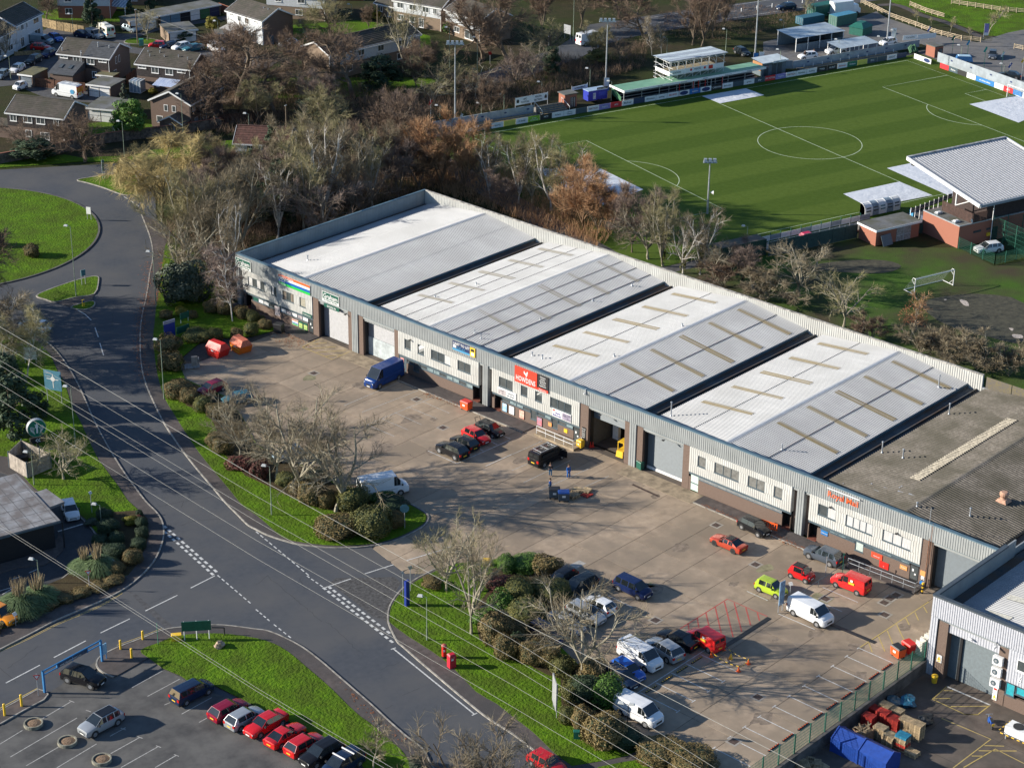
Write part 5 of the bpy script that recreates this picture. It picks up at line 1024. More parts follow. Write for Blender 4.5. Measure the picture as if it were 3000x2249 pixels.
# ---- oaks and trees of the estate and the far road
FT='large bare trees between the estate and the stadium'
for(st_,tc_,bc_,n,x,yb,yt,wf,lb)in(('oak','brown','brown',2,830,830,230,1.25,'large dark oak with crooked limbs before the pale brick gable'),('oak','brown','brown',2,170,1010,560,1.35,'dark oak left of the round evergreen bush'),('oak','brown','brown',1,2050,900,260,1.5,'broad brown oak beside the lower right brown house'),('oak','brown','brown',1,2150,700,180,1.2,'brown oak behind the broad brown oak'),
    ('oak','brown','brown',1,1900,1080,640,1.3,'low brown oak crown at the garden corner'),('street','olive','grey',2,1270,620,20,.8,'lopped pollard tree with a tall bare pole trunk'),('oak','olive','brown',2,640,330,-60,1.2,'olive brown tree above the dark oak'),('oak','brown','brown',2,1960,520,-120,1.0,'tall oak beside the white terrace end'),
    ('oak','brown','brown',2,2180,560,-100,1.0,'tall oak at the bend of the far road'),('fine','brown','brown',3,250,300,-200,1.1,'tall tree above the warning triangle sign'),('up','grey','brown',3,590,240,-250,1.,'ivy clad tree above the white high roof van'),('oak','brown','brown',3,930,160,-300,1.1,'oak above the bungalow garden'),('up','brown','brown',3,1560,390,-80,1.1,'leftmost thin tree of the group behind the gantry'),
    ('up','brown','brown',3,1640,400,-160,1.2,'middle tree of the group behind the gantry'),('up','brown','brown',3,1740,330,-120,1.1,'right tree of the group behind the gantry'),('up','brown','brown',3,1830,260,-100,1.1,'bare tree by the yellow post beside the far road'),('birch','grey','pale',3,1290,480,200,.9,'thin leaning birch left of the gantry'),('birch','grey','pale',3,1210,480,130,.9,'thin birch second left of the gantry'),
    ('street','brown','brown',3,930,570,280,.9,'bare bushy tree beside the sponsor banner pole'),('street','grey','grey',3,200,680,360,1.,'small grey tree with ivy near the youth banner'),('fine','purple','brown',3,80,720,440,1.1,'purple grey tree near the youth banner'),('street','olive','grey',2,1540,900,680,2.0,'rounded grey shrub tree beside the floodlight pole'),('street','brown','grey',2,1900,850,560,1.6,'grey brown shrub tree between floodlight and lane'),
    ('fine','brown','brown',2,980,260,40,1.3,'brown tree right of the olive brown tree'),('fine','brown','brown',2,1450,640,330,1.4,'brown bush tree between pole and house'),('birch','grey','pale',2,440,330,160,1.6,'pale twiggy bush beside the side gable lane'),('street','grey','grey',2,480,900,600,1.4,'twiggy shrub tree by the garden shed')):
    tree(st_,tc_,bc_,n,x,yb,yt,lb,wf,FT)
ES='bare trees in the housing estate'
for(st_,tc_,bc_,n,x,yb,yt,wf,lb)in(('oak','brown','brown',1,735,1395,930,1.15,'round headed brown tree on the verge before the garden wall'),('street','brown','brown',1,215,1330,1045,1.5,'brown twiggy tree before the lower left house'),('street','olive','grey',1,1275,350,80,.95,'bare tree on the small round green'),('oak','brown','brown',1,400,185,-80,.9,'dark tree behind the white terrace end'),('street','grey','grey',1,20,520,190,1.1,'bare tree at the left edge before the white terrace'),
    ('fine','brown','brown',1,480,1290,1060,1.3,'brown shrub tree beside the round headed tree'),('street','willow','willow',1,1250,1420,1220,1.4,'yellow twigged bush at the end of the garden wall'),('fine','brown','brown',1,1580,1300,1130,1.8,'tan bush below the lamp beside the gabled house'),('fine','olive','brown',1,1850,1360,1180,2.0,'olive bush between the lamps above the wood'),('street','brown','brown',1,1450,700,600,1.2,'low bare shrub beside the conservatory')):
    tree(st_,tc_,bc_,n,x,yb,yt,lb,wf,ES)
for(x,yb,yt,lb)in((1290,195,50,'small bare tree inside the first fence bend by the footpath'),(1575,285,155,'sapling between the fence and the footpath'),(1745,322,235,'sapling at the lower end of the footpath'),(1905,295,30,'bare round headed tree beside the blue banner post'),(318,165,-60,'pale thin tree beside the green container'),(1410,225,140,'stunted sapling by the post and rail fence')):
    tree('sapling','olive','grey',4,x,yb,yt,lb,1.5,'young trees beside the stadium footpath')
# evergreens
evergreen('round','bright',1,1130,1180,850,330,'bright yellow green evergreen beside the gabled house')
evergreen('cone','greyg',1,1080,960,720,160,'blue green conifer behind the bright evergreen')
evergreen('cone','dark',1,800,250,-90,260,'tall dark cypress behind the camper van')
evergreen('cone','dark',1,1125,150,-30,120,'dark cypress by the glazed lean-to')
evergreen('cone','dark',1,1310,90,-80,160,'dark conifer by the garage block')
evergreen('round','dark',2,560,1060,830,420,'round dark blue green evergreen above the grey clump')
evergreen('round','dark',2,1080,780,480,400,'dark green holly mass right of the large oak')
evergreen('round','dark',2,1370,660,480,220,'dark evergreen before the pollard tree')
evergreen('cone','dark',2,150,1500,1060,330,'dark green conifer beside the hidden chimney')
evergreen('round','dark',0,605,500,345,95,'dark ivied evergreen on the floor of the wood')
evergreen('round','dark',0,540,410,320,90,'dark evergreen behind the hidden house')
evergreen('round','dark',3,340,660,390,170,'dark laurel tree beside the purple grey tree')
evergreen('round','yellow',2,1010,160,60,150,'yellow green bush beside the telegraph pole')
evergreen('round','bright',2,1645,300,190,80,'small bright palm like shrub before the terrace')
evergreen('round','yellow',1,1840,270,140,150,'yellow flowering shrub by the blue shed')
evergreen('round','dark',1,1580,360,250,170,'dark rounded shrub below the garage roof')
evergreen('round','greyg',1,560,690,585,110,'spiky grey palm in the garden of the semi')
evergreen('round','yellow',1,1320,810,760,90,'yellow garden bush beside the conservatory')
evergreen('round','dark',1,300,1370,1200,420,'dark hedge mass below the lower left house')
evergreen('round','olive',3,740,570,430,220,'ochre ivy bush on the bank above the trailer')
shrub('loose','greyg',5,1600,1000,610,390,'large grey green evergreen dome beside the pavement',name='evergreen_bush')
evergreen('round','dark',5,70,1640,1420,260,'dark shrub mass behind the notice boards')
evergreen('round','dark',9,110,470,-100,520,'dark evergreen mass above the round coffee sign')
evergreen('round','dark',9,330,300,60,200,'dark evergreen beside the blue direction sign')
evergreen('round','dark',9,30,260,-260,420,'dark evergreen at the left edge above the round sign')
# ---- clipped shrubs
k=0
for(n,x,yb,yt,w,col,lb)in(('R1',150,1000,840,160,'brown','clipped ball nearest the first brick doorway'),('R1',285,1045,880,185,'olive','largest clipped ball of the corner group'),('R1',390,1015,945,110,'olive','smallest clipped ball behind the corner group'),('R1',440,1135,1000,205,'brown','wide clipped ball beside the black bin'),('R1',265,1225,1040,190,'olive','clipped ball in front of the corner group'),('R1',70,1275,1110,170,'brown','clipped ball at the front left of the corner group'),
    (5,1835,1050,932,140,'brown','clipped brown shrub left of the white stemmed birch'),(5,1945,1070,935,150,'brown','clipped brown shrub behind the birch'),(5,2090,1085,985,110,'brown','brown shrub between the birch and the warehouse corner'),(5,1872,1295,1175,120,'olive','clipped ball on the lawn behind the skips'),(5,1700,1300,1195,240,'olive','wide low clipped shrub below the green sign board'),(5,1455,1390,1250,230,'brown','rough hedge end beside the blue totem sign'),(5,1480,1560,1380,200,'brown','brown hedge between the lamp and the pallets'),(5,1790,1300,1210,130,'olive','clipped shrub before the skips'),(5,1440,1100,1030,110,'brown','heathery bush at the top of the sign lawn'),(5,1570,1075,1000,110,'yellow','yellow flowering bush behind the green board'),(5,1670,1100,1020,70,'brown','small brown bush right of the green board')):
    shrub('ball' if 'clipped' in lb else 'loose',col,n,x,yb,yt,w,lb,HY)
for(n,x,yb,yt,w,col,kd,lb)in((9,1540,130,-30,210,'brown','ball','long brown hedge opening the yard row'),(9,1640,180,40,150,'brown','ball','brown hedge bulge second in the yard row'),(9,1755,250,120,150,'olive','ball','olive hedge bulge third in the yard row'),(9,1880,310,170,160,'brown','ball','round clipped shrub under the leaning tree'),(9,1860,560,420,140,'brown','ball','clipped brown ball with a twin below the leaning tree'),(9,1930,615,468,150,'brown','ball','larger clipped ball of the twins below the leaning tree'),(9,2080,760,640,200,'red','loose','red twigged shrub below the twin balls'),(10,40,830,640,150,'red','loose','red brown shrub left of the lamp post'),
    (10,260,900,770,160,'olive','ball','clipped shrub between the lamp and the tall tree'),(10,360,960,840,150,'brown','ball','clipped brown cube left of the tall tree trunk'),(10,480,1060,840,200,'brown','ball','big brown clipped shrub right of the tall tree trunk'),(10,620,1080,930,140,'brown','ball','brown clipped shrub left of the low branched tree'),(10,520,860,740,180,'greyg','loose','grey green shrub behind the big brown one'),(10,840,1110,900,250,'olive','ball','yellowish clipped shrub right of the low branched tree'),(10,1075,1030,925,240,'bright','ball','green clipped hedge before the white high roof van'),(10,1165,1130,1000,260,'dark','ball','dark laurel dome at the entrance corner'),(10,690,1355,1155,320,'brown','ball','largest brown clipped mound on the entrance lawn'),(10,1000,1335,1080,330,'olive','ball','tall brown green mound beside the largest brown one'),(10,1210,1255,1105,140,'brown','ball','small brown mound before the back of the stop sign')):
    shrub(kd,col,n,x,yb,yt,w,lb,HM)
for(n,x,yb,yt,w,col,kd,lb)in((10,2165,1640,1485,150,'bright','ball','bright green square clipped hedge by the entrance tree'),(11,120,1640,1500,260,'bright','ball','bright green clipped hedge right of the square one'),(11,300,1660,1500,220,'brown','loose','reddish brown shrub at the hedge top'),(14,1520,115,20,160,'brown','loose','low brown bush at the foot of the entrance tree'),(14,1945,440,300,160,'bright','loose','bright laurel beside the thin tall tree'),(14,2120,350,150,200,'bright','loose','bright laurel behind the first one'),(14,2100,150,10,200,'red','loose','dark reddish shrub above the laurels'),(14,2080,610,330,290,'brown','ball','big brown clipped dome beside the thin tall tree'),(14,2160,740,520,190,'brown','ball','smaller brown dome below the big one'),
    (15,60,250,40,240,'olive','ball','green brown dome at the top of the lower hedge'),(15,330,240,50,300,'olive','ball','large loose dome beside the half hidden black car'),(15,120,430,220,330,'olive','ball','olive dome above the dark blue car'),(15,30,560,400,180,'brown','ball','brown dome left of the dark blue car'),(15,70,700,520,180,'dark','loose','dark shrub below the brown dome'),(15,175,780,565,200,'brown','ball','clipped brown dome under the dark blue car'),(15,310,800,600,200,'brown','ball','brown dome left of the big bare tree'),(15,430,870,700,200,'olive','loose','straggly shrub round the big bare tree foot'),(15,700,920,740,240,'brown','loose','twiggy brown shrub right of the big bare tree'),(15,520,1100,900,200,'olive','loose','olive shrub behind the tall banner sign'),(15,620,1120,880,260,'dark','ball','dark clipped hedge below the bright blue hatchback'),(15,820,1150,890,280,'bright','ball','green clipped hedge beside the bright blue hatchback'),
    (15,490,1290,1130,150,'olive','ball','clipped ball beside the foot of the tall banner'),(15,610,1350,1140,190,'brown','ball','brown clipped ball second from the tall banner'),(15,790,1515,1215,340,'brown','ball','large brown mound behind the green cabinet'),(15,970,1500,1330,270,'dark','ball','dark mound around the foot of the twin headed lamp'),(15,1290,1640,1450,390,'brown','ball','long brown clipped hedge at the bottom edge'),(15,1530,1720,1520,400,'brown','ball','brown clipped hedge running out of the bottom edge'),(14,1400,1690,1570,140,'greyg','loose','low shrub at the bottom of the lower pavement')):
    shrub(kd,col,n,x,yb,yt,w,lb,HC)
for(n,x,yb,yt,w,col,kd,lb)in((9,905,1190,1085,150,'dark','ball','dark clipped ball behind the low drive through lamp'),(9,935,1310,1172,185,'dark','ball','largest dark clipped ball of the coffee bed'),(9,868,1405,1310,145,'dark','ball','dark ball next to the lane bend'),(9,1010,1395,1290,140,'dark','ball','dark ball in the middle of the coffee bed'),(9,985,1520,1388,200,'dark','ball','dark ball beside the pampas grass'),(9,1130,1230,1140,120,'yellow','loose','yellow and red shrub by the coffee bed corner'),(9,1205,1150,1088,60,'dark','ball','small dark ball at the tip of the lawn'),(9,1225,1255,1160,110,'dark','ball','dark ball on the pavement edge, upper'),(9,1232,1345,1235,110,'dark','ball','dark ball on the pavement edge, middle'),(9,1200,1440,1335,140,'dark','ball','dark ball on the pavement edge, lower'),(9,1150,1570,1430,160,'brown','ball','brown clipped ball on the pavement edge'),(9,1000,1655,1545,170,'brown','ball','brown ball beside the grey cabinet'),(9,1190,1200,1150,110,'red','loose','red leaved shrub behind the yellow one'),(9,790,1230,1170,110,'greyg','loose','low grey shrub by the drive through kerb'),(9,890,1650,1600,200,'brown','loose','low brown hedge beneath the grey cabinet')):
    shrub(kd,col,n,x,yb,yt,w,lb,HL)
hx=[(980,90),(850,140),(700,195),(560,240),(430,290),(300,345),(180,395),(60,440),(-60,500)]
for i,(x,y)in enumerate(hx):shrub('loose','brown',13,x,y,y-75,170,'brown hedge segment by the coffee shop pavement, %s from the drive through lane end'%ORD[i],HL,name='hedge_segment',cat='hedge')
def grassclump(label,n,x,yb,yt,w,plume=True):
    p=q(n,x,yb,.12);h=hgt(n,x,yb,yt,.12);R=(q(n,x+w/2,yb)-q(n,x-w/2,yb)).length/2;rng=random.Random(int(x));K,Pm=MB(),MB()
    for _ in range(1500):
        a=rng.uniform(0,6.28);t=rng.random()**.6;d=Vector((math.cos(a)*t,math.sin(a)*t,1.1-t*.7)).normalized();b=Vector((math.cos(a),math.sin(a),0))*rng.uniform(0,R*.4);m_=b+d*h*.5;e=m_+Vector((d.x*h*.35,d.y*h*.35,-h*.12*t));s=Vector((-d.y,d.x,0)).normalized()*.03 if abs(d.x)+abs(d.y)>1e-3 else Vector((.03,0,0));K.quad(b-s,b+s,m_+s,m_-s).quad(m_-s,m_+s,e+s*.3,e-s*.3)
    for _ in range(45 if plume else 0):
        a=rng.uniform(0,6.28);b=Vector((math.cos(a),math.sin(a),0))*rng.uniform(0,R*.5)+Vector((0,0,h*.55));Pm.tube(b,b+Vector((math.cos(a)*.3,math.sin(a)*.3,h*.5)),.05,.01,4)
    r=thing('pampas_grass',label,'pampas grass',p,0,'pampas grass clumps');obj('blades',K,M_l['pampas'],r)
    if plume:obj('plumes',Pm,M_l['straw'],r)
grassclump('pampas grass beside the dark clipped balls',9,850,1610,1400,200);grassclump('straw plumed pampas grass nearest the drive through lane',9,735,1600,1430,130);grassclump('pampas grass above the orange crossover',13,180,300,40,220);grassclump('pampas grass right of the one above the crossover',13,330,215,10,220)
shrub('ball','brown',5,280,570,455,135,'dark purple clipped bush alone on the roundabout',name='clipped_shrub');shrub('loose','brown',5,-20,480,360,120,'brown bush at the left edge of the roundabout')

rng=random.Random(8);lv=MB()
for(pl_,wd,n_)in((ql(5,[(1285,600),(1262,900),(1225,1080),(1208,1300),(1222,1640)]),.5,700),(ql(5,[(1400,520),(1385,800),(1352,980)]),.3,300),(ql(11,[(1640,1050),(1950,1180)]),.2,120),(ql(12,[(60,1320),(330,1450)]),.25,150),(ql('R1',[(700,1220),(930,1340)]),1.2,260),(ql(14,[(700,930),(1000,1190),(1300,1470)]),.3,60),(ql(10,[(1460,95),(1850,225)]),.25,150)):
    for _ in range(n_):
        k=rng.randrange(len(pl_)-1);p=pl_[k].lerp(pl_[k+1],rng.random())+Vector((rng.gauss(0,wd),rng.gauss(0,wd),.135));s_=rng.uniform(.03,.08);a=rng.uniform(0,3);u=Vector((math.cos(a),math.sin(a),.2))*s_;w_=Vector((-math.sin(a),math.cos(a),0))*s_;lv.quad(p-u-w_,p+u-w_,p+u+w_,p-u+w_)
tag(obj('fallen_leaves',lv,M_l['rust'],kind='stuff'),'brown fallen leaves scattered along the kerbs','leaves')
# ================================================================ housing estate
M_tile=mat('brown_roof_tile',(.048,.041,.036),.9,.4,1.5,.02,9,col2=(.095,.08,.066),big=(.045,.044,.03),bigscale=.3)
M_slate=mat('grey_roof_tile',(.055,.060,.068),.75,.15,1.5);M_dkb=mat('dark_tile_hanging',(.028,.022,.022),.9,.3,3.)
M_pbrick=mat('buff_brick',(.17,.12,.085),.9,.3,6.,.006,14,col2=(.25,.185,.13),stretch=(1,1,3));M_rbrick=mat('red_brick',(.24,.085,.055),.9,.25,6.,.006,14,col2=(.34,.14,.09),stretch=(1,1,3))
M_felt=mat('roofing_felt',(.10,.105,.11),.9,.25,.9,col2=(.16,.16,.16),big=(.085,.085,.06),bigscale=.4);M_wbd=mat('white_boarding',(.52,.54,.56),.6,.05);M_moss=mat('mossy_felt',(.07,.075,.05),.95,.4,1.5,col2=(.16,.14,.06))
M_fence=mat('brown_fence',(.11,.05,.03),.9,.3,3.,obvar=.15);M_tan=mat('tan_fence',(.26,.19,.10),.9,.3,3.,obvar=.2)
M_eroad=mat('estate_road',(.062,.062,.066),.9,.15,1.2,.01,20)
def house(label,P,u,L,D,e=5.,r=6.9,up=None,lo=None,roof=None,gab=None,wins=(),lows=(),gwins=(),over=.3,split=None,cat='house',name='house',z0=0.,extra=None,roof2=None):
    u=Vector((u[0],u[1],0)).normalized();h=thing(name,label,cat,(P[0],P[1],z0),math.atan2(u.y,u.x));up=up or M_dkb;lo=lo or MR;gab=gab or lo;roof=roof or M_tile;mid=e*.52 if e>4 else e
    obj('wall',BX(0,0,-.2,L,.2,mid),lo,h)
    if e>4:obj('wall',BX(0,-.06,mid,L,.2,e),up,h)
    obj('wall',BX(0,D-.2,-.2,L,D,e),gab,h)
    for x0,x1 in((0,.2),(L-.2,L)):
        obj('gable_wall',BX(x0,.2,-.2,x1,D-.2,e).quad((x0,0,e),(x0,D,e),(x0,D/2,r-.05)).quad((x1,D,e),(x1,0,e),(x1,D/2,r-.05)),gab,h)
    rows=max(4,round(D/2/.42));xs=[(-over,L+over,roof)]if not split else[(-over,split,roof),(split,L+over,roof2 or roof)]
    for(xa,xb,mt)in xs:
        for s in(0,1):
            mb=MB()
            for k in range(rows):
                t0,t1=k/rows,(k+1)/rows;ov=-.35
                y0_,y1_=lerp(ov,D/2,t0),lerp(ov,D/2,t1);z0_,z1_=lerp(e-.18,r,t0)+.06,lerp(e-.18,r,t1)
                if s:mb.quad((xb,D-y0_,z0_),(xa,D-y0_,z0_),(xa,D-y1_,z1_),(xb,D-y1_,z1_)).quad((xb,D-y0_,z0_-.07),(xa,D-y0_,z0_-.07),(xa,D-y0_,z0_),(xb,D-y0_,z0_))
                else:mb.quad((xa,y0_,z0_),(xb,y0_,z0_),(xb,y1_,z1_),(xa,y1_,z1_)).quad((xa,y0_,z0_-.07),(xb,y0_,z0_-.07),(xb,y0_,z0_),(xa,y0_,z0_))
            obj('roof',mb,mt,h)
    obj('ridge',MB().bar((-over,D/2,r+.04),(L+over,D/2,r+.04),.3,.12),roof,h)
    for x in(-over-.02,L+over+.02):
        for s in(0,1):obj('bargeboard',MB().bar((x,-.36 if s==0 else D+.36,e-.26),(x,D/2,r-.06),.05,.28),MW,h)
    obj('fascia',BX(-over,-.38,e-.34,L+over,-.33,e-.1),MW,h);obj('downpipe',BX(L-.1,-.12,0,L-.02,-.07,e-.3),MW,h)
    for w in wins:window(h,w[0],w[1],w[2]if len(w)>2 else e-1.55,w[3]if len(w)>3 else e-.35,w[4]if len(w)>4 else 2,-.06,None,.09,MW)
    for w in lows:window(h,w[0],w[1],w[2]if len(w)>2 else .9,w[3]if len(w)>3 else 2.1,2,.0,None,.09,MW)
    for(y0_,y1_,za,zb)in gwins:
        w=obj('window',BX(L,y0_,za,L+.05,y1_,zb),MW,h);obj('pane',BX(L+.052,y0_+.1,za+.1,L+.06,y1_-.1,zb-.1),MG,w)
    return h
def vec(a,b):return(b[0]-a[0],b[1]-a[1])
W4=((.4,2.1,4.1,4.6),(3.2,4.7),(6.1,7.7),(8.6,10.3,4.1,4.6))
h1=house('dark tile hung semi with half mossy, half slate grey roof in the estate',(-51.,69.2),(7.1,-8.2),10.8,8.2,wins=W4,lows=((.5,1.6),(7.,8.)),gwins=((2.4,3.,3.2,4.6),(3.6,4.2,3.2,4.6),(1.5,2.6,.7,2.2)),gab=MR,split=5.3,roof2=M_slate)
for x,y,z,hh_ in((.6,.6,5.3,.5),(7.3,2.5,6.2,.8),(9.6,2.6,6.2,.4),(5.1,-.3,2.5,3.3)):obj('flue',MB().lathe([(.09,z),(.09,z+hh_),(.15,z+hh_),(.15,z+hh_+.12)],8,(x,y,0)),MS,h1)
obj('extension',BX(.6,-4.6,0,5.4,-.02,2.5),MR,h1);er=obj('extension_roof',MB().quad((.3,-4.9,2.45),(5.7,-4.9,2.45),(5.7,0,3.9),(.3,0,3.9)).quad((.3,-4.9,2.3),(5.7,-4.9,2.3),(5.7,-4.9,2.45),(.3,-4.9,2.45)).quad((5.7,-4.9,2.3),(5.7,0,2.3),(5.7,0,3.9),(5.7,-4.9,2.45)),M_slate,h1)
for x in(1.9,3.9):obj('rooflight',MB().obox((x,-2.4,3.28),Vector((.35,0,0)),Vector((0,.6,.18)),Vector((0,-.01,.04))),MG,er)
h2=house('dark tile hung semi with lichen roof behind the glass porch',(-40.6,55.6),(7.2,-8.6),11.2,8.4,wins=W4,lows=((4.,4.7),(9.,10.3)),gwins=((2.8,3.4,3.2,4.5),(3.9,4.5,3.2,4.5)))
for x,y,z in((1.,3.,6.2),(3.4,3.2,6.4),(7.6,2.6,6.1),(9.7,2.2,6.),(1.9,2.,5.9),(4.8,2.3,5.9)):obj('flue',MB().lathe([(.08,z),(.08,z+.45),(.14,z+.5)],8,(x,y,0)),MS,h2)
cs=obj('glass_porch',BX(-.3,-2.6,0,2.,-.5,.1),MW,h2)
for x in(-.3,.45,1.2,1.9):obj('frame',BX(x,-2.62,.1,x+.1,-2.52,2.2).box(x,-2.62,2.2,x+.1,-.5,2.32),MW,cs)
obj('pane',BX(-.28,-2.58,.1,1.95,-2.54,2.2).box(1.92,-2.5,.1,1.96,-.5,2.2),mat('conservatory_glass',(.25,.31,.36),.15,.15),cs);obj('roof',BX(-.3,-2.6,2.22,2.,-.5,2.26),MATS['conservatory_glass'],cs)
obj('lean_to_roof',MB().quad((4.8,-3.2,2.1),(9.2,-3.2,2.1),(9.2,-.1,2.7),(4.8,-.1,2.7)),mat('striped_awning',(.18,.26,.48),.5,.3,2.5,col2=(.55,.6,.7),stretch=(3,.2,1)),h2)
h3=house('dark tile hung semi with grey brown roof behind the bare verge trees',(-71.5,37.8),(7.2,-8.1),10.9,8.,wins=((.6,1.9),(3.2,4.9),(5.7,7.4),(9.1,10.1)),lows=((6.3,8.0,.7,2.),(3.4,4.6)),gwins=())
obj('porch',BX(-2.6,.4,0,-.1,3.,2.3,.0,.0),MR,h3);obj('porch_roof',MB().quad((-2.9,.1,2.3),(0,.1,2.3),(0,1.7,3.2),(-2.9,1.7,3.2)).quad((0,3.3,2.3),(-2.9,3.3,2.3),(-2.9,1.7,3.2),(0,1.7,3.2)).quad((-2.9,.1,2.3),(-2.9,3.3,2.3),(-2.9,1.7,3.2)),M_tile,h3)
# gable facing the viewer: ridge runs away
u4=Vector((5.2,4.1,0)).normalized();p4=(-42.,26.6)
h4=house('brown brick gabled house with dark mossy roof at the garden wall corner',p4,(u4.x,u4.y),11.5,8.,gab=MR,up=M_dkb,wins=((.6,1.6),(3.6,5.4)),lows=((3.4,5.6,.6,2.2),(1.4,2.4)))
for y in(2.9,4.5):w=obj('window',BX(-.05,y,3.1,0,y+.8,4.3),MW,h4);obj('pane',BX(-.06,y+.1,3.2,-.052,y+.7,4.2),MG,w)
w=obj('window',BX(-.05,5.6,.8,0,6.9,2.1),MW,h4);obj('pane',BX(-.06,5.7,.9,-.052,6.8,2.),MG,w)
h4b=obj('extension',BX(-3.,.2,0,-.05,4.6,2.3).quad((-3.,.2,2.3),(-3.,4.6,2.3),(-3.,2.4,3.3)),MR,h4)
obj('extension_roof',MB().quad((-3.3,-.1,2.15),(0,-.1,2.15),(0,2.4,3.4),(-3.3,2.4,3.4)).quad((0,4.9,2.15),(-3.3,4.9,2.15),(-3.3,2.4,3.4),(0,2.4,3.4)),M_tile,h4);obj('bargeboard',MB().bar((-3.35,-.15,2.1),(-3.35,2.4,3.35),.05,.2).bar((-3.35,4.95,2.1),(-3.35,2.4,3.35),.05,.2),MW,h4)
w=obj('window',BX(-3.05,1.7,.7,-3.01,2.7,1.9),MW,h4);obj('pane',BX(-3.07,1.8,.8,-3.055,2.6,1.8),MG,w)
TW=[(x,x+s)for x,s in((.8,1.1),(2.9,.9),(5.4,1.9))]
h5=house('white boarded terrace house with brown tiled roof, right one at the top left',(-51.6,92.2),(7.7,6.9),10.3,8.2,up=M_wbd,lo=M_wbd,roof=M_tile,gab=MR,wins=((1.8,2.9),(3.8,4.5),(6.8,9.)),lows=((7.,9.4,.8,2.2),(1.4,2.8,.1,2.1),(4.4,5.3,.1,2.1)),e=5.)
h5b=house('white boarded terrace house stepped down at the left picture edge',(-63.,81.),(11.4,10.6),15.,8.2,up=M_wbd,lo=M_wbd,roof=M_tile,gab=MR,wins=((11.2,13.),(6.,8.),(1.,2.5)),lows=((11.4,13.4),(7.5,8.8),(2.,4.)),e=4.7,r=6.6)
h6=house('white boarded house with plain brown brick gable at the top',(-9.9,83.3),(2.75,-11.2),11.6,7.9,up=M_wbd,lo=M_wbd,gab=MR,roof=M_tile,wins=((1.,2.2,4.2,4.6),(3.6,4.8),(6.,7.4),(9.,10.,4.2,4.6)),lows=((5.8,7.2,.1,2.1),(8.2,9.8,.3,2.1)))
obj('lean_to_roof',MB().quad((1.2,-3.2,2.),(5.4,-3.2,2.),(5.4,-.1,2.7),(1.2,-.1,2.7)),mat('corrugated_plastic',(.40,.37,.34),.4,.3,3.,stretch=(6,.3,1)),h6)
for x in(8.4,9.9):obj('flue',MB().lathe([(.09,6.),(.09,6.6),(.16,6.7)],8,(x,3.,0)),MS,h6)
wt_=[((.9,2.5),(4.,5.8),(7.4,9.),(10.,11.)),((1.,2.3,4.2,4.6),(4.6,6.),(7.,8.),(9.6,11.))]
house('white rendered terrace, left half, at the top centre behind bare trees',(24.3,74.6),(5.5,-10.9),12.,8.,up=M_wbd,lo=M_pbrick,gab=M_pbrick,wins=wt_[0],lows=((1.,2.6),(4.,5.4),(6.4,7.6,.1,2.1)))
house('white rendered terrace, right half, with bay windows near the lopped palm',(30.1,62.6),(1.6,-11.1),11.4,8.,up=M_wbd,lo=M_pbrick,gab=M_pbrick,wins=wt_[1],lows=((2.8,4.6),(6.4,9.4,.3,2.2)))
house('low brick bungalow wing with small windows left of the white terrace',(24.2,82.8),(2.2,-6.2),6.6,6.,e=2.6,r=3.8,lo=M_pbrick,gab=M_pbrick,wins=((.8,2.2,.9,2.1),(3.6,4.6,.2,2.1)),name='bungalow',cat='bungalow')
p9=Vector((-6.4,43.1,0));u9=Vector((1.9,-8.4,0)).normalized();n9=Vector((-u9.y,u9.x,0))
h9=house('pale brick gabled house with white boarded side half hidden by the large oak',(p9.x,p9.y),(n9.x,n9.y),23.,8.6,up=M_wbd,lo=M_pbrick,gab=M_pbrick,wins=((2.5,4.),(7.,8.6),(12.,13.6),(17.,19.)),lows=((4.,5.6),(17.,19.)),e=5.,r=6.7)
house('white and brick house cut by the top edge above the bush row',(3.,92.),(6.,-6.),13.,8.,up=M_wbd,lo=M_pbrick,gab=M_pbrick,wins=((2.,3.4),(7.,8.6)),lows=((2.,3.2,.1,2.1),(6.4,8.)))
house('red roofed house with brick chimney hidden in the wood',(-44.,3.),(8.,-6.),9.,7.,roof=mat('red_tile',(.09,.04,.03),.9,.3,2.),gab=M_rbrick,lo=M_rbrick,up=M_wbd,wins=((2.,3.4),(5.,6.4)))
for i,(x,y)in enumerate(((-36.,112.),(-24.,118.),(18.,100.),(60.,78.),(72.,74.))):house('brick house beyond the estate hedges, %s'%('leftmost one at the top edge','second from the left at the top edge','one above the bush row at the top edge','one behind the tall oaks','one with white gable at the far road')[i],(x,y),(7,-4),11.,8.,lo=M_pbrick if i%2 else M_rbrick,gab=M_pbrick if i%2 else M_rbrick,up=M_wbd,wins=((1.5,3.),(6.,7.6)),lows=((1.5,3.),(6.,7.6)))
# garages
def garage(label,P,u,L,D,H,doors,wall=None,roof=None,dcol=None,zz=0.):
    u=Vector((u[0],u[1],0)).normalized();g=thing('garage',label,'garage',(P[0],P[1],zz),math.atan2(u.y,u.x));n=len(doors)if hasattr(doors,'__len__')else doors
    obj('wall',BX(0,.25,-.1,L,D,H-.1).box(0,0,-.1,.15,.25,H-.1).box(L-.15,0,-.1,L,.25,H-.1),wall or MR,g);obj('roof',BX(-.15,-.2,H-.1,L+.15,D+.15,H+.08),roof or M_felt,g);obj('fascia',BX(-.17,-.24,H-.2,L+.17,-.2,H+.1),MW,g)
    for k in range(n):
        a,b=.2+(L-.4)*k/n,.2+(L-.4)*(k+1)/n;c=doors[k]if hasattr(doors,'__len__')else MW
        d=obj('garage_door',BX(a+.08,.12,0,b-.08,.2,H-.25),c,g);obj('door_rail',BX(a+.1,.1,(H-.25)*.5,b-.1,.118,(H-.25)*.5+.06),MF,d)
    return g
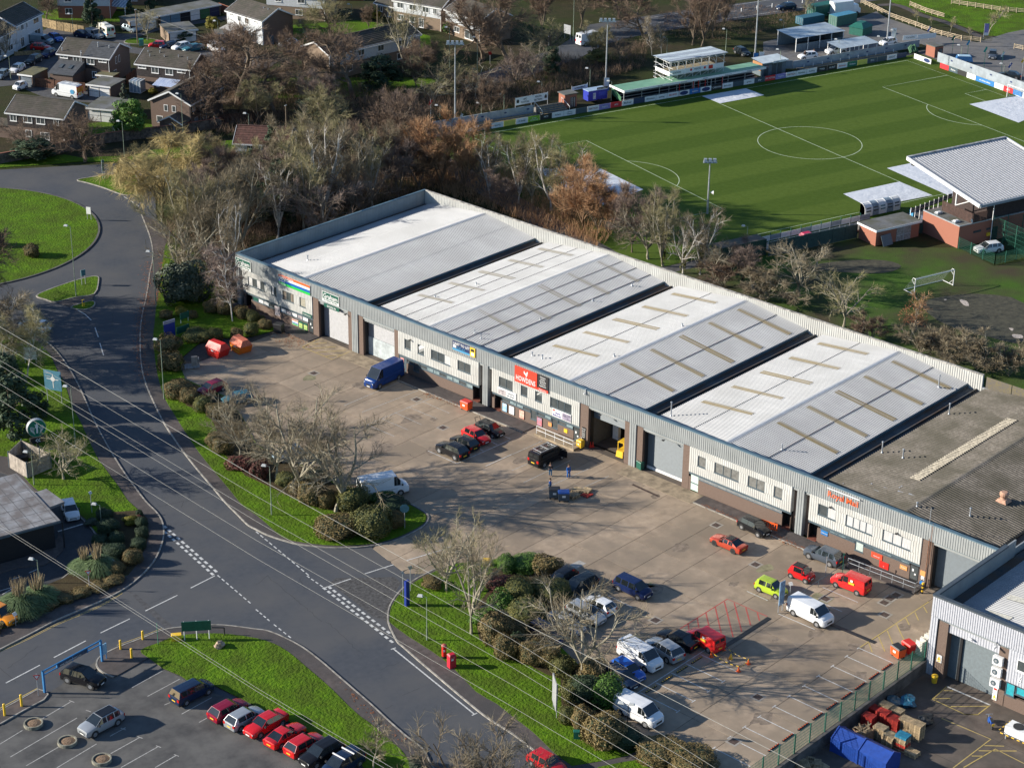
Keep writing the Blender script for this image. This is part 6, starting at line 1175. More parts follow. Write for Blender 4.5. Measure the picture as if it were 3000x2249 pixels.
garage('pair of white doored garages with grey felt roof beside the utility van',(-50.5,55.6),(3.0,-3.7),4.9,5.4,2.3,[MW,MW])
garage('single garage with mossy roof behind the tiny white two seater',(-59.4,68.1),(1.7,-2.2),3.,5.2,2.3,[mat('grey_door',(.16,.19,.22),.5,.1)],roof=M_moss)
bl=paint('pale_blue_door',(.12,.22,.30));dg=paint('green_door',(.03,.12,.05));dn=paint('navy_door',(.012,.02,.07))
garage('garage block of six with blue, white, green and navy doors',(-19.9,95.2),(14.8,2.6),15.,5.2,2.3,[bl,bl,M_dark,MW,dg,dn],wall=M_pbrick)
garage('flat roofed garage block end with buff brick wall',(-23.4,82.),(5.,-.6),6.,6.5,2.4,2,wall=M_pbrick)
garage('long flat roofed garage with white fascia left of the six',(-27.,94.),(6.6,.8),6.4,4.4,2.3,2,wall=M_pbrick)
garage('low felt roofed garage between the evergreen and the double garage',(-56.,41.5),(5.,-5.),5.6,7.,2.4,2)
garage('small shed garage with blue roof in the garden of the gabled house',(-44.5,29.),(1,-.3),3.8,2.8,1.7,1,wall=mat('green_shed',(.06,.16,.14),.7,.1))
garage('dark timber shed beside the semi extension',(-46.6,61.),(2.6,-3.),3.4,2.6,2.2,[M_fence],wall=M_fence,roof=M_moss)
garage('blue shed below the yellow flowering shrub',(-15.,78.),(5,-2.),4.4,3.,2.,[bl],wall=bl)
def fencerun(label,pts,h,m,w=.22,cat='fence',name='garden_fence',z=0.,posts=True,pw=1.8):
    P=[Vector((p[0],p[1],z))for p in pts];t=thing(name,label,cat,P[0],0);o=P[0];pb={}
    for a,b in zip(P,P[1:]):
        n=max(1,round((b-a).length/pw))
        for k in range(n):
            p,r=a.lerp(b,k/n)-o,a.lerp(b,(k+1)/n)-o;d=(r-p)*.02
            obj('panel',MB().bar(p+d+Vector((0,0,h/2)),r-d+Vector((0,0,h/2)),.05,h),m,t)
            if posts:obj('post',MB().bar(p,p+Vector((0,0,h+.1)),.12),m,t)
    return t
fencerun('brown panel fence behind the white utility van',[(-57.4,66.8),(-53.2,61.9),(-49.8,58.6)],1.7,M_fence)
fencerun('tan and brown fence behind the white terrace',[(-41.4,107.2),(-39.6,103.1),(-35.9,96.9)],1.8,M_tan)
fencerun('brown fence between the two dark semis',[(-41.3,59.5),(-37.5,63.5)],1.7,M_fence)
fencerun('low timber fence round the terrace front garden',[(-53.5,88.5),(-48.5,87.2)],.8,M_tan)
fencerun('blue grey fence beside the white boarded house',[(-8.5,78.),(-5.,71.5)],1.8,mat('blue_fence',(.06,.10,.13),.8,.1))
fencerun('dark garden fence at the back of the gabled house',[(-36.,28.),(-28.5,26.5),(-27.,29.)],1.7,M_fence)
fencerun('brown fence behind the garage block',[(-9.,104.),(-4.,101.),(-3.4,97.)],1.8,M_rbrick)
t=thing('garden_wall','long weathered brick garden wall along the estate edge','wall',(0,0,0));wp=[(-78.,25.6),(-67.2,26.2),(-57.7,27.6),(-51.7,27.),(-45.4,26.2),(-36.5,26.)]
for a,b in zip(wp,wp[1:]):
    a,b=Vector((*a,0)),Vector((*b,0));obj('wall_section',MB().bar(a+Vector((0,0,.9)),b+Vector((0,0,.9)),.22,1.8),mat('old_wall',(.10,.085,.07),.9,.4,1.6,.02,8),t);obj('coping',MB().bar(a+Vector((0,0,1.84)),b+Vector((0,0,1.84)),.3,.08),M_rbrick,t)
pg_=thing('pergola','white timber pergola behind the garden wall','pergola',(*q(1,985,1205)[:2],0),-.2)
for k in range(7):obj('rafter',BX(k*.75,-1.2,1.9,k*.75+.1,1.6,2.02),mat('pale_timber',(.45,.38,.25),.8,.1),pg_)
for x,y in((0,-1),(4.5,-1),(0,1.4),(4.5,1.4)):obj('post',BX(x,y,0,x+.1,y+.1,1.9),MATS['pale_timber'],pg_)
gh=thing('glazed_lean_to','white framed glazed lean-to roof at the top left','conservatory',(*q(1,925,140)[:2],0),-.9)
obj('roof',MB().quad((0,0,2.2),(4.5,0,2.2),(4.5,3,3.),(0,3,3.)),MATS['conservatory_glass'],gh)
for k in range(7):obj('glazing_bar',MB().bar((k*.75,0,2.25),(k*.75,3,3.05),.08),MW,gh)
for x in(0,4.4):obj('post',BX(x,0,0,x+.12,.12,2.2),MW,gh)
# estate surfaces
struct('estate_road',MB().poly([(-90,72),(-75,60),(-66,70),(-60,69),(-58,60),(-55,55),(-50,50),(-46,56),(-56.5,66.5),(-44,80),(-37.5,86.),(-33,80),(-24,68),(-14,56),(-8,61),(-19,74),(-28,79),(-31,84),(-29,89),(-20,93.5),(-5,94),(-4,97),(-16,96),(-27,93),(-33,96),(-40,106),(-46,101),(-50,92),(-64,79),(-90,92)],-.1,-.015),M_eroad)
island('estate_green',[(-31.,87.),(-28.5,84.4),(-25.,82.),(-23.8,84.),(-26.,88.5),(-29.,89.5)],k=3,z=.06)
for pp in([(-62,30),(-50,29),(-44,36),(-56,40),(-64,34)],[(-26,103),(-38,112),(-44,118),(-30,120),(-20,108)],[(-2,60),(20,50),(26,62),(20,80),(2,84)],[(-52,86),(-60,80),(-54,77),(-48,83)],[(-25,40),(0,28),(14,34),(0,42),(-20,52)]):struct('garden_lawn',MB().poly(pp,-.1,-.03),M_grass)
struct('estate_verge',MB().poly(ql(1,[(-300,1475),(0,1450),(300,1430),(700,1395),(1045,1410),(1040,1350),(700,1365),(560,1340),(200,1380),(-300,1400)]),-.1,.06),M_grass)
struct('estate_verge',MB().poly(ql(1,[(1100,1360),(1300,1300),(1800,1230),(2212,1200),(2212,1300),(1700,1360),(1300,1380),(1150,1395)]),-.1,.05),M_grass)
# far roads
struct('stadium_lane',MB().poly([(18.7,27.),(24,25.5),(33,29),(44,33),(52,38),(60,41),(70,42),(98,42),(140,40),(170,38),(170,56),(106,52.5),(91,53.8),(60,53.8),(50,46),(43,41),(30,37),(20,33)],-.1,-.018),M_asph)
struct('stadium_car_park',MB().poly([(46,8.),(76,8.2),(112,8.2),(112,2),(107,1),(107,-40),(150,-60),(170,8),(134,6),(123,3.5),(119.5,12),(119.6,20),(119.5,28),(121,33),(112,30),(100,27),(84,25),(76,14.5),(46,13)],-.1,-.016),mat('car_park_tarmac',(.10,.10,.105),.9,.2,.8,.01,18,big=(.15,.14,.13),bigscale=.15))
struct('footpath',MB().strip(sml([(125.,37.),(128.5,35.5),(128.6,31.),(127.6,26.),(128.2,20.),(127.6,13.),(126.6,6.)]),1.8,-.01),M_pave)
struct('meadow',MB().poly([(129.5,38),(129.6,20),(129,6),(150,-6),(200,10),(200,60),(150,60)],-.1,-.03),M_grass)
mk=MB()
for k in range(14):mk.box(64+k*3.2,47.9,-.012,65.6+k*3.2,48.02,-.008)
for yy in(43.4,52.2):mk.box(70,yy,-.012,150,yy+.12,-.008)
obj('road_marking',mk,M_white,bpy.data.objects['stadium_lane'])
for k in range(9):t=thing('marker_post','white marker post along the far dual road, %s'%(ORD[k]+' from the trees'),'post',(82+k*4.2,46.6,0),0,'marker posts on the far road');obj('post',BX(-.06,-.06,0,.06,.06,.9),MW,t)
# ================================================================ stadium
M_wallp=mat('grey_steel_sheet',(.30,.34,.37),.6,.1,.8,obvar=.05);M_roofs=mat('pale_shelter_roof',(.50,.56,.58),.5,.1,.8);M_grn=mat('green_roof_sheet',(.12,.26,.17),.6,.15,.6,col2=(.18,.36,.24));M_seat=mat('terrace_black',(.02,.022,.028),.8,.2);M_yrail=mat('ochre_step',(.38,.25,.06),.8,.2)
cols=dict(w=(TXW,MF),g=(paint('board_green',(.02,.16,.09)),TXW),lg=(paint('board_lime',(.22,.42,.03)),TXW),k=(MK,TXW),b=(paint('board_blue',(.02,.16,.42)),TXW),r=(paint('board_red',(.6,.02,.03)),TXW),p=(paint('board_lilac',(.25,.22,.48)),TXW),y=(paint('board_yellow',(.6,.55,.1)),M_green),n=(paint('board_navy',(.015,.04,.10)),TXW),s=(paint('board_slate',(.05,.08,.10)),TXW))
CN=dict(w='white',g='green',lg='lime green',k='black',b='blue',r='red',p='lilac',y='yellow',n='navy',s='dark slate')
def board(P,rz,w,key,tx,label,h=1.02,txm=None,oval=False):
    m,tm=cols[key];t=thing('advert_board',label,'advert board',P,rz,'advert boards round the pitch')
    obj('panel',BX(.03,0,.02,w-.03,.05,h),m,t);obj('post',BX(-.03,.05,0,.03,.11,h),MS,t)
    if oval:o=obj('emblem',MB().lathe([(1,0),(1,.01)],20),paint('oval_navy',(.01,.03,.12)),t,loc=(w/2,-.012,h/2));o.rotation_euler=(math.pi/2,0,0);o.scale=(.95,.4,1)
    if tx:
        ls=tx.split('|')
        for i,s_ in enumerate(ls):text(t,s_,(w/2,-.012,h*(.56-.36*i)if len(ls)>1 else h*.36),.42/len(ls)+.06,txm or(TXW if oval else tm),align='CENTER',bold=.004,ext=.004,sx=min(1.,(w-.3)/(max(1,len(s_))*(.42/len(ls)+.06)*.62)))
    return t
B1=[('w',''),('s',''),('w','sports'),('y',''),('w','Dr. Electrical'),('lg','Heritage|023 8066 2078'),('k','MCS'),('w','Solent'),('w','AIRPORT|PARKING'),('s',''),('w','VERITECH'),('p','Inspire'),('r','AFC'),('w','Mayflower'),('n',''),('w','Windows'),('w','paving'),('w','SBS EPOS'),('w','SNOWS',1),('b','estates'),('w','SNOWS',1),('k','CARNON'),('w','Bathrooms'),('s',''),('w','green'),('s','play'),('r','AFC TOTTON'),('p','Inspire'),('w','VERITECH'),('w','Heineken'),('w','building'),('k','TYRES'),('k','HURST'),('w','Andrews'),('g','Graham'),('y',''),('s','SPL5'),('s',''),('w','SEIGHT'),('n','')]
ords=ORD
x=.2
for i,it in enumerate(B1):
    if i<20:lb='%s advert board, %s along the far touchline from the left end'%(CN[it[0]],ords[i])
    else:lb='%s advert board, %s along the far touchline counting back from the right corner'%(CN[it[0]],ords[len(B1)-1-i])
    board((x,2.,0),0,2.52,it[0],it[1],lb,oval=len(it)>2,txm={'VERITECH':paint('txt_brown',(.3,.05,.03)),'SBS EPOS':M_red,'Heineken':M_green,'Andrews':M_red}.get(it[1]));x+=2.56
B2=[('w',''),('w','SNOWS',1),None,('r',''),('s','Kieran'),('k',''),('w','hotel'),('b','eric robinson solicitors'),None,('w',''),('r','AFC'),('b',''),('w','SNOWS',1),('s',''),('w',''),('k',''),('g','')]
y=.5
for i,it in enumerate(B2):
    if it:
        w=5.1 if 'eric' in it[1]else 2.52
        board((103.2,y,0),-math.pi/2,w,it[0],it[1],'%s advert board, %s down the right-hand goal line from the far corner'%(CN[it[0]],ords[i]),oval=len(it)>2)
    y-=2.56
# sheet walls
def sheetwall(label,x0,y0,x1,y1,h,pw=2.5,m=M_wallp,emblem=True,z=0.):
    a,b=Vector((x0,y0,z)),Vector((x1,y1,z));d=b-a;L=d.length;t=thing('perimeter_wall',label,'wall',a,math.atan2(d.y,d.x));n=max(1,round(L/pw));w=L/n
    for k in range(n):
        mb=MB();ribwall(mb,k*w+.02,(k+1)*w-.02,0,0,h,.3,.03);mb.box(k*w,.01,0,(k+1)*w,.05,h);p=obj('panel',mb,m,t)
        if emblem and k%2:e=obj('emblem',MB().lathe([(.3,0),(.3,.01)],12),paint('oval_navy',(.01,.03,.12)),p,loc=(k*w+w/2,-.045,h*.62));e.rotation_euler=(math.pi/2,0,0);e.scale=(1,.5,1)
    obj('coping',BX(0,-.06,h,L,.09,h+.06),m,t);return t
sheetwall('grey sheet wall behind the far touchline, left section',-12,6.7,17,6.6,1.4);sheetwall('grey sheet wall behind the far touchline, right section',77,6.4,110,6.6,1.45);sheetwall('tall grey sheet wall behind the right-hand goal',105.8,-3.5,105.8,-48,1.9,2.8)
sheetwall('grey sheet wall return beside the hut',73.8,8.2,77.,6.5,1.6,emblem=False)
# stepped terracing rails
def terrace(label,x0,x1,y0,n,dy,dz,m,seats=False,name='terrace'):
    t=thing(name,label,'terrace',(x0,y0,0))
    for k in range(n):
        obj('step',BX(0,k*dy,0,x1-x0,(k+1)*dy,dz*(k+1)),mat('terrace_conc',(.16,.15,.14),.9,.2),t);obj('step_edge',BX(0,k*dy,dz*(k+1),x1-x0,k*dy+.14,dz*(k+1)+.02),m,t)
        if seats:obj('bench',BX(.2,k*dy+.25,dz*(k+1)+.3,x1-x0-.2,k*dy+.5,dz*(k+1)+.36),MS,t)
    return t
terrace('yellow edged terrace steps under the youth banner',17.4,23.2,4.2,5,.55,.2,M_yrail);terrace('low ochre standing rail strip at the far left',-10,17,4.6,2,.6,.14,M_yrail);terrace('low ochre standing strip at the far right',77.5,103,4.6,2,.6,.14,M_yrail)
rl=thing('handrail','white sloping handrails either side of the terrace steps','handrail',(17.4,4.2,0))
for x_ in(0,5.9):obj('rail',MB().tube((x_,0,.9),(x_,2.8,1.9),.04,n=6).tube((x_,0,0),(x_,0,.9),.04,n=6).tube((x_,2.8,0),(x_,2.8,1.9),.04,n=6),MW,rl)
for k in range(11):t=thing('crush_rail','short white rail post behind the right half of the far boards, %s from the hut'%ORD[k],'rail',(79+k*2.3,5.4,.28),0,'white rail posts on the far strip');obj('post',BX(-.05,-.05,0,.05,.05,.55),MW,t)
# low stand
st_=thing('stand','long low spectator stand with green roof and white lettered fascia','stand',(34.,2.6,0));L=32.3
for k in range(4):obj('step',BX(0,.6+k*.8,0,L,.6+(k+1)*.8,.3+.28*k),M_seat,st_);obj('bench',BX(.3,.9+k*.8,.58+.28*k,L-.3,1.15+k*.8,.64+.28*k),MS,st_)
obj('back_wall',BX(0,3.8,0,L,3.9,2.6),mat('stand_dark',(.03,.035,.045),.8,.2),st_);rr=MB();rr.quad((-.3,-.9,3.),(L+.3,-.9,3.),(L+.3,4.1,2.65),(-.3,4.1,2.65));obj('roof',rr,M_grn,st_)
fs=obj('fascia',BX(-.3,-.96,2.62,L+.3,-.91,3.04),MW,st_);obj('side_wall',MB().quad((0,.6,0),(0,3.8,0),(0,3.8,2.6),(0,.6,1.4)),mat('stand_green',(.03,.13,.06),.7,.1),st_);obj('side_fascia',BX(-.36,-.9,2.5,-.31,4.,2.95),MW,st_)
for k in range(6):text(fs,'snows.co.uk' if k%2==0 else 'SNOWS',(2+k*5.2,-.98,2.72),.3,MF if k%2==0 else paint('oval_navy',(.01,.03,.12)),ext=.004)
for k in range(9):obj('post',BX(k*4,-.3,0,k*4+.1,-.2,2.9),MS,st_)
for k in(3.1,3.9,4.6,5.6,4.2):obj('post',BX(k*4,-.6,0,k*4+.1,-.5,2.9),M_red,st_)
# scaffold gantry
ga=thing('scaffold_gantry','scaffold television gantry with striped pale roof above the low stand','gantry',(45.3,3.8,0));L,Dp=12.6,4.6
for k in range(4):obj('roof_sheet',MB().quad((-.5,-.5+k*1.42,6.6-.05*k),(L+.5,-.5+k*1.42,6.6-.05*k),(L+.5,-.5+k*1.42+1.36,6.56-.05*k),(-.5,-.5+k*1.42+1.36,6.56-.05*k)).box(-.5,-.5+k*1.42,6.45-.05*k,L+.5,-.44+k*1.42,6.55-.05*k),M_roofs if k%2 else mat('pale_roof2',(.34,.38,.42),.5,.1),ga)
pl=MB();tb=MB()
for k in range(8):
    x_=k*L/7
    for y_ in(0,Dp):tb.tube((x_,y_,0),(x_,y_,6.4),.045,n=5)
    tb.tube((x_,0,3.6),(x_,Dp,3.6),.04,n=5).tube((x_,0,6.1),(x_,Dp,6.2),.04,n=5)
    if k<7:tb.tube((x_,0,2.6),(x_+L/7,0,3.6),.03,n=4).tube((x_+L/7,0,5.),(x_,0,6.1),.03,n=4).tube((x_,0,4.6),(x_+.4,Dp*.5,6.2),.04,n=4)
for z_ in(1.8,2.6,3.6,4.6,6.1):
    for y_ in(0,Dp):tb.tube((-.4,y_,z_),(L+.4,y_,z_),.04,n=5)
for z_ in(2.2,3.,4.2,5.2):tb.tube((-.9,.5,z_),(.2,Dp,z_),.035,n=4);tb.tube((0,-1.,z_),(0,Dp+.6,z_),.035,n=4)
tub=obj('scaffold_tubes',tb,MW,ga);tub['kind']='stuff'
obj('deck',BX(0,0,3.6,L,Dp,3.7),mat('scaffold_board',(.3,.25,.16),.8,.2),ga);bn=obj('banner',BX(0,-.08,3.7,L,-.04,4.55),MW,ga)
text(bn,'eDESIGN',(.6,-.1,3.95),.5,MF,ext=.004,bold=.008);text(bn,'VISION',(5.6,-.1,4.05),.5,MF,ext=.004,bold=.008);obj('banner_mark',BX(9,-.1,3.8,10,-.085,4.5),M_red,bn);obj('banner',BX(-.06,0,3.7,-.02,Dp,4.4),MW,ga)
for x_ in(4.9,8.1):e=obj('banner_mark',MB().lathe([(.25,0),(.25,.01)],12),M_red,bn,loc=(x_,-.09,4.2));e.rotation_euler=(math.pi/2,0,0)
# hut, trailer, turnstile, banners
hu=thing('hut','timber and dark glass hut with pale sloping roof at the end of the low stand','hut',(68.2,4.9,0));obj('wall',BX(0,0,0,5.8,3.,2.6),mat('hut_slate',(.10,.13,.15),.7,.1),hu);obj('roof',MB().quad((-.3,-.4,2.75),(6.2,-.4,2.75),(6.2,3.3,3.0),(-.3,3.3,3.0)).quad((-.3,-.4,2.6),(6.2,-.4,2.6),(6.2,-.4,2.75),(-.3,-.4,2.75)),M_roofs,hu)
obj('gable_board',BX(-.06,0,1.,-.01,3.,2.6),mat('orange_timber',(.34,.16,.06),.7,.1),hu)
for x_ in(.5,2.4,3.8):obj('door',BX(x_,-.05,0,x_+1.,-.01,2.2),MG,hu)
s_=obj('fascia',BX(2.2,-.46,2.5,5.4,-.42,2.9),MW,hu);text(s_,'Stadium',(2.9,-.48,2.58),.25,MF,ext=.004)
tr=thing('catering_trailer','bright blue catering trailer with lettered white roof board','trailer',(28.8,6.3,0));M_tb=paint('trailer_blue',(.015,.03,.32));obj('body',BX(0,0,.45,4.2,1.9,2.3),M_tb,tr);obj('roof',BX(-.05,-.05,2.3,4.25,1.95,2.4),mat('trailer_roof',(.30,.40,.52),.5,.1),tr);obj('hatch',BX(2.2,-.03,1.2,3.8,-.01,1.9),paint('trailer_blue2',(.03,.06,.42)),tr);obj('door',BX(1.,-.03,.7,1.6,-.01,1.9),mat('menu',(.4,.45,.5),.6,.3),tr)
rb_=obj('roof_board',BX(1.8,-.1,2.45,4.2,-.06,2.85),MK,tr);text(rb_,'BURGERS & FRIES',(1.9,-.12,2.55),.24,TXW,ext=.004)
for x_ in(2.2,2.9):obj('wheel',MB().tube((x_,-.04,.3),(x_,.16,.3),.3,n=14),M_tyre,tr)
def brickhut(label,x,y,w,d,h,rz=0.):
    t=thing('turnstile_hut',label,'hut',(x,y,0),rz);obj('wall',BX(0,0,0,w,d,h),M_rbrick,t);obj('roof',BX(-.2,-.2,h,w+.2,d+.2,h+.15),M_felt,t);dd=obj('gate',BX(w*.45,-.04,0,w*.9,-.01,h*.78),MK,t)
    for k in range(3):obj('gate_bar',BX(w*.5+k*w*.14,-.06,.05,w*.53+k*w*.14,-.045,h*.75),MS,dd)
    return t
brickhut('red brick turnstile hut with mossy roof beside the blue trailer',23.4,6.0,2.6,2.1,2.5);tt=brickhut('orange brick turnstile hut at the far right corner of the ground',107.1,-1.2,2.2,2.6,2.2,0.);obj('notice',BX(2.21,.4,1.2,2.24,2.2,1.9),MY,tt)
bx_=thing('banner','white youth section banner above the terrace steps','banner',(13.6,7.4,0),.05)
obj('panel',BX(0,0,1.6,7.2,.03,3.),MW,bx_);[obj('post',BX(x_,.03,0,x_+.08,.1,3.1),MS,bx_)for x_ in(-.05,3.5,7.15)]
for s_,x_,z_ in(('AFC',2.1,2.4),('TOTTON',2.1,1.8),('YOUTH',5.0,2.4),('SECTION',5.0,1.8)):text(bx_,s_,(x_,-.02,z_),.5,MK,align='CENTER',ext=.004,bold=.01,sx=.85)
for x_ in(.5,6.7):obj('crest',MB().poly([(-.25,-.3),(.25,-.3),(.28,.1),(.1,.35),(-.1,.35),(-.28,.1)],0,.01),MK,bx_,loc=(x_,-.015,2.3)).rotation_euler=(math.pi/2,0,0)
bx_=thing('banner','narrow white REFRESHMENTS banner behind the brick turnstile hut','banner',(27.,9.2,0),.12);obj('panel',BX(0,0,2.,3.8,.03,2.7),MW,bx_);[obj('post',BX(x_,.03,0,x_+.08,.1,2.9),MS,bx_)for x_ in(-.05,3.75)];text(bx_,'REFRESHMENTS',(1.9,-.02,2.2),.38,MK,align='CENTER',ext=.004,bold=.008)
bx_=thing('banner','white TYRES banner at the far right corner','banner',(107.2,8.6,0),-.15);obj('panel',BX(0,0,1.2,3.4,.03,2.2),MW,bx_);obj('panel',BX(3.45,0,1.1,8.,.03,2.1),MW,bx_);text(bx_,'TOOLEYS',(1.7,-.02,1.5),.5,MK,align='CENTER',ext=.004)
# open shelters and containers
def shelter(label,x0,y0,x1,y1,h,h2,walls):
    t=thing('open_shelter',label,'shelter',(x0,y0,0));w,d=x1-x0,y1-y0;mb=MB();ribslope(mb,-.3,h,w+.3,h,-.3,d+.3,.5,.05);i0=0
    mb.v=[(a,b,c+(h2-h)*max(0,b)/d)for a,b,c in mb.v];obj('roof',mb,M_roofs,t)
    for x_ in[k*w/4 for k in range(5)]:obj('post',BX(x_-.05,-.05,0,x_+.07,.07,h),MW,t);obj('post',BX(x_-.05,d-.05,0,x_+.07,d+.07,h2),MW,t)
    if walls:obj('wall',BX(.1,.2,0,w,.3,1.5),mat('shelter_timber',(.14,.18,.21),.8,.1),t);obj('wall',BX(0,d-.2,0,w,d-.1,h2-.1),MATS['shelter_timber'],t);obj('wall',BX(w-.1,0,0,w,d,h-.2),MATS['shelter_timber'],t)
    return t
shelter('large open fronted shelter with pale sloping roof behind the far wall',85.,15.6,97.2,21.6,2.9,3.15,True);shelter('smaller open canopy with pale roof over parked cars',89.4,6.9,98.8,10.9,2.35,2.6,False)
def container(label,P,u,L,Wd,H,m,roof=None,name='shipping_container',z=0.):
    u=Vector((u[0],u[1],0)).normalized();t=thing(name,label,'container',(P[0],P[1],z),math.atan2(u.y,u.x));mb=MB();ribwall(mb,.1,L-.1,0,.15,H-.12,.36,.05);obj('side',mb,m,t);obj('body',BX(0,.02,.05,L,Wd,H),m,t);obj('frame',BX(-.02,-.06,.02,.1,.02,H+.02).box(L-.1,-.06,.02,L+.02,.02,H+.02).box(-.02,-.06,H-.12,L+.02,.02,H+.02),m,t)
    obj('roof',BX(.05,0,H,L-.05,Wd-.05,H+.03),roof or m,t);mb=MB()
    for k in range(4):mb.box(-.06,.15+k*Wd/4,.2,-.02,.2+k*Wd/4,H-.1)
    obj('door_bar',mb,MS,t);return t
M_cg=mat('container_green',(.01,.10,.075),.5,.1);a_,b_=q(4,405,165),q(4,575,130);container('dark green container with yellow notices left of the box truck',a_,vec(a_,b_),6.,2.5,2.6,M_cg)
a_=q(4,300,225);container('blue grey low container behind the large shelter',a_,(1,.05),6.,2.4,1.6,mat('container_blue',(.03,.12,.17),.6,.1))
c_=container('green container with blue roof left of the hipped green cabin',q(4,590,235),(1,.1),6.,2.4,2.2,mat('container_teal',(.05,.14,.11),.6,.1),mat('blue_roof',(.06,.22,.33),.5,.1))
gs=thing('hipped_cabin','dark green cabin with hipped roof in the stadium yard','cabin',(*q(4,860,300)[:2],0),.35);obj('wall',BX(-2.2,0,0,1.8,3.2,1.6),M_cg,gs);obj('roof',BX(-2.4,-.2,1.6,2.,3.4,2.5,1.2,1.1),M_cg,gs)
container('camouflaged green container at the near left corner of the pitch',(1.5,-71.8),(1,-.02),8.5,2.4,2.6,mat('container_olive',(.02,.06,.04),.7,.2),mat('camo_roof',(.05,.07,.05),.8,.6,.7,col2=(.16,.10,.08)))
# flood light towers
def floodlight(label,n,x,yb,ytop,heads=4,hoff=None,H=None,arm=1.6):
    p=q(n,x,yb);h=H or hgt(n,x,yb,ytop);t=thing('floodlight_tower',label,'floodlight',p,YAW*-1,'floodlight towers of the pitch');obj('mast',MB().tube((0,0,0),(0,0,h),.17,.08,8),MS,t);obj('crossarm',BX(-arm,-.06,h-.1,arm,.06,h+.02).box(-arm,-.3,h-.35,arm,.3,h-.3),MS,t)
    for k in range(heads):hd=obj('lamp_head',BX(-arm+.1+k*2*arm/heads,-.3,h-.25,-arm+.6+k*2*arm/heads,.1,h+.35),MS,t);obj('lens',BX(-arm+.14+k*2*arm/heads,-.33,h-.2,-arm+.56+k*2*arm/heads,-.305,h+.3),MW,hd)
    return t
floodlight('tall floodlight tower behind the orange trees at the far left',2,1720,1035,370);floodlight('floodlight tower between the blue trailer and the low stand',3,808,770,175);floodlight('floodlight tower behind the hut, cut by the top edge',3,2095,545,0,H=17.);floodlight('floodlight tower behind the far right corner, cut by the top edge',4,1025,390,0,H=17.)
t=floodlight('triple headed floodlight tower beside the left penalty area',7,1687,190,-270,heads=3,H=None,arm=1.1);obj('loudspeaker',MB().lathe([(.05,0),(.35,.5)],12),MW,t,loc=(.3,0,3.6)).rotation_euler=(0,math.pi/2,0)
for(n,x,y0_,y1_,c,c2,lb)in((3,793,760,585,'w','b','white and blue sponsor banner on the tower by the trailer'),(3,2080,540,375,'b','w','blue sponsor banner beside the tower behind the hut'),(3,2130,530,372,'w','b','white sponsor banner beside the tower behind the hut'),(4,1060,320,205,'w','b','white and blue sponsor banner on the corner tower'),(4,1860,280,190,'p','w','purple banner on a post beside the round headed tree')):
    P=q(n,x,y0_+60);t=thing('sponsor_banner',lb,'banner',P,-YAW);obj('pole',MB().tube((0,0,0),(0,0,3.4),.04,n=6),MS,t);obj('cloth',BX(.05,-.01,1.4,.95,.01,3.3),cols[c][0],t);obj('cloth',BX(.05,-.013,.8,.95,.013,1.4),cols[c2][0],t)
# rear wall, dugout, brick store, stand and clubhouse
fencerun('dark green sheet fence along the near side of the ground',[(10.1,-72.6),(27,-73.1)],2.3,mat('fence_green',(.02,.055,.05),.7,.15),name='sheet_fence',pw=2.4)
fencerun('dark green fence between the brick store and the clubhouse',[(35.8,-76.2),(37.5,-76.4)],2.2,MATS['fence_green'],name='sheet_fence')
ro=thing('standing_ramp','concrete standing strip with steel crush rails on the near touchline','ramp',(10.5,-71.,0));obj('slab',BX(0,0,0,21,1.6,.3).box(0,1.6,0,21,3.,.05),mat('ramp_concrete',(.32,.28,.22),.8,.15),ro)
for k in range(11):obj('rail',MB().tube((k*2,.3,.3),(k*2,.3,1.4),.035,n=5).tube((k*2,.3,1.4),(k*2+2,.3,1.4),.03,n=5).tube((k*2,.3,.9),(k*2+2,.3,.9),.03,n=5),MS,ro);obj('rail',MB().tube((k*2,1.6,0),(k*2,1.6,1.1),.035,n=5).tube((k*2,1.6,1.1),(k*2+2,1.6,1.1),.03,n=5),MS,ro)
for k in range(16):obj('barrier_sheet',BX(k*2-8,3.6,0,k*2-6.1,3.65,.9),MW if k%3 else M_wallp,ro);obj('post',BX(k*2-8.1,3.6,0,k*2-8.,3.7,1.3),M_green,ro)
tc_=thing('red_cover','small magenta covered machine on the standing strip','cover',(18.5,-70.4,.3));obj('cover',BX(0,0,.4,2.,1.2,.9,.3,.2),paint('magenta',(.45,.01,.06)),tc_);obj('base',BX(.2,.2,0,1.8,1.,.4),M_dark,tc_)
dg_=thing('dugout','white curved team dugout with dark windows on the near touchline','dugout',(34.1,-66.5,0));n_=5;Ld=7.4
for k in range(n_):
    xa,xb=k*Ld/n_,(k+1)*Ld/n_
    sh_=MB();P2=[(0,0),(-.02,1.1),(.12,1.55),(.45,1.9),(.9,2.05),(1.3,2.05)]
    for(ya,za),(yb,zb)in zip(P2,P2[1:]):sh_.quad((xa+.05,ya,za),(xb-.05,ya,za),(xb-.05,yb,zb),(xa+.05,yb,zb))
    s_=obj('shell_panel',sh_,MATS['conservatory_glass']if k in(1,3)else MW,dg_);obj('window',MB().quad((xa+.25,-.05,.75),(xb-.25,-.05,.75),(xb-.25,.05,1.45),(xa+.25,.05,1.45)),MG,s_);sh_=MB()
    for(ya,za),(yb,zb)in zip(P2,P2[1:]):sh_.bar((xa,ya-.02,za),(xa,yb-.02,zb+.01),.12,.06)
    obj('rib',sh_,MW,dg_)
for x_ in(0,Ld):e_=MB();P3=[(x_,a,b)for a,b in P2]+[(x_,1.3,0)];e_.quad(*P3);e_.quad(*P3[::-1]);obj('end_panel',e_,MW,dg_)
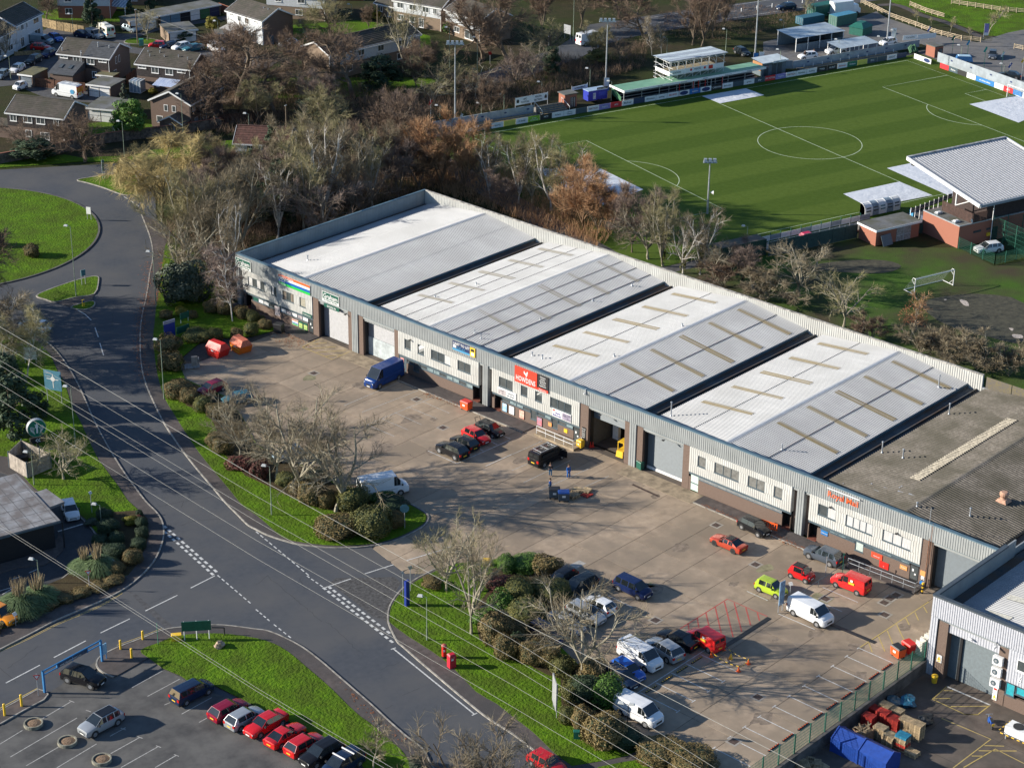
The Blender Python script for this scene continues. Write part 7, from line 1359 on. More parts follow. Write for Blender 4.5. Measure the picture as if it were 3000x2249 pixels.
bs=thing('brick_store','low red brick store with grey flat roof and weathered double doors','store',(27.1,-77.3,0));obj('wall',BX(0,0,0,8.7,4.,2.5),M_rbrick,bs);obj('roof',BX(-.25,-.25,2.52,8.95,4.25,2.66),M_felt,bs);obj('fascia',BX(-.28,-.3,2.34,8.98,-.26,2.68).box(-.3,-.25,2.34,-.26,4.25,2.68),MW,bs)
d_=obj('double_door',BX(4.1,-.05,0,7.,-.01,2.2),mat('weathered_wood',(.25,.24,.23),.8,.2),bs);obj('door_batten',BX(5.5,-.08,0,5.6,-.055,2.2).box(4.2,-.08,.9,6.9,-.055,1.),MS,d_)
mb_=thing('dark_board','dark grey board leaning against the brick store corner','board',(28.,-78.3,0),.12);obj('board',MB().obox((.9,.3,.9),Vector((1.1,0,0)),Vector((0,.02,-.01)),Vector((0,.35,.8))),MF,mb_)
cb=thing('clubhouse','red brick clubhouse with dark upper storey under the large stand roof','clubhouse',(37.6,-84.2,0));obj('wall',BX(0,0,0,24,8.2,3.5),M_rbrick,cb);obj('flat_roof',BX(.1,.1,3.5,24,8.,3.56),M_felt,cb);obj('coping',BX(-.06,-.06,3.5,24,.12,3.66).box(-.06,.12,3.5,.12,8.25,3.66),MS,cb)
obj('upper_wall',BX(5.6,.3,3.55,24,8.,7.),mat('dark_timber',(.035,.022,.020),.8,.2),cb)
sl=MB()
for k in range(20):obj('slat',BX(2.6+k*.15,-.02,3.55,2.7+k*.15,.03,5.2),mat('brown_slat',(.07,.038,.03),.8,.2),cb)
for k in range(34):obj('slat',BX(2.5,.1+k*.2,3.55,2.55,.24+k*.2,5.2),MATS['brown_slat'],cb)
for(x_,y_)in((1.1,6.),(.9,1.8)):s_=obj('roof_dome',BX(x_-.55,y_-.4,3.56,x_+.55,y_+.4,3.78),MS,cb);obj('dome_glass',BX(x_-.45,y_-.3,3.78,x_+.45,y_+.3,3.9,.1,.1),MW,s_)
obj('door',BX(6.8,-.05,0,8.1,-.01,2.2),MK,cb)
for a0,a1,z_ in((3.,4.6,1.9),(5.7,6.5,1.9)):obj('window',BX(a0,-.04,z_,a1,-.01,z_+.35),MG,cb)
obj('yellow_box',BX(5.8,-.3,1.,6.4,-.02,1.5),MY,cb);obj('mast',MB().tube((6.5,-.3,0),(6.5,-.3,6.6),.07,n=8),MW,cb);obj('satellite_dish',MB().lathe([(.03,0),(.28,.1),(.3,.12)],14),MS,cb,loc=(2.2,-.1,4.1)).rotation_euler=(1.2,0,.4)
gsn=thing('grandstand_roof','large sloping white ribbed stand roof on steel columns at the right edge','stand roof',(40.,-85.6,0));rs=MB();nR=34
for k in range(nR):
    x0_=.5+k*20./nR;x1_=x0_+20./nR;zz=lambda y:7.+y/17.*2.7
    rs.quad((x0_,.3,zz(.3)),(x0_+.36,.3,zz(.3)),(x0_+.36,16.8,zz(16.8)),(x0_,16.8,zz(16.8)))
    rs.quad((x0_+.36,.3,zz(.3)),(x0_+.40,.3,zz(.3)-.14),(x0_+.40,16.8,zz(16.8)-.14),(x0_+.36,16.8,zz(16.8))).quad((x0_+.40,.3,zz(.3)-.14),(x1_-.02,.3,zz(.3)-.14),(x1_-.02,16.8,zz(16.8)-.14),(x0_+.40,16.8,zz(16.8)-.14)).quad((x1_-.02,.3,zz(.3)-.14),(x1_,.3,zz(.3)),(x1_,16.8,zz(16.8)),(x1_-.02,16.8,zz(16.8)-.14))
obj('roof_sheet',rs,mat('stand_sheet',(.42,.42,.43),.6,.1),gsn);obj('underside',MB().quad((0,17,9.5),(21,17,9.5),(21,0,6.8),(0,0,6.8)),MS,gsn)
obj('edge_trim',MB().bar((0,0,6.85),(0,17,9.55),.3,.55),MW,gsn);obj('edge_trim',MB().bar((21.,0,6.85),(21.,17,9.55),.3,.5),MW,gsn);obj('gutter',BX(0,-.2,6.6,21,.25,7.02),mat('gutter_grey',(.22,.25,.28),.6,.1),gsn);obj('front_trim',BX(0,16.8,9.4,21,17.2,9.85),mat('lead_trim',(.30,.30,.31),.7,.3,1.5),gsn)
for x_ in(.8,7,13.5,20):obj('column',MB().tube((x_,6.,0),(x_,6.,7.7),.13,n=8),MW,gsn);obj('brace',MB().tube((x_,6.,5.),(x_,2.,7.1),.07,n=6),MW,gsn)
obj('seating',BX(.8,9.2,0,20.5,10.6,3.).box(.8,10.6,0,20.5,12.,2.).box(.8,12.,0,20.5,13.5,1.),mat('seat_blue_grey',(.06,.08,.12),.8,.2),gsn);obj('loudspeaker',BX(.2,15.6,8.6,.8,16.2,8.95),MK,gsn)
rp_=thing('balustrade','white balustrade with lettered panels along the stand steps','balustrade',(37.8,-73.,0),math.pi/2*.0)
for k in range(9):obj('panel',BX(k*.95,0,2.1+k*.13,k*.95+.85,.04,2.9+k*.13),MG,rp_);text(rp_,'Snows',(k*.95+.12,-.02,2.3+k*.13),.25,TXW,ext=.003);obj('post',BX(k*.95-.06,-.02,0,k*.95,.06,3.+k*.13),MW,rp_)
wb_=thing('wheelie_bin','blue wheelie bin beside the clubhouse corner','bin',(*q(8,1250,215)[:2],0));obj('body',BX(-.3,-.35,0,.3,.35,1.05,-.05,-.05),M_sky,wb_);obj('lid',BX(-.36,-.42,1.06,.36,.42,1.15),M_blue,wb_)
# mesh fence round the yard, goals, covers
def meshfence(label,pts,h,m,z=0.,pw=2.5,mesh=True,name='mesh_fence',gr=.5):
    P=[Vector((p[0],p[1],z))for p in pts];o=P[0];t=thing(name,label,'fence',o)
    for a,b in zip(P,P[1:]):
        n=max(1,round((b-a).length/pw))
        for k in range(n+1):p=a.lerp(b,k/n)-o;obj('post',BX(p.x-.05,p.y-.05,0,p.x+.05,p.y+.05,h+.1),m,t)
        mb=MB();nn=int((b-a).length/.22)
        for k in range(nn):p=a.lerp(b,k/nn)-o;mb.bar(p+Vector((0,0,.05)),p+Vector((0,0,h)),.022)
        for zz in[h*j/6 for j in range(1,7)]:mb.bar(a-o+Vector((0,0,zz)),b-o+Vector((0,0,zz)),.025)
        if mesh:g=obj('mesh',mb,m,t);g['kind']='stuff'
    return t
M_gf=mat('fence_green_wire',(.01,.09,.06),.5,.1)
meshfence('green mesh fence round the clubhouse yard',[(37.7,-84.4),(37.7,-92.3),(44.2,-92.3)],1.8,M_gf);meshfence('tall green mesh fence at the right picture edge',[(44.2,-92.3),(44.2,-84.5),(62,-92.3)],4.2,M_gf)
def goal(label,x,y,w,ry,rot=0.,h=2.44,dep=2.2):
    t=thing('football_goal',label,'goal',(x,y,0),rot);R=.07
    obj('post',MB().tube((0,0,0),(0,0,h),R,n=8),MW,t);obj('post',MB().tube((w,0,0),(w,0,h),R,n=8),MW,t);obj('crossbar',MB().tube((0,0,h),(w,0,h),R,n=8),MW,t)
    obj('ground_bar',MB().tube((0,dep,.06),(w,dep,.06),.05,n=6),MW,t);obj('ground_bar',MB().tube((0,0,.06),(0,dep,.06),.05,n=6),MW,t);obj('ground_bar',MB().tube((w,0,.06),(w,dep,.06),.05,n=6),MW,t)
    for x_ in(0,w):obj('net_hook',MB().path([(x_,0,h),(x_,.5,h+.05),(x_,.7,h-.3),(x_,.2,h-.8)],.035,5),MW,t);obj('stay',MB().tube((x_,0,.9),(x_,.9,.06),.03,n=5),MW,t)
    nb=MB()
    for k in range(int(w/.35)+1):nb.bar((k*.35,.6,h-.1),(k*.35,dep,.1),.012)
    for k in range(9):f=k/8;nb.bar((0,lerp(.6,dep,f),lerp(h-.1,.1,f)),(w,lerp(.6,dep,f),lerp(h-.1,.1,f)),.012)
    g=obj('net',nb,mat('net_cord',(.3,.33,.3),.8,.1),t);g['kind']='stuff';return t
goal('white portable training goal on the grass behind the warehouse',19.1,-95.35,7.5,0);goal('white match goal at the right-hand goal line behind the cover',PL,-PW/2+3.66,7.32,0,-math.pi/2)
M_cov=mat('pitch_cover',(.50,.53,.58),.7,.12,1.6,.05,2.5,col2=(.62,.64,.68))
for pts,lb in(([(50.2,-.1),(60.6,-.1),(61.,-5.3),(50.5,-5.5)],'white pitch cover sheet on the far touchline at halfway'),([(91.3,-28.6),(104.5,-29.1),(101.,-38.7),(91.3,-41.6)],'white pitch cover sheet in the right goal mouth'),([(53.2,-49.6),(59.6,-49.6),(63,-66.),(52.9,-66.)],'white pitch cover sheet emerging below the big stand roof'),([q(8,650,20)[:2],q(4,1135,1572)[:2],q(8,1420,32)[:2],q(8,1150,85)[:2],q(8,850,125)[:2]],'white pitch cover sheet behind the dugout'),([(.5,-20.5),(10.3,-26.2),(10.6,-38.3),(1.,-41.3),(-1.5,-38.5)],'large white pitch cover in the left goal mouth behind the orange trees')):
    P=sml(pts,3,True)if False else pts;mb=MB();c=Vector((sum(p[0]for p in P)/len(P),sum(p[1]for p in P)/len(P),0));N=14
    for i in range(len(P)):
        a,b=Vector((*P[i],0)),Vector((*P[(i+1)%len(P)],0))
        for j in range(N):
            for l in range(N):
                f=lambda s_,r_:(lambda v:(v.x,v.y,.05+.07*vnoise(v.x*1.3,v.y*1.3,3)*min(1,r_*3 if r_>0 else 0)))(c.lerp(a.lerp(b,s_),1-r_))
                mb.quad(f(j/N,l/N),f((j+1)/N,l/N),f((j+1)/N,(l+1)/N),f(j/N,(l+1)/N))
    t=thing('pitch_cover',lb,'pitch cover',(0,0,0),0,'white covers on the pitch');obj('sheet',mb,M_cov,t,smooth=60)
# post and rail fences
def railfence(label,pts,z=0.,m=None):
    m=m or mat('split_rail',(.36,.29,.20),.9,.25,2.,obvar=.12);P=[Vector((p[0],p[1],z))for p in pts];o=P[0];t=thing('post_and_rail_fence',label,'fence',o)
    for a,b in zip(P,P[1:]):
        n=max(1,round((b-a).length/1.9))
        for k in range(n):
            p,r=a.lerp(b,k/n)-o,a.lerp(b,(k+1)/n)-o;obj('post',BX(p.x-.07,p.y-.07,0,p.x+.07,p.y+.07,1.15),m,t)
            for zz in(.35,.65,.98):obj('rail',MB().bar(p+Vector((0,0,zz)),r+Vector((0,0,zz)),.06,.13),m,t)
    return t
railfence('long timber post and rail fence curving along the stadium footpath',[(122.6,40.),(121.8,34.7),(120.2,27.6),(120.1,19.2),(119.6,12.6),(121.,6.),(123.6,3.1),(126.,2.2)]);railfence('short timber rail fence beside the footpath bend',[(130.6,33.),(129.9,27.),(130.2,21.5)]);railfence('timber rail fence at the right picture edge by the lane',[(126.2,-4.),(127.5,-7.5),(130,-12)]);railfence('dark timber rail fence in the shaded meadow',[(140,30),(145,20),(152,12)])
# flags
for(n,x,yb,yt,m1,lb)in((4,1590,465,300,M_green,'green and white flag on a dark pole behind the corner hut'),(4,1720,500,340,M_sky,'blue flag on a dark pole behind the right-hand wall'),(4,1865,585,400,mat('teal_flag',(.02,.35,.28),.7,.1),'teal flag on a dark pole before the grey car'),(4,2015,620,440,MW,'white and red flag on a dark pole right of the teal flag'),(4,2185,710,490,MY,'yellow tipped flag pole at the right picture edge'),(4,2085,660,535,M_blue,'blue flag on a short grey lamp by the wall'),(4,1385,345,225,M_blue,'navy flag on the pole beside the TYRES banner'),(2,1510,1060,855,M_red,'red and white flag left of the far left floodlight tower'),(2,1775,1110,975,MW,'white flag below the far left floodlight tower')):
    p=q(n,x,yb);h=hgt(n,x,yb,yt);t=thing('flag',lb,'flag',p,-YAW,'flags round the ground');obj('pole',MB().tube((0,0,0),(0,0,h),.04,n=6),M_green if 'dark' in lb else MS,t);mb=MB()
    for k in range(5):mb.quad((.02-k*.1,.05*math.sin(k*1.6),h-.15-k*.2),(.02-(k+1)*.1,.05*math.sin(k*1.6+1.6),h-.15-(k+1)*.2),(.02-(k+1)*.1+.35,.05*math.sin(k*1.6+2.),h-.3-(k+1)*.2),(.02-k*.1+.35,.05*math.sin(k*1.6+.4),h-.3-k*.2))
    obj('cloth',mb,m1,t)
tb_=thing('boat_trailer','blue covered trailer behind the right-hand wall','trailer',(*q(4,1690,545)[:2],0),-.6);obj('cover',BX(-1.7,-.9,.5,1.7,.9,1.5,.3,.25),mat('tarp_blue',(.02,.10,.25),.6,.15),tb_);obj('cover_top',BX(-1.3,-.6,1.5,1.3,.6,1.62,.2,.2),mat('tarp_pale',(.35,.5,.6),.6,.1),tb_)
for x_ in(-.5,.5):obj('wheel',MB().tube((x_,-1.,.3),(x_,-.85,.3),.3,n=12),M_tyre,tb_)
tp=thing('stacked_tarpaulins','heap of rolled green mesh beside the corner turnstile hut','heap',(104.6,3.2,0))
for k in range(7):obj('roll',MB().tube((k*.3,-.2+.1*(k%3),.2+.15*(k%2)),(k*.3+.9,1.6,.9+.2*(k%3)),.2,n=8),mat('rolled_green',(.05,.12,.06),.9,.3,5.),tp)
# ================================================================ second warehouse on the lower yard
LZ=-1.4;b2=thing('second_warehouse','nearer industrial unit with ribbed grey cladding and white roof at the lower right','warehouse',AB(121.6,-12.4,LZ),AANG)
TZ=7.8-LZ;FZ2=5.35-LZ;dz=-LZ
mb=MB();ribwall(mb,0,40,0,FZ2,TZ-.2,.26,.04);mb2=MB();ribwall(mb2,0,.85,0,0,FZ2,.26,.04);obj('fascia',mb,mat('violet_grey_cladding',(.42,.43,.47),.5,.05),b2);obj('cladding_column',mb2,MATS['violet_grey_cladding'],b2)
obj('coping',BX(-.06,-.08,TZ-.2,40,.38,TZ).box(-.06,.385,TZ-.2,.4,14,TZ),mat('charcoal_coping',(.06,.075,.09),.5,.1),b2);obj('side_wall',BX(-.02,.1,0,.15,16,TZ-.21),M_fasc,b2);obj('front_parapet',BX(.1,.1,6.5,40,.16,TZ-.21),M_fasc,b2)
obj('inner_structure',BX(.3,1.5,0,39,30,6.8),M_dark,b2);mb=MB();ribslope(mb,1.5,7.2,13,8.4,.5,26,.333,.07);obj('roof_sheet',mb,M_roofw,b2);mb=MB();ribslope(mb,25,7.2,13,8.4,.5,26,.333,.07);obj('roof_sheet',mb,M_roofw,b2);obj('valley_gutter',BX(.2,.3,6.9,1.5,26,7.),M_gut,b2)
for y_ in(3.2,7.3,11.4):mb=MB();ribslope(mb,4.4,7.57,7.,7.84,y_-.45,y_+.45,.225,.05);obj('rooflight',mb,mat('grey_rooflight',(.3,.3,.27),.5,.2),b2)
for a0,a1,zt in((.85,2.,FZ2),(7.8,8.9,FZ2)):obj('brick_pier',BX(a0,.1,0,a1,1.2,zt),MR,b2)
ss=MB()
for k in range(46):z_=k*.12;ss.quad((2.,1.,z_),(7.8,1.,z_),(7.8,.97,z_+.06),(2.,.97,z_+.06)).quad((2.,.97,z_+.06),(7.8,.97,z_+.06),(7.8,1.,z_+.12),(2.,1.,z_+.12))
obj('roller_door',ss,mat('slate_shutter',(.10,.13,.145),.5,.1),b2);obj('door_jamb',BX(3.1,.8,0,3.4,.96,5.5),MK,b2);mb=MB();ribwall(mb,2.,7.8,.25,5.5,FZ2,.3,.03);obj('door_header',mb,MATS['violet_grey_cladding'],b2)
mb=MB();ribwall(mb,8.9,40,.0,3.,FZ2,.3,.03);obj('cladding_panel',mb,MATS['violet_grey_cladding'],b2);obj('soffit',BX(0,.0,FZ2-.05,40,.3,FZ2-.004),M_cope,b2)
window(b2,9.95,12.,4.75,6.,2,-.05,[MG],.08,MW);window(b2,9.,10.,1.5,2.9,1,.1,[mat('turquoise_panel',(.03,.32,.38),.4,.1)],.07,MF);window(b2,10.1,14.,2.,2.9,3,.1,[MATS['turquoise_panel'],MG],.07,MF)
obj('brick_wall',BX(8.9,.15,0,30,.4,1.45),MR,b2);text(b2,'6',(10.2,-.06,3.5),.9,TXW,bold=.008)
for k in range(3):
    a_=thing('air_conditioner',('top','middle','lowest')[k]+' of three white air conditioning units on the brick pier','air conditioner',AB(121.6+7.45,-12.4-.02,LZ+4.55-k*1.28),AANG,'air conditioning units on the pier');obj('casing',BX(0,-.4,0,1.05,0,.95),MW,a_);o=obj('fan_grille',MB().lathe([(.3,0),(.3,.02)],16),MF,a_,loc=(.4,-.41,.48));o.rotation_euler=(math.pi/2,0,0);o=obj('fan_hub',MB().lathe([(.14,0),(.14,.01)],12),MS,a_,loc=(.4,-.436,.48));o.rotation_euler=(math.pi/2,0,0)
def plate(label,a,b,z,w,h,c,tri=False):
    t=thing('warning_sign',label,'sign',AB(a,b,z),AANG);obj('plate',BX(0,-.03,0,w,0,h),MW,t)
    if tri:obj('triangle',MB().quad((w*.5,-.036,h*.85),(w*.12,-.036,h*.3),(w*.88,-.036,h*.3)),MY,t);obj('caption',BX(w*.2,-.036,h*.08,w*.8,-.032,h*.2),MY,t)
    else:obj('caption',BX(w*.15,-.036,h*.4,w*.85,-.032,h*.85),c,t)
plate('white sign with yellow warning triangle left of the dark shutter',122.7,-12.34,.4,.6,.85,MY,True);plate('red printed sign on the pier under the air conditioners',129.3,-12.34,-.3,.5,.9,M_red);plate('white sign with yellow triangle low on the pier under the red one',129.3,-12.34,-1.1,.5,.75,MY,True)
al=thing('alarm_camera','white box camera under the fascia of the nearer unit','camera',AB(129.,-12.5,4.9),AANG);obj('housing',BX(0,-.6,0,.2,0,.2),MW,al);obj('bracket',BX(.05,-.1,.2,.12,.05,.6),MS,al)
fl2=thing('flood_lamp','small white flood lamp over the dark shutter','lamp',AB(126.,-12.3,4.5),AANG);obj('head',BX(0,-.3,0,.4,-.05,.12),MW,fl2);obj('bracket',BX(.15,-.05,.02,.2,.2,.08),MS,fl2)
# ---- things in the lower yard
yb=thing('bin','round yellow bin with handles by the foot of the ribbed column','bin',(*q(16,1435,920,LZ)[:2],LZ));obj('body',MB().lathe([(.26,0),(.33,.75)],14),MY,yb);obj('lid',MB().lathe([(.36,.75),(.36,.82),(.1,.88)],14),MY,yb)
M_pal=mat('pallet_wood',(.36,.27,.16),.9,.3,4.,obvar=.2);M_palr=mat('pallet_red',(.38,.03,.02),.8,.25,4.,obvar=.15);M_palb=mat('pallet_blue',(.02,.20,.32),.8,.2,4.,obvar=.1)
pm=MB()
for k in range(7):pm.box(k*.18-.6,-.5,.122,k*.18-.48,.5,.144)
for k in(-.5,-.07,.36):pm.box(-.6,k,.1,.6,k+.14,.121);pm.box(-.6,k,0,.6,k+.14,.022)
for i in(-.6,-.07,.46):
    for k in(-.5,-.07,.36):pm.box(i,k,.0225,i+.14,k+.14,.0995)
PM=pm.mesh('pallet',M_pal);nth=['top',*ORD[1:]]
def stack(P,cols_,where,z0=LZ,rz=AANG,jit=.04):
    n=len(cols_)
    for k,c in enumerate(cols_):
        rng=random.Random(k*7+int(P.x*10));o=bpy.data.objects.new('pallet',PM);COL.objects.link(o);o.location=(P.x+rng.uniform(-jit,jit),P.y+rng.uniform(-jit,jit),z0+k*.147);o.rotation_euler=(0,0,rz+rng.uniform(-.04,.04))
        setm(o,{'r':M_palr,'b':M_palb,'t':M_pal}[c]);tag(o,'%s pallet, %s from the top of %s'%({'r':'red','b':'blue','t':'wood'}[c],ORD[n-1-k],where),'pallet','stacked pallets')
for x,y,s_,w_ in((865,1290,'rrrrrrrr','the front left red stack'),(990,1265,'rrrrrrrrr','the red stack behind the others'),(1090,1310,'rrrrrrrr','the right red stack'),(905,1190,'rrrrrr','the half hidden red stack by the wall'),(1010,1190,'tttttttt','the back wooden stack'),(1110,1230,'ttttttt','the wooden stack right of the back red one'),(1190,1330,'ttttttttt','the wooden stack behind the tall right one'),(1280,1400,'tttttttttttt','the tall right wooden stack'),(965,1395,'ttttttttt','the wooden stack beside the carton of waste'),(1045,1455,'tttttttt','the wooden stack left of the blue topped one'),(1155,1490,'trtrrttttbb','the mixed stack with blue on top'),(1245,1545,'ttt','the low front wooden stack')):
    stack(q(16,x,y,LZ),s_[:13],w_)
for i,(x,y,s_)in enumerate(((255,1620,'tttt'),(330,1600,'ttt'),(400,1640,'ttt'),(300,1680,'tttt'),(210,1650,'tt'),(460,1665,'tt'))):stack(q(16,x,y,LZ),s_,'the %s untidy heap by the blue skip'%('first','second','third','fourth','fifth','sixth')[i],jit=.2,rz=AANG+.3*i)
stack(q(11,530,985),'ttt','the front pile beside the wheeled bins',.03,.2,.12);stack(q(11,555,935),'tt','the rear pile beside the wheeled bins',.03,.5,.15);stack(q(11,650,965),'r','the flat pile right of the wheeled bins',.03,.3);stack(q(11,640,935),'tt','the low pile behind the flat one',.03,.6)
cx_=thing('waste_carton','big open cardboard carton heaped with timber offcuts','carton',(*q(16,815,1400,LZ)[:2],LZ));obj('box',BX(-.8,-.7,0,.8,-.64,1.).box(-.8,.64,0,.8,.7,1.).box(-.8,-.64,0,-.74,.64,1.).box(.74,-.64,0,.8,.64,1.).box(-.74,-.64,0,.74,.64,.6),mat('cardboard',(.24,.15,.09),.9,.2),cx_)
rng=random.Random(4);mb=MB()
for k in range(26):p=Vector((rng.uniform(-.6,.6),rng.uniform(-.5,.5),rng.uniform(.6,1.2)));d=Vector((rng.uniform(-1,1),rng.uniform(-1,1),rng.uniform(-.2,.7))).normalized()*.6;mb.bar(p-d,p+d,.12,.03)
o=obj('offcuts',mb,M_pal,cx_);o['kind']='stuff'
sk=thing('covered_skip','large bright blue lidded skip below the retaining wall','skip',AB(121.9+.4,-29.3,LZ),AANG);M_bs=mat('skip_blue',(.008,.045,.25),.5,.1)
obj('body',BX(.2,-1.2,0,6.4,1.2,1.5).quad((.2,-1.2,1.5),(6.4,-1.2,1.5),(6.4,0,2.2),(.2,0,2.2)).quad((6.4,1.2,1.5),(.2,1.2,1.5),(.2,0,2.2),(6.4,0,2.2)).quad((.2,1.2,1.5),(.2,-1.2,1.5),(.2,0,2.2)).quad((6.4,-1.2,1.5),(6.4,1.2,1.5),(6.4,0,2.2)),M_bs,sk)
for x_ in(.2,3.2,6.3):obj('rib',MB().bar((x_,-1.26,1.5),(x_,0,2.26),.12,.08).bar((x_,1.26,1.5),(x_,0,2.26),.12,.08).box(x_-.06,-1.27,0,x_+.06,-1.2,1.5),M_bs,sk)
for i,(x,y,c,lb)in enumerate(((1090,1110,M_sky,'blue grey tarpaulin heap behind the pallet stacks'),(1200,1110,M_palb,'loose blue sheet beside the tarpaulin heap'),(1360,1270,M_dark,'black wrapped bundle right of the tall stack'))):
    t=thing('wrapped_bundle',lb,'bundle',(*q(16,x,y,LZ)[:2],LZ),.5*i);_c,_k=leafball(300+i,10,.1,.9,.8,.45,rough=.25,core=1);obj('sheet',_c,mat('tarp_dark%d'%i,((.05,.10,.13),(.02,.12,.2),(.012,.015,.017))[i],.35,.3),t,loc=(0,0,.3))
mo=thing('motorbike','blue motorbike with yellow rear plate at the unit wall','motorbike',(*q(16,1915,1290,LZ)[:2],LZ),1.1)
for x_ in(-.65,.65):obj('wheel',MB().tube((x_,-.06,.3),(x_,.06,.3),.31,n=14),M_tyre,mo)
obj('body',BX(-.7,-.12,.55,.4,.12,.85,.15,.03).box(-.1,-.15,.3,.35,.15,.56),M_blue,mo);obj('seat',BX(-.75,-.13,.86,-.1,.13,.95),MK,mo);obj('handlebar',MB().tube((.45,-.35,1.),(.45,.35,1.),.03).tube((.45,0,1.),(.65,0,.35),.04),MS,mo);obj('number_plate',BX(-.98,-.12,.55,-.95,.12,.8),M_ply,mo)
ch=thing('chiller','long white rooftop style chiller with two fans behind striped rails','chiller',(*q(16,2100,1400,LZ)[:2],LZ),AANG);obj('casing',BX(-.5,-.6,.6,5,.8,1.5),MW,ch);obj('leg',BX(-.4,-.5,0,-.3,-.4,.6).box(4,-.5,0,4.1,-.4,.6),MS,ch)
for x_ in(.6,2.6):obj('fan',MB().lathe([(.55,1.5),(.55,1.6)],18,(x_,.1,0)),MK,ch)
for(x0_,y0_,x1_,y1_)in((-.9,-1.2,3,-1.2),(-.9,-1.2,-.9,1.2)):
    L_=math.hypot(x1_-x0_,y1_-y0_);n_=int(L_/.3)
    for k in range(n_):a_,c_=k/n_,(k+1)/n_;obj('rail',MB().tube((lerp(x0_,x1_,a_),lerp(y0_,y1_,a_),.95),(lerp(x0_,x1_,c_),lerp(y0_,y1_,c_),.95),.05,n=6),MY if k%2 else MK,ch)
# retaining wall fence, wheel stops
meshfence('green wire fence on top of the retaining wall',[AB(121.5,-12.6),AB(121.3,-45)],2.1,M_gf,.05,2.45)
stops=[(119.4,b)for b in(-16.3,-18.6,-21.1,-23.5,-26.,-28.4,-30.8,-33.3,-35.6)]+[(104.75,b)for b in(-28.6,-31,-33.4,-35.9,-38.3)]
for i,(a,b)in enumerate(stops):
    t=thing('wheel_stop','black and orange wheel stop, %s'%(nth[i]+' from the orange bin along the wire fence' if i<9 else nth[i-9]+' down from the yellow chain in the middle bays')if i !=0 and i !=9 else('black and orange wheel stop nearest the orange bin' if i==0 else 'black and orange wheel stop nearest the yellow chain'),'wheel stop',AB(a,b,.03),AANG,'wheel stops in the parking bays');obj('block',BX(-.09,-.85,0,.09,.85,.11,.03,.02),MK,t)
    for k in range(5):obj('stripe',BX(-.05,-.75+k*.34,.112,.05,-.6+k*.34,.116),M_org if i<9 else MY,t)
# ================================================================ painted markings in the yard and on the roads
wm,ym,rm,wo=MB(),MB(),MB(),MB();ZM=.034
def ln(mb,pts,w=.1,z=ZM):mb.strip(pts,w,z)
def abl(*p):return[AB(a,b)for a,b in p]
for b in(-15.2,-17.4,-19.9,-22.4,-24.85,-27.4,-29.85,-32.3,-34.7,-37.1,-39.5):ln(wm,abl((115.3,b),(119.4 if b>-34 else 119.6,b)));ln(wm,abl((115.3,b-.28),(115.3,b+.28)))
ln(wm,abl((104.15,-26.2),(104.15,-38.)))
for b in(-27.4,-29.8,-32.15,-34.6,-37.05):ln(wm,abl((104.3,b),(109.05,b)));ln(wm,abl((109.05,b-.3),(109.05,b+.3)))
for(p,r)in(((90.,200),(320,320)),((470,100),(775,230)),((350,185),(640,310)),((90,330),(405,465))):ln(wm,ql(16,[p,r]))
for P in(((830,170),(1040,275)),((2030,135),(2209,215))):ln(wm,ql(15,P))
for P in(((960,355),(1540,115)),((1440,155),(1670,255)),((1310,200),(1555,300)),((1200,250),(1430,355)),((1080,300),(1315,400)),((960,355),(1195,455)),((760,190),(1540,-140)),((915,248),(1400,60))):ln(wo,ql(10,P),.09)
for P in(((1485,580),(1735,690)),((1735,690),(2190,490)),((1820,620),(1850,640)),((1910,555),(1965,580)),((2030,500),(2085,528)),((2110,440),(2200,478)),((1985,712),(2212,610))):ln(wm,ql(10,P))
for P in(((0,612),(260,495)),((0,750),(140,690)),((100,855),(510,660)),((240,925),(670,730)),((600,905),(835,798))):ln(wo,ql(11,P),.09)
hb=ql(15,[(1450,460),(1860,202),(2205,352)]);ln(rm,hb,.14)
for a,c in(((1520,410),(1530,470)),((1600,365),(1618,470)),((1675,318),(1710,475)),((1755,270),(1830,590)),((1835,225),(1910,530)),((1920,235),(1985,485)),((2020,275),(2062,430)),((2120,320),(2138,388))):ln(rm,ql(15,[a,c]),.14)
ln(ym,ql(16,[(785,625),(900,550),(1390,225)]),.12)
for a,c in(((870,578),(900,660)),((955,525),(1010,655)),((1030,475),(1085,605)),((1110,420),(1175,555)),((1190,365),(1220,425)),((1270,318),(1300,385)),((1345,268),(1375,320))):ln(ym,ql(16,[a,c]),.12)
for P in([(400,1345),(545,1275)],[(400,1345),(660,1452),(805,1385)],[(480,1318),(610,1305)],[(440,1360),(690,1340)],[(520,1390),(775,1372)],[(600,1424),(740,1412)]):ln(ym,ql(6,P),.12,.068)
for P in([(1420,1065),(1545,955)],[(1420,1065),(1700,1195),(1810,1200)],[(1430,1060),(1575,1058)],[(1580,1128),(1905,1125)],[(1520,990),(1600,992)],[(1690,1196),(1810,1196)],[(1810,1200),(1920,1115)],[(1600,1658),(1925,1410),(1500,1230)],[(1690,1655),(1965,1495),(2212,1620)],[(1870,1465),(2040,1470)],[(1820,1510),(2150,1512)],[(1760,1555),(1860,1556)]):ln(ym,ql(16,P,LZ),.12,LZ+.012)
ln(wm,ql(16,[(1545,955),(1922,1117)],LZ),.2,LZ+.012)
obj('white_marking',wm,M_white,yard);obj('worn_marking',wo,M_worn,yard);obj('red_marking',rm,M_red_m,yard);obj('yellow_marking',ym,M_yel,yard)
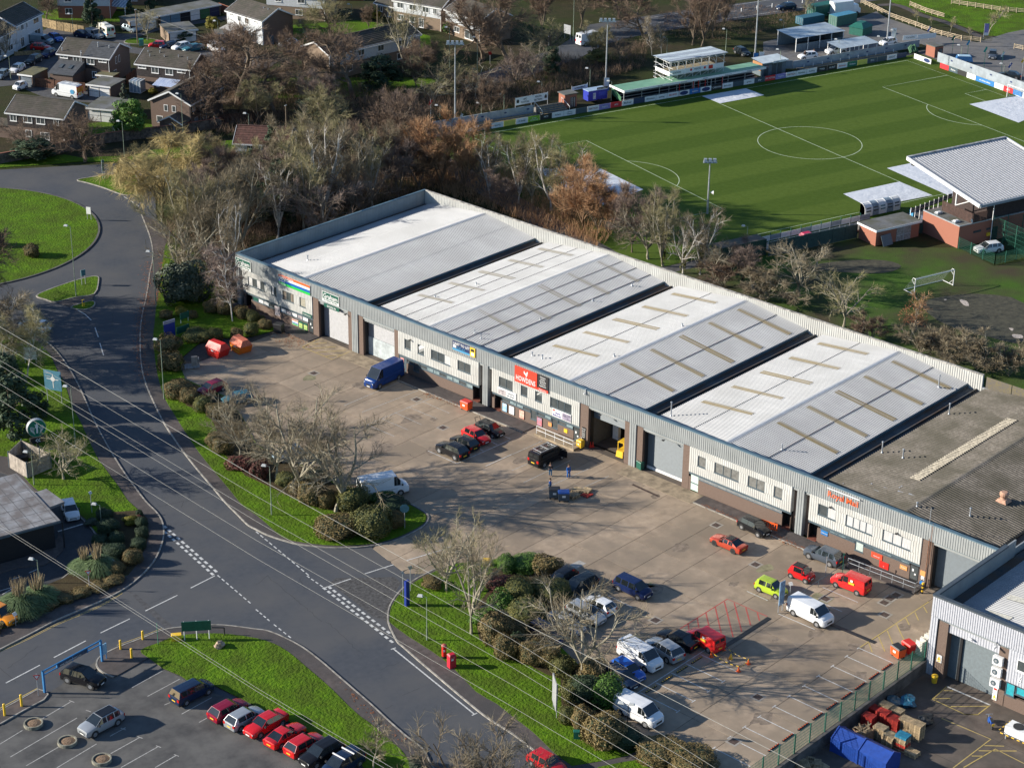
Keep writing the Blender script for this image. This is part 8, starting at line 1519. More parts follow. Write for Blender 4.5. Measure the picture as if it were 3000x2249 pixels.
for(n,x,y)in((10,1388,137),(10,1615,380),(11,1765,1222),(11,2105,1562),(15,1240,385),(15,2125,1048),(15,1915,1432),(16,497,200),(16,1005,233),(16,1110,167),(16,1055,197),(16,1010,338),(6,500,1568)):
    t=obj('manhole_frame',BX(-.62,-.62,0,.62,.62,.004),mat('manhole_surround',(.30,.27,.23),.85,.1),yard,loc=(*q(n,x,y)[:2],.0335),rz=AANG);obj('manhole_cover',BX(-.4,-.4,.004,.4,.4,.012),mat('rusty_iron',(.07,.045,.035),.8,.3),t)
for(n,pts)in((11,[(1040,870),(1270,975)]),):obj('drain_channel',MB().strip(ql(n,pts),.35,.036),MATS['rusty_iron'],yard)
obj('concrete_patch',MB().poly(ql(11,[(495,1565),(580,1525),(640,1552),(555,1598)]),.03,.035),mat('pale_patch',(.36,.34,.31),.8,.1),yard)
obj('speed_hump',MB().strip([AB(105.2,-16.8),AB(105.25,-25.)],.5,.075,h=.05),MK,yard);obj('speed_hump',MB().strip([AB(110.6,-13.35),AB(116,-13.2)],.5,.075,h=.05),MK,yard)
# road markings
rw,ry=MB(),MB();ZR_=.006
def dash(n,a,b,cnt,w=.12,gap=.45,mb=None,z=ZR_):
    A_,B_=q(n,*a),q(n,*b)
    for k in range(cnt):p,r=A_.lerp(B_,k/cnt),A_.lerp(B_,(k+1-gap)/cnt);(mb or rw).strip([p,r],w,z)
for(a,b,c)in(((1415,1225),(1890,1640),12),((1420,1275),(1860,1665),12)):dash(9,a,b,c,.3,.42)
dash(13,(1880,-5),(2180,250),8,.14,.4);dash(14,(0,290),(130,400),4,.14,.4);dash(14,(155,420),(320,550),4,.14,.45)
dash(14,(440,0),(590,105),4,.14,.4);dash(10,(0,1275),(470,1665),12,.14,.35);dash(14,(580,100),(1200,590),15,.3,.4);dash(14,(625,92),(1175,510),13,.3,.4)
for(n,a,b)in((13,(50,925),(345,770)),(13,(465,705),(742,560)),(13,(868,493),(1122,370)),(13,(1255,303),(1533,167)),(13,(1648,105),(1855,0)),(14,(600,100),(820,25)),(10,(940,1640),(1190,1560))):rw.strip(ql(n,[a,b]),.14,ZR_)
rw.strip(ql(10,[(1300,1527),(1590,1440),(1700,1400)]),.12,ZM);rw.strip(ql(14,[(1185,627),(1885,1192)]),.16,ZR_);rw.strip(ql(14,[(1865,1205),(1912,1183)]),.14,ZR_+.002);rw.strip(ql(14,[(1165,635),(1208,620)]),.14,ZR_+.002)
for P in([(820,1170),(850,1255)],[(862,1305),(895,1410)],[(670,1020),(735,1058),(788,1108)],[(1070,42),(1105,62)],[(1130,78),(1155,95)],[(1178,110),(1200,127)]):rw.strip(ql(5,P),.14,ZR_)
for off in(0,11):ry.strip(sml(ql(13,[(1058,150-off),(860,268-off),(500,420-off),(250,545-off),(0,655-off)])),.07,ZR_)
ry.strip(ql(13,[(1400,470-8),(1200,540),(1010,608)]),.07,.128);obj('white_marking',rw,M_white,road);obj('yellow_marking',ry,M_yel,road);obj('yellow_marking',MB().strip(ql(13,[(-300,1320),(0,1150),(330,975)]),.1,.116),M_yel,pv4)
cw=MB();lm_=MB()
for a,b in(((365,1233),(620,1082)),((0,1452),(195,1333)),((90,1563),(665,1227)),((225,1640),(505,1478)),((490,1658),(835,1450)),((955,1535),(1210,1393)),((1045,1655),(1370,1472)),((1340,1655),(1525,1548)),((1140,965),(1400,822)),((1275,1040),(1555,890)),((1570,1193),(1830,1050)),((1720,1265),(1810,1215)),((950,1385),(1085,1310)),((1420,1115),(1470,1093))):cw.strip(ql(13,[a,b]),.1,.009)
for x,y in((620,1082),(1210,1393),(1370,1472),(1525,1548),(765,1165),(1065,1320)):cw.strip(ql(13,[(x-22,y-6),(x+22,y+10)]),.1,.011)
obj('bay_marking',cw,M_worn,carpark);lm_.strip(ql(9,[(500,1275),(715,1210)]),.2,.008).strip(ql(9,[(250,1632),(318,1602)]),.1,.008).strip(ql(13,[(0,130),(150,85)]),.1,.008).strip(ql(13,[(20,160),(140,90)]),.1,.008).strip(ql(13,[(105,30),(180,5)]),.1,.008);obj('lane_marking',lm_,M_white,lane)
# ================================================================ coffee shop
A_,B_,C_=q(9,520,1172,3.7),q(9,240,965,3.7),q(9,0,1312,3.7);ex=(C_-A_).normalized();ey=Vector((ex.y,-ex.x,0));ey=ey if ey.dot(B_-A_)>0 else-ey;Dp=(B_-A_).dot(ey)
cs=thing('coffee_shop','black walled flat roofed coffee shop cut by the left edge','shop',(A_.x,A_.y,0),math.atan2(ex.y,ex.x));sg=1 if Vector((-ex.y,ex.x,0)).dot(ey)>0 else-1
def cbox(n_,x0_,y0_,z0_,x1_,y1_,z1_,m,**k):ya,yb_=sorted((sg*y0_,sg*y1_));return obj(n_,BX(x0_,ya,z0_,x1_,yb_,z1_),m,cs)
cbox('wall',.6,.6,0,22,Dp+6,3.3,mat('black_render',(.010,.010,.012),.7,.1));cbox('roof',0,0,3.45,22,Dp+6,3.62,mat('pale_felt',(.20,.205,.215),.85,.2,.8,col2=(.30,.30,.31),big=(.14,.125,.12),bigscale=.5));cbox('fascia',-.05,-.05,3.3,22,Dp+6.05,3.44,MF)
for k in range(9):cbox('felt_lap',.3+k*1.3,.1,3.622,.36+k*1.3,Dp+5.8,3.626,mat('lap_line',(.09,.09,.09),.9,.2));
for k in range(5):cbox('felt_lap',.2,1+k*1.9,3.627,21,1.05+k*1.9,3.631,MATS['lap_line'])
cbox('window',9.6,.52,.2,14,.6,2.7,MG);cbox('mullion',11.6,.45,.2,11.75,.515,2.7,MF);cbox('window_reveal',9.4,.5,2.7,14.2,.6,2.9,MF);cbox('wall_lamp',7.6,.3,2.9,8.,.6,3.,MW)
mb=MB().poly(ql(9,[(240,965),(400,908),(557,1020),(388,1083)],3.45),3.2,3.5);t=thing('drive_through_canopy','flat grey canopy of the drive through hatch','canopy',(0,0,0));obj('roof',mb,MATS['pale_felt'],t);pp=q(9,470,1010,0)
obj('post',MB().tube((A_.x+.3,A_.y+.3,0),(A_.x+.3,A_.y+.3,3.2),.08),MK,t)
struct('coffee_footway',MB().poly(ql(9,[(0,1560),(180,1510),(400,1430),(500,1330),(505,1285),(550,1350),(545,1440),(480,1510),(380,1570),(160,1590),(0,1640),(-400,1740),(-400,1640)]),0,.1),M_pave)
en=thing('bin_store','weathered timber bin enclosure open to the sky','enclosure',(0,0,0));ep=[q(9,70,592,2.1),q(9,228,685,2.1),q(9,432,600,2.1),q(9,340,558,2.1),q(9,182,487,2.1)];M_bd=mat('grey_board',(.30,.26,.22),.9,.2,2.,obvar=.15)
for a,b in zip(ep,ep[1:]+ep[:1]):
    d=(b-a);n_=max(1,int(d.length/.3))
    for k in range(n_):p,r=a.lerp(b,k/n_),a.lerp(b,(k+.95)/n_);obj('board',MB().bar((p.x,p.y,1.05),(r.x,r.y,1.05),.05,2.1),M_bd,en)
    obj('corner_post',BX(a.x-.07,a.y-.07,0,a.x+.07,a.y+.07,2.25),MF,en)
obj('bin',BX(ep[0].x+1.,ep[0].y-.5,0,ep[0].x+2.2,ep[0].y+.5,1.2),MK,en)
def face(p):return math.atan2(CY-p.y,CX-p.x)+math.pi/2      # rotation that turns a thing's -y side to the camera bearing of the photo's main signs
sp=q(9,335,610);hc=hgt(9,335,610,378);t=thing('round_sign','round green and white siren logo sign on a black pole','sign',sp,face(sp)+.25);o=obj('drum',MB().tube((0,.3,hc),(0,-.25,hc),1.15,n=32),MS,t);o=obj('disc',MB().tube((0,-.25,hc),(0,-.28,hc),1.08,n=32),mat('coffee_green',(.0,.16,.10),.4,.05),t)
wv=MB()
for s in(-1,1):
    for k in range(5):wv.path([(s*(.3+.1*k),-.3,hc-.75+.12*k),(s*(.42+.1*k),-.3,hc-.3+.1*k),(s*(.3+.09*k),-.3,hc+.15+.05*k)],.03,4)
wv.tube((0,-.285,hc+.22),(0,-.3,hc+.22),.2,n=14).path([(0,-.3,hc+.02),(0,-.3,hc-.6)],.1,6);wv.quad((-.2,-.3,hc+.42),(.2,-.3,hc+.42),(.26,-.3,hc+.62),(.1,-.3,hc+.52),(0,-.3,hc+.72),(-.1,-.3,hc+.52),(-.26,-.3,hc+.62));obj('emblem',wv,TXW,t)
obj('pole',MB().tube((0,.05,0),(0,.05,hc-1.1),.12,n=10),MK,t);bx_=obj('arrow_box',BX(-.9,-.2,hc-2.,.9,.15,hc-1.25),MK,t)
for x_ in(-.3,.0):obj('chevron',MB().quad((x_,-.21,hc-1.62),(x_+.22,-.21,hc-1.85),(x_+.36,-.21,hc-1.85),(x_+.14,-.21,hc-1.62),(x_+.36,-.21,hc-1.4),(x_+.22,-.21,hc-1.4)),TXW,bx_)
# ================================================================ lamps, signs and small things
def lamp(label,n,x,yb,yt,heads=1,col=None,H=None,arm=.5,rz=None):
    p=q(n,x,yb,.12 if n>4 else 0);h=H or hgt(n,x,yb,yt);t=thing('street_lamp',label,'street lamp',p,rz if rz is not None else math.pi*.75,'street lamps');c=col or mat('lamp_column',(.22,.27,.20),.6,.15,2.)
    obj('column',MB().tube((0,0,0),(0,0,h*.25),.085,.085,8).tube((0,0,h*.25),(0,0,h),.055,.04,8),c,t)
    for s in((1,)if heads==1 else(1,-1)):
        obj('arm',MB().tube((0,0,h-.02),(s*arm,0,h+.08),.03,n=6),c,t);hd=obj('lamp_head',BX(s*arm-.12,-.16,h+.0,s*arm+.5,.16,h+.2,.1,.05),mat('lamp_shell',(.55,.56,.55),.4,.1),t);obj('diffuser',BX(s*arm,-.12,h-.05,s*arm+.4,.12,h-.003),MW,hd)
    return t
for a in((5,658,900,300,'tall lamp post on the splitter island by the roundabout'),(5,1350,990,522,'lamp post on the pavement beside the large evergreen dome'),('x',),(9,655,555,30,'lamp post on the left verge above the weeping tree'),(9,295,870,596,'low lamp post at the corner of the bin enclosure'),(9,875,1200,1048,'low lamp post among the dark clipped balls'),(13,340,60,-135,'low lamp post beyond the pampas grass'),(10,135,1130,715,'green lamp post on the grass below the pale grey car'),(14,1477,555,185,'lamp post on the grass beside the red post boxes'),
    (1,1090,1555,1052,'tall lamp post on the grass triangle by the willow'),(1,1587,1230,815,'tall lamp post before the gabled house'),(1,95,690,490,'lamp post beside the estate parking row'),(1,635,315,125,'lamp post behind the silver van'),(1,2160,1290,985,'tall lamp post right of the gabled house'),(1,1890,385,185,'lamp post by the yellow flowering shrub'),(1,1412,1760,1535,'lamp post rising out of the golden willow'),(2,690,885,690,'lamp post beside the garden shed lawn'),(2,1912,610,325,'lamp post at the bend of the stadium lane'),(2,1672,620,240,'tall thin pole lamp left of the bend'),(2,827,130,42,'lamp post by the top hedge'),(2,1590,1010,915,'short lamp left of the far floodlight tower'),(2,1947,1000,895,'short lamp first right of the far floodlight tower'),(2,2142,965,820,'short lamp second right of the far floodlight tower'),
    (3,257,805,712,'short lamp above the youth banner'),(3,672,755,595,'lamp post behind the blue trailer'),(3,1337,470,332,'lamp post on the bank left of the gantry'),(3,1846,445,255,'lamp post beside the dark hatchback'),(3,857,872,705,'lamp post at the left end of the low stand'),(4,97,635,432,'lamp post before the hut'),(4,605,480,345,'lamp post before the canopy posts'),(4,975,410,320,'short lamp left of the corner tower'),(4,1090,385,265,'short lamp right of the corner tower'),(4,133,260,178,'short lamp behind the large shelter'),(4,1665,510,395,'lamp with blue banner behind the goal wall'),(7,2030,412,300,'lamp above the camouflaged container'),(4,2035,640,555,'short lamp near the dark saloon'),(3,528,360,-120,'tall lamp post by the ivy clad tree')):
    if a[0]=='x':p=tl(9,1418,130);t0=tl(5,1372,1285);lamp('green lamp post beside the rough hedge end near the blue totem',9,1418,130,-375);continue
    lamp(a[4],*a[:4])
lamp('black twin headed lamp post in the hedge by the lowest white van',15,993,1400,1110,2,MK,arm=.5)
for(n,x,yb,yt,lb)in((1,1190,378,88,'dark timber telegraph pole on the small round green'),(2,1050,225,45,'brown telegraph pole beside the yellow green bush'),(2,265,1160,915,'pale telegraph pole in the wood')):
    p=q(n,x,yb);h=hgt(n,x,yb,yt);t=thing('telegraph_pole',lb,'telegraph pole',p,.4);obj('pole',MB().tube((0,0,0),(0,0,h),.14,.1,8),M_b['brown'],t);obj('cap',BX(-.25,-.08,h,.25,.08,h+.12),MS,t)
def sgb(label,n,bl,br,ytop,m,frac=.0,th=.08,name='sign_board',cat='sign',post=None,z=.12,back=None):
    """board between two feet; frac = share of its height left open below it"""
    a,b=q(n,*bl,z),q(n,*br,z);h=hgt(n,bl[0],bl[1],ytop,z);d=b-a;w=d.length;t=thing(name,label,cat,a,math.atan2(d.y,d.x));obj('panel',BX(0,-th/2,h*frac,w,th/2,h),m,t)
    if frac:[obj('post',MB().tube((x_,th,0),(x_,th,h),.05,n=6),post or MS,t)for x_ in(w*.08,w*.92)]
    t['w'],t['h']=w,h;return t
t=sgb('blue estate totem with pale grey cap at the yard hedge',5,(1422,1275),(1516,1246),1125,paint('totem_blue',(.01,.03,.22)));w_,h_=t['w'],t['h'];obj('cap',BX(-.03,-.07,h_*.84,w_+.03,.07,h_+.03),mat('totem_grey',(.3,.3,.36),.5,.1),t)
sgb('dark green board on pale posts behind the blue totem',5,(1560,1140),(1636,1110),1055,M_green,.4,post=MW);sgb('low dark green board beside the blue totem',5,(1528,1238),(1636,1200),1175,M_green,.1)
sgb('left white notice board among the roadside birches',5,(25,1450),(102,1455),1318,MW,.25);sgb('right white notice board among the roadside birches',5,(210,1480),(322,1480),1345,MW,.25)
t=sgb('pale blue direction sign with roundabout diagram',9,(400,142),(545,168),-125,mat('sign_skyblue',(.08,.22,.31),.5,.05),.38);w_,h_=t['w'],t['h'];e=obj('roundabout_symbol',MB().lathe([(.32,0),(.32,.01)],18),TXW,t,loc=(w_*.52,-.05,h_*.74));e.rotation_euler=(math.pi/2,0,0);obj('road_symbol',BX(w_*.15,-.05,h_*.72,w_*.85,-.045,h_*.745).box(w_*.5,-.053,h_*.45,w_*.54,-.047,h_*.9),TXW,t);text(t,'Totton',(w_*.06,-.05,h_*.79),.28,TXW,ext=.003);text(t,'Calmore',(w_*.06,-.05,h_*.9),.28,TXW,ext=.003)
sgb('small blue sign on two posts on the splitter island',5,(708,805),(745,795),680,mat('sign_teal',(.05,.16,.2),.5,.1),.6);sgb('white curved chevron board on the roundabout edge',5,(752,238),(790,243),130,MW,.45);sgb('small road sign on two posts on the far grass triangle',1,(888,1545),(908,1542),1385,mat('sign_teal2',(.05,.12,.14),.5,.1),.4,z=.1)
t=sgb('dark green three post board at the junction grass',13,(1575,560),(1830,545),400,M_green,.5,post=MW);obj('post',MB().tube((t['w']/2,.08,0),(t['w']/2,.08,t['h']),.05),MW,t)
rl=thing('low_rail','low black rail right of the three post board','rail',q(13,1835,510,.1));p=q(13,1940,512,.1)-q(13,1835,510,.1);obj('rail',MB().bar((0,0,.9),(p.x,p.y,.9),.1),MK,rl);obj('post',MB().bar((p.x,p.y,0),(p.x,p.y,.9),.1),MK,rl)
t=sgb('tall white banner board on posts beside the lower hedge',15,(348,1125),(381,1235),835,mat('banner_grey',(.30,.30,.30),.6,.4,2.,col2=(.2,.21,.23)),.2)
sgb('dark blue unit totem seen nearly edge on at the yard entrance',14,(1290,262),(1320,245),50,MATS['totem_blue'],th=.3)
sgb('large white road sign beside the ivy clad trees',3,(448,335),(505,350),210,MS,.4,z=0);sgb('striped parking notice on posts at the yard barrier',16,(88,322),(130,300),60,mat('notice_blue',(.12,.22,.34),.5,.3,3.),.25)
def psg(label,n,x,yb,yt,shape,m,r=.32,name='road_sign',pole=None,z=.12,n2=3,rz=0.,back=False):
    p=q(n,x,yb,z);h=hgt(n,x,yb,yt,z);t=thing(name,label,'road sign',p,face(p)+rz);obj('post',MB().tube((0,0,0),(0,0,h),.04,n=6),pole or MS,t)
    if shape:o=obj('plate',MB().lathe([(r,0),(r,.02)],shape),m,t,loc=(0,-.05,h-r*.8));o.rotation_euler=(math.pi/2,math.pi/2 if shape==3 else math.pi/8,0)
    if shape==3:o=obj('plate_face',MB().lathe([(r*.62,0),(r*.62,.01)],3),TXW,t,loc=(0,-.075,h-r*.8));o.rotation_euler=(math.pi/2,math.pi/2,0)
    return t
psg('back of an octagonal stop sign at the yard exit',10,1285,1245,1045,8,MATS['sign_teal'],.55);psg('give way triangle at the height barrier',13,333,1035,845,3,M_red,.4);psg('give way triangle by the coffee shop hedge',13,775,120,-55,3,M_red,.4);psg('pole with two small plates on the coffee shop lawn',9,795,1115,925,4,TXW,.25)
psg('warning triangle beside the far lane',3,317,400,300,3,M_red,.45,z=0);psg('small red plate on a post by the lane bend',2,2022,555,445,4,M_red,.45,z=0);psg('bare green post by the junction grass',13,1367,590,410,0,None,pole=mat('post_green',(.06,.25,.15),.6,.1));psg('bare grey post behind the unit totem',14,1270,180,-40,4,MS,.2);psg('second grey post behind the unit totem',14,1335,130,-90,4,MS,.3);psg('white small sign on a post by the orange crossover',13,138,430,310,4,TXW,.3);psg('round sign on a post right of the parking notice',16,188,180,50,4,TXW,.3,z=.03);psg('grey post beside the blue grey estate car',12,497,1655,1490,4,MS,.12,z=.03);psg('green post with box at the ramp end',12,642,1640,1460,4,M_green,.15,z=.03,pole=M_green)
# height barrier
a,b=q(13,387,1005,.11),q(13,883,737,.1);h_=hgt(13,387,1005,820,.11);d=b-a;L_=d.length;t=thing('height_barrier','blue steel height barrier over the car park entrance','barrier',a,math.atan2(d.y,d.x));M_hb=mat('barrier_blue',(.03,.16,.36),.5,.08)
for x_ in(0,L_):obj('post',BX(x_-.1,-.1,0,x_+.1,.1,h_),M_hb,t)
obj('beam',BX(-.1,-.06,h_-.12,L_+.1,.06,h_),M_hb,t);obj('beam',BX(.1,-.05,h_-.55,L_-.1,.05,h_-.45),M_hb,t);obj('headboard',BX(L_*.24,-.07,h_-.54,L_*.76,.07,h_-.14),mat('headboard',(.03,.05,.09),.6,.2),t);text(t,'MAX HEADROOM 2.1m',(L_*.28,-.1,h_-.46),.26,TXW,ext=.003)
for x_ in(.24,.5,.76):obj('divider',BX(L_*x_-.06,-.09,h_-.6,L_*x_+.06,.09,h_-.12),M_hb,t)
sgb('blue framed notice beside the height barrier',13,(888,735),(928,712),600,paint('notice_paleblue',(.25,.42,.55)),.35,z=.1,post=M_hb)
for(n,x,yb,yt,lb)in((13,1235,548,478,'yellow bollard nearest the three post board'),(13,1043,632,558,'yellow bollard at the pavement bend'),(13,1138,706,630,'yellow bollard at the point of the junction grass'),(13,188,1124,1028,'pale yellow bollard nearest the give way triangle'),(13,42,1205,1108,'pale yellow bollard nearest the left edge')):
    t=thing('bollard',lb,'bollard',q(n,x,yb,.11),0,'yellow bollards');h_=hgt(n,x,yb,yt,.11);obj('post',MB().tube((0,0,0),(0,0,h_),.12,n=12),MY,t);obj('cap',MB().lathe([(.13,h_),(.08,h_+.05)],12),MY,t)
t=thing('bollard','black and yellow banded guard post beside the last brick pier','bollard',AB(114.1,-1.3,.03));[obj('band',MB().tube((0,0,k*.22),(0,0,k*.22+.22),.13,n=12),MY if k%2 else MK,t)for k in range(6)]
t=thing('bollard','yellow keep left bollard on the small traffic island','bollard',q(5,722,985,.1));obj('post',BX(-.15,-.1,0,.15,.1,.95),MY,t);obj('lens',BX(-.12,-.13,.6,.12,-.101,.85),M_blue,t)
for(n,x,y,lb)in((13,290,1290,'round concrete planter nearest the pale yellow bollards'),(13,583,1445,'round concrete planter by the silver four wheel drive'),(13,880,1600,'round concrete planter nearest the bottom edge')):
    t=thing('planter',lb,'planter',q(n,x,y,0),0,'round planters in the car park');obj('ring',MB().lathe([(.92,0),(.92,.34),(.78,.34),(.78,.2)],24),mat('planter_stone',(.20,.19,.15),.9,.25,2.),t);obj('soil',MB().lathe([(.78,.2),(.4,.3),(.02,.33)],20),mat('dry_mulch',(.20,.13,.08),.95,.4,7.,.04,14),t)
pm_=thing('boulder','pale boulder on the junction grass','boulder',q(13,1900,612,.13));_c,_k=leafball(401,4,.1,.55,.4,.38,rough=.3,core=1);obj('stone',_c,mat('sandstone',(.38,.28,.2),.9,.2,3.),pm_,loc=(0,0,.2))
t=thing('post_box','round red pillar post box with domed cap on the verge','post box',q(14,1625,705,.12),face(q(14,1625,705)));obj('base',MB().lathe([(.26,0),(.26,.22)],18),MK,t);obj('body',MB().lathe([(.24,.22),(.24,1.35)],18),M_red,t);obj('cap',MB().lathe([(.29,1.35),(.29,1.45),(.2,1.55),(.02,1.6)],18),mat('faded_red',(.34,.08,.06),.6,.1),t);obj('slot',BX(-.12,-.26,1.1,.12,-.23,1.16),MK,t);obj('notice',BX(-.1,-.255,.8,.1,-.235,1.02),TXW,t)
t=thing('post_box','square pink red business post box in front of the round one','post box',q(14,1690,785,.12),face(q(14,1690,785))+.5);obj('body',BX(-.36,-.32,0,.36,.32,1.4),paint('pinkish_red',(.48,.015,.035)),t);obj('cap',BX(-.38,-.34,1.4,.38,.34,1.55,.1,.12),MATS['pinkish_red'],t);obj('notice',BX(-.2,-.34,.9,.05,-.325,1.1),TXW,t);text(t,'Royal Mail',(-.3,-.335,1.18),.12,TXW,ext=.002)
def cabinet(label,n,x,yb,w,d,h,m,name='cabinet',rz=0.,lid=None):t=thing(name,label,name.replace('_',' '),q(n,x,yb,.12),face(q(n,x,yb))+rz);obj('body',BX(-w/2,0,0,w/2,d,h),m,t);obj('lid',BX(-w/2-.03,-.03,h,w/2+.03,d+.03,h+.07,.04,.04),lid or m,t);return t
cabinet('grey green utility cabinet at the coffee bed',9,950,1620,1.5,.6,.95,mat('cabinet_grey',(.16,.22,.19),.6,.1),rz=.5);cabinet('small dark green cabinet before the lower hedge',15,558,1412,.6,.4,.8,mat('cabinet_green',(.01,.12,.09),.5,.1));cabinet('green cabinet on the small round green',1,1223,398,.9,.45,1.3,mat('cabinet_mint',(.08,.35,.25),.6,.1));cabinet('yellow grit bin beside the three post board',13,1527,565,1.,.6,.6,MY,'grit_bin');cabinet('yellow grit bin behind the yard entrance tree',10,1995,1578,1.,.6,.7,MY,'grit_bin');cabinet('black litter bin by the footway kerb of the first unit','R1',612,1178,1.2,1.,1.2,MK,'litter_bin',rz=-.5);cabinet('green cabinet at the foot of the cladding column',11,1092,735,.9,.5,.9,M_green,rz=-.9)
def binn(label,P,rz,m,lid,z=.03,group='wheeled bins'):
    t=thing('wheeled_bin',label,'bin',(P.x,P.y,z),rz,group);obj('body',BX(-.6,-.45,.2,.6,.45,1.15,-.06,-.06),m,t);obj('lid',BX(-.68,-.53,1.151,.68,.53,1.28,.06,.1),lid,t)
    for k in range(3):obj('rib',BX(-.64,-.5,.4+k*.25,.64,-.47,.44+k*.25),m,t)
    for x_ in(-.5,.5):
        for y_ in(-.35,.35):obj('castor',MB().tube((x_,y_-.03,.1),(x_,y_+.03,.1),.1,n=8),M_tyre,t)
    obj('label_plate',BX(-.2,-.535,.65,.2,-.515,.9),MY if m in(M_org,M_red)else TXW,t);return t
M_gb=mat('bin_grey',(.07,.09,.11),.5,.1);M_ob=paint('bin_orange',(.70,.085,.015))
binn('orange wheeled bin on the kerb below the unit to let',q(10,1818,225),AANG,M_ob,M_red);binn('orange wheeled bin with black lid by the yellow hatching',q(16,1120,700),AANG-.3,M_ob,MK);binn('red wheeled bin behind the black lidded one',q(16,1215,665),AANG-.3,M_red,M_red);binn('dark wheeled bin with black lid left of the blue lidded one',q(11,365,985),-.5,M_gb,MK);binn('grey wheeled bin with blue lid beside the wooden pallets',q(11,445,1010),-.5,M_gb,M_blue);binn('small yellow bin at the end of the white ramp rail',q(11,590,555),AANG,MY,MY).scale=(.6,.7,.85)
def skip(label,P,rz,m,m2,lid):
    t=thing('enclosed_skip',label,'skip',(P.x,P.y,.03),rz,'enclosed skips');L_,w_=3.4,1.9;b=MB();pr=[(-1.15,0),(1.15,0),(1.75,1.15),(-1.75,1.15)]
    for y_ in(-w_/2,w_/2):b.quad(*[(x_,y_,z_)for x_,z_ in pr][::1 if y_<0 else-1])
    for(x0_,z0_),(x1_,z1_)in zip(pr,pr[1:]+pr[:1]):b.quad((x0_,w_/2,z0_),(x0_,-w_/2,z0_),(x1_,-w_/2,z1_),(x1_,w_/2,z1_))
    obj('body',b,m,t);obj('lid',BX(-1.75,-w_/2,1.16,1.75,w_/2,1.95,.3,.5),lid,t);t.scale=(.82,1.,1.);obj('side_rib',BX(-1.2,-w_/2-.06,.3,1.2,-w_/2-.01,.38),m2,t);obj('side_rib',BX(-1.4,-w_/2-.06,.7,1.4,-w_/2-.01,.78),m2,t)
    for s in(-1,1):obj('lug',MB().tube((s*.8,-w_/2-.15,1.),(s*.8,w_/2+.15,1.),.06),MS,t)
    obj('notice',BX(-.3,-w_/2-.075,.85,.3,-w_/2-.062,1.05),TXW,t);return t
skip('red enclosed skip with ridged lid behind the small bare tree',q(5,1885,1410),-1.25,M_red,M_red,M_red);skip('orange and yellow enclosed skip right of the red one',q(5,2085,1375),-1.45,paint('skip_orange',(.68,.14,.01)),MY,mat('faded_orange',(.50,.13,.07),.7,.2))
t=thing('racking_pile','pile of steel racking frames and boards left of the red skip','racking',q(5,1650,1520,.03),-.4)
for k in range(5):obj('frame',BX(k*.45-1.2,-.7,.05+k*.05,k*.45-1.14,.7,.11+k*.05).box(-1.2,k*.3-.7,.3,1.2,k*.3-.65,.36),MS,t)
obj('board',BX(.1,-.3,.1,.9,.0,1.7),M_bd,t);obj('board',BX(.95,.1,.1,1.1,.8,1.2),M_bd,t)
M_cone=paint('cone_orange',(.75,.10,.015))
for(n,x,y,h_,lb)in((15,1828,640,.6,'orange cone behind the red delivery van'),(15,1722,700,.75,'white banded cone at the van corner'),(15,2042,760,.6,'orange cone at the far end of the yellow chain'),(15,1957,825,.6,'orange cone nearest the camera on the yellow chain'),(11,677,548,.75,'red cone left in the open roller door'),(11,698,545,.75,'red and white cone right in the open roller door')):
    t=thing('traffic_cone',lb,'traffic cone',q(n,x,y,.03),0,'traffic cones');obj('base',BX(-.2,-.2,0,.2,.2,.04),M_cone if n==15 else M_red,t);obj('cone',MB().lathe([(.15,.04),(.03,h_)],12),M_cone if n==15 else M_red,t);obj('band',MB().lathe([(.105,h_*.4),(.075,h_*.62)],12),TXW,t)
t=thing('barrier_chain','yellow and black plastic chain slung between the orange cones','chain',(0,0,0));cp=[q(15,*c,.03)for c in((1828,640),(1722,700),(1957,825),(2042,760),(1828,640))]
for a,b in zip(cp,cp[1:]):
    if(a-b).length<.1:continue
    for k in range(10):f0,f1=k/10,(k+1)/10;s0,s1=.6-1.2*f0*(1-f0),.6-1.2*f1*(1-f1);obj('link',MB().tube(a.lerp(b,f0)+Vector((0,0,s0)),a.lerp(b,f1)+Vector((0,0,s1)),.035,n=5),MY if k%2 else MK,t)
t=thing('floor_sign','small yellow A board sign inside the chained bay','floor sign',q(15,1888,722,.03),.4);obj('face',MB().quad((-.2,-.15,0),(.2,-.15,0),(.12,0,.65),(-.12,0,.65)),MY,t);obj('face',MB().quad((.2,.15,0),(-.2,.15,0),(-.12,0,.65),(.12,0,.65)),MY,t)
t=thing('plastic_barrier','orange plastic pedestrian barrier before the doorway','barrier',AB(92.9,-1.6,.15),AANG+.15);obj('rail',BX(0,-.04,.85,2.1,.04,1.02),M_cone,t);obj('rail',BX(0,-.04,.15,2.1,.04,.28),M_cone,t)
for k in range(7):obj('baluster',BX(.05+k*.32,-.03,.28,.15+k*.32,.03,.85),M_cone,t)
t=thing('floor_sign','yellow wet floor sign leaning at the plastic barrier','floor sign',AB(93.9,-1.9,.15),AANG);obj('face',BX(-.15,-.03,0,.15,.03,.6,.04,0),MY,t)
def railing(label,pts,h=1.05,z=.05,m=None,n2=2,step=1.5):
    m=m or MW;P=[Vector((p[0],p[1],z))for p in pts];t=thing('handrail',label,'handrail',P[0]);o=P[0]
    for a,b in zip(P,P[1:]):
        n=max(1,round((b-a).length/step))
        for k in range(n+1):p=a.lerp(b,k/n)-o;obj('post',MB().tube(p,p+Vector((0,0,h)),.035,n=6),m,t)
        for j in range(n2):obj('rail',MB().tube(a-o+Vector((0,0,h*(1-.5*j))),b-o+Vector((0,0,h*(1-.5*j))),.035,n=6),m,t)
    return t
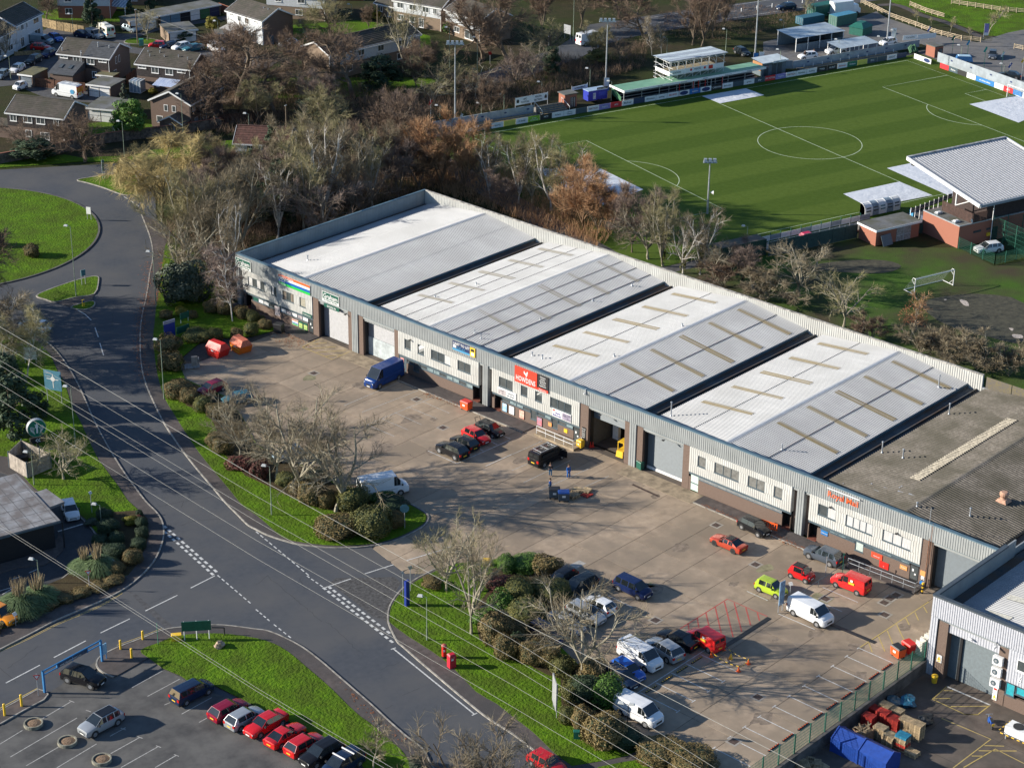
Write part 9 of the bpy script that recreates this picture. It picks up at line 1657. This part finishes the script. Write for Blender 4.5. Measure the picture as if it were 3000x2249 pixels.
struct('ramp',MB().poly(abl((58.5,-1.9),(64.9,-1.9),(64.9,0),(58.5,0)),0,.3),MATS['apron_concrete']);railing('white ramp handrail before the kitchen unit',abl((58.7,-1.75),(64.7,-1.75),(64.7,-.2)),z=.3);struct('ramp',MB().poly(abl((105.,-2.5),(113.6,-2.1),(113.6,-.02),(105.,-.02)),0,.2),M_pave);railing('grey ramp handrail before the delivery office',abl((105.2,-2.3),(113.5,-1.9),(113.6,-.2)),z=.2,m=MS)
railing('dark parking barrier rail between the green and red cars',abl((105.3,-15.4),(105.2,-3.)),h=.75,m=MF,n2=1,step=2.4)
for k in range(8):t=thing('roll_cage','white mail roll cage, %s of the row behind the yellow hatching'%('nearest' if k==0 else nth[k]+' from the camera'),'roll cage',AB(120.55,-12.3+k*.95,.03),AANG+.1*(k%3-1),'roll cages by the side wall');obj('frame',BX(-.4,-.03,.1,.4,.03,1.8).box(-.4,.6,.1,.4,.66,1.8).box(-.4,-.03,.1,.4,.66,.18).box(.34,0,.2,.4,.6,1.7),mat('cage_white',(.5,.48,.42),.6,.3,3.),t);obj('shelf',BX(-.35,.05,.5+.2*(k%3),.33,.58,.9+.2*(k%3)),(MW,MATS['cage_white'],MATS['cardboard'])[k%3],t)
t=thing('forklift','yellow forklift carrying a load at the mouth of the open unit','forklift',(*AB(70.1,1.6)[:2],.06),AANG+math.pi/2+.1);obj('body',BX(-1.2,-.5,.2,.5,.5,1.,.1,.05),MY,t);obj('cage',MB().bar((-.8,-.45,1.),(-.8,-.45,2.),.07).bar((-.8,.45,1.),(-.8,.45,2.),.07).bar((.4,-.45,1.),(.4,-.45,2.),.07).bar((.4,.45,1.),(.4,.45,2.),.07).box(-.85,-.5,2.,.45,.5,2.07),MY,t);obj('mast',BX(.6,-.4,.1,.7,-.3,2.3).box(.6,.3,.1,.7,.4,2.3),MK,t);obj('load',BX(.8,-.6,.9,1.9,.6,1.7),MY,t)
for x_ in(-.8,.3):
    for y_ in(-.5,.5):obj('wheel',MB().tube((x_,y_-.08,.25),(x_,y_+.08,.25),.25,n=12),M_tyre,t)
# ---- people: one skinned body, clothes and hair over it
M_skin=mat('skin',(.42,.24,.17),.6,.05);M_jean=mat('jeans',(.02,.09,.18),.8,.1);M_work=mat('blue_workwear',(.01,.10,.36),.8,.1);M_hair=mat('brown_hair',(.06,.035,.02),.8,.2)
def skin(name,chain,edges,rads,m,parent,root=0):
    me=bpy.data.meshes.new(name);me.from_pydata(chain,edges,[]);me.materials.append(m);o=bpy.data.objects.new(name,me);COL.objects.link(o);o.parent=parent;md=o.modifiers.new('Skin','SKIN')
    for v,r in zip(me.skin_vertices[0].data,rads):v.radius=(r,r)
    me.skin_vertices[0].data[root].use_root=True;o.modifiers.new('Sub','SUBSURF').levels=1;o.modifiers[-1].render_levels=1;me.polygons.foreach_set('use_smooth',[]);return o
def person(label,n,x,y,top,legs,rz=0.,H=1.75,bend=0.,z=.03):
    t=thing('person',label,'person',q(n,x,y,z),rz);s=H/1.75;t.scale=(s,s,s)
    V=[(0,0,.95),(0,0,1.2),(0,-.02,1.42),(0,-.03,1.52),(0,-.05,1.66),(-.09,0,.88),(-.11,.03,.48),(-.12,.06,.06),(-.12,-.08,.03),(.09,0,.88),(.12,-.1,.48),(.13,-.04,.06),(.13,-.18,.03),(-.2,0,1.4),(-.25,.02,1.12),(-.2,-.2,1.02),(.2,0,1.4),(.25,.02,1.12),(.18,-.22,1.1),(-.18,-.28,1.03),(.12,-.3,1.14)]
    E_=[(0,1),(1,2),(2,3),(3,4),(0,5),(5,6),(6,7),(7,8),(0,9),(9,10),(10,11),(11,12),(2,13),(13,14),(14,15),(15,19),(2,16),(16,17),(17,18),(18,20)]
    R_=[.13,.13,.12,.055,.10,.085,.06,.045,.04,.085,.06,.045,.04,.06,.045,.035,.06,.045,.035,.04,.04]
    skin('body',V,E_,R_,M_skin,t);J=[0,1,2,13,14,15,16,17,18];idx={j:i for i,j in enumerate(J)}
    skin('jacket',[V[j]for j in J],[(idx[a],idx[b])for a,b in E_ if a in idx and b in idx],[R_[j]*1.22+.012 for j in J],top,t);K_=[0,5,6,7,9,10,11];idx={j:i for i,j in enumerate(K_)}
    skin('trousers',[V[j]for j in K_],[(idx[a],idx[b])for a,b in E_ if a in idx and b in idx],[R_[j]*1.25+.012 for j in K_],legs,t);_c,_k=leafball(500,2,.1,.105,.12,.12,rough=.05,core=1);obj('hair',_c,M_hair,t,loc=(0,-.02,1.71));obj('face',BX(-.02,-.165,1.63,.02,-.14,1.67).box(-.03,-.15,1.6,.03,-.14,1.612),M_skin,t)
    return t
person('person in black top and blue jeans looking at a phone behind the black van',11,331,797,MK,M_jean,-.6);person('person in bright blue workwear standing right of the black van',11,487,813,M_work,M_work,.1,1.8);person('person in dark clothes half hidden behind the wheeled bins',11,327,925,M_work,M_jean,.8,1.65);person('person in brown coat beside the white car behind the far wall',4,315,512,mat('brown_coat',(.10,.05,.03),.8,.1),M_jean,.2,z=0);person('person in red beside the white car behind the far wall',4,392,500,M_red,MK,0.,z=0)
# ---- overhead wires on their own spans, about twenty metres up
M_wire=mat('aluminium_wire',(.36,.35,.32),.5,.1);WL=(('uppermost',[(-60,675),(0,705.7),(553,1030),(938,1243),(1106,1333),(1659,1616),(1800,1690)]),('second',[(-60,708),(0,742),(553,1071),(1106,1380),(1545,1658),(1660,1730)]),('third',[(-60,743),(0,778),(553,1108),(1106,1419),(1500,1650),(1600,1710)]),('fourth',[(-60,755),(0,789),(553,1125),(1106,1440),(1400,1620),(1500,1680)]),('fifth',[(-60,793),(0,829),(553,1166),(1106,1478),(1411,1658),(1500,1712)]),('sixth',[(-60,828),(0,864),(553,1205),(1106,1525),(1330,1658),(1420,1712)]),('seventh',[(-60,1096),(12,1141),(175,1244),(553,1484),(848,1658),(930,1706)]),('eighth',[(-60,1103),(20,1152),(175,1250),(553,1491),(835,1661),(930,1720)]))
for i,(nm,P)in enumerate(WL):
    zz=21 if i<6 else 19;pts=[q(0,x,y,zz)for x,y in P];sm_=[]
    for a,b,c,d in zip([pts[0]]+pts,pts,pts[1:],pts[2:]+[pts[-1]]):
        for j in range(6):t_=j/6;sm_.append(b.lerp(c,t_))
    sm_.append(pts[-1]);mb=MB();mb.path(sm_,.012 if i !=0 else .018,4);tag(obj('overhead_wire',mb,M_wire),'%s of the pale overhead wires crossing the lower left of the picture'%nm,'wire','overhead wires')
for i,P in enumerate(([(1200,100),(2212,520)],)):tag(obj('overhead_wire',MB().path([q(1,1185,95,6.6),q(1,1700,300,6.),q(1,2000,400,5.6)],.015,4),M_wire),'service wire running from the estate telegraph pole','wire')
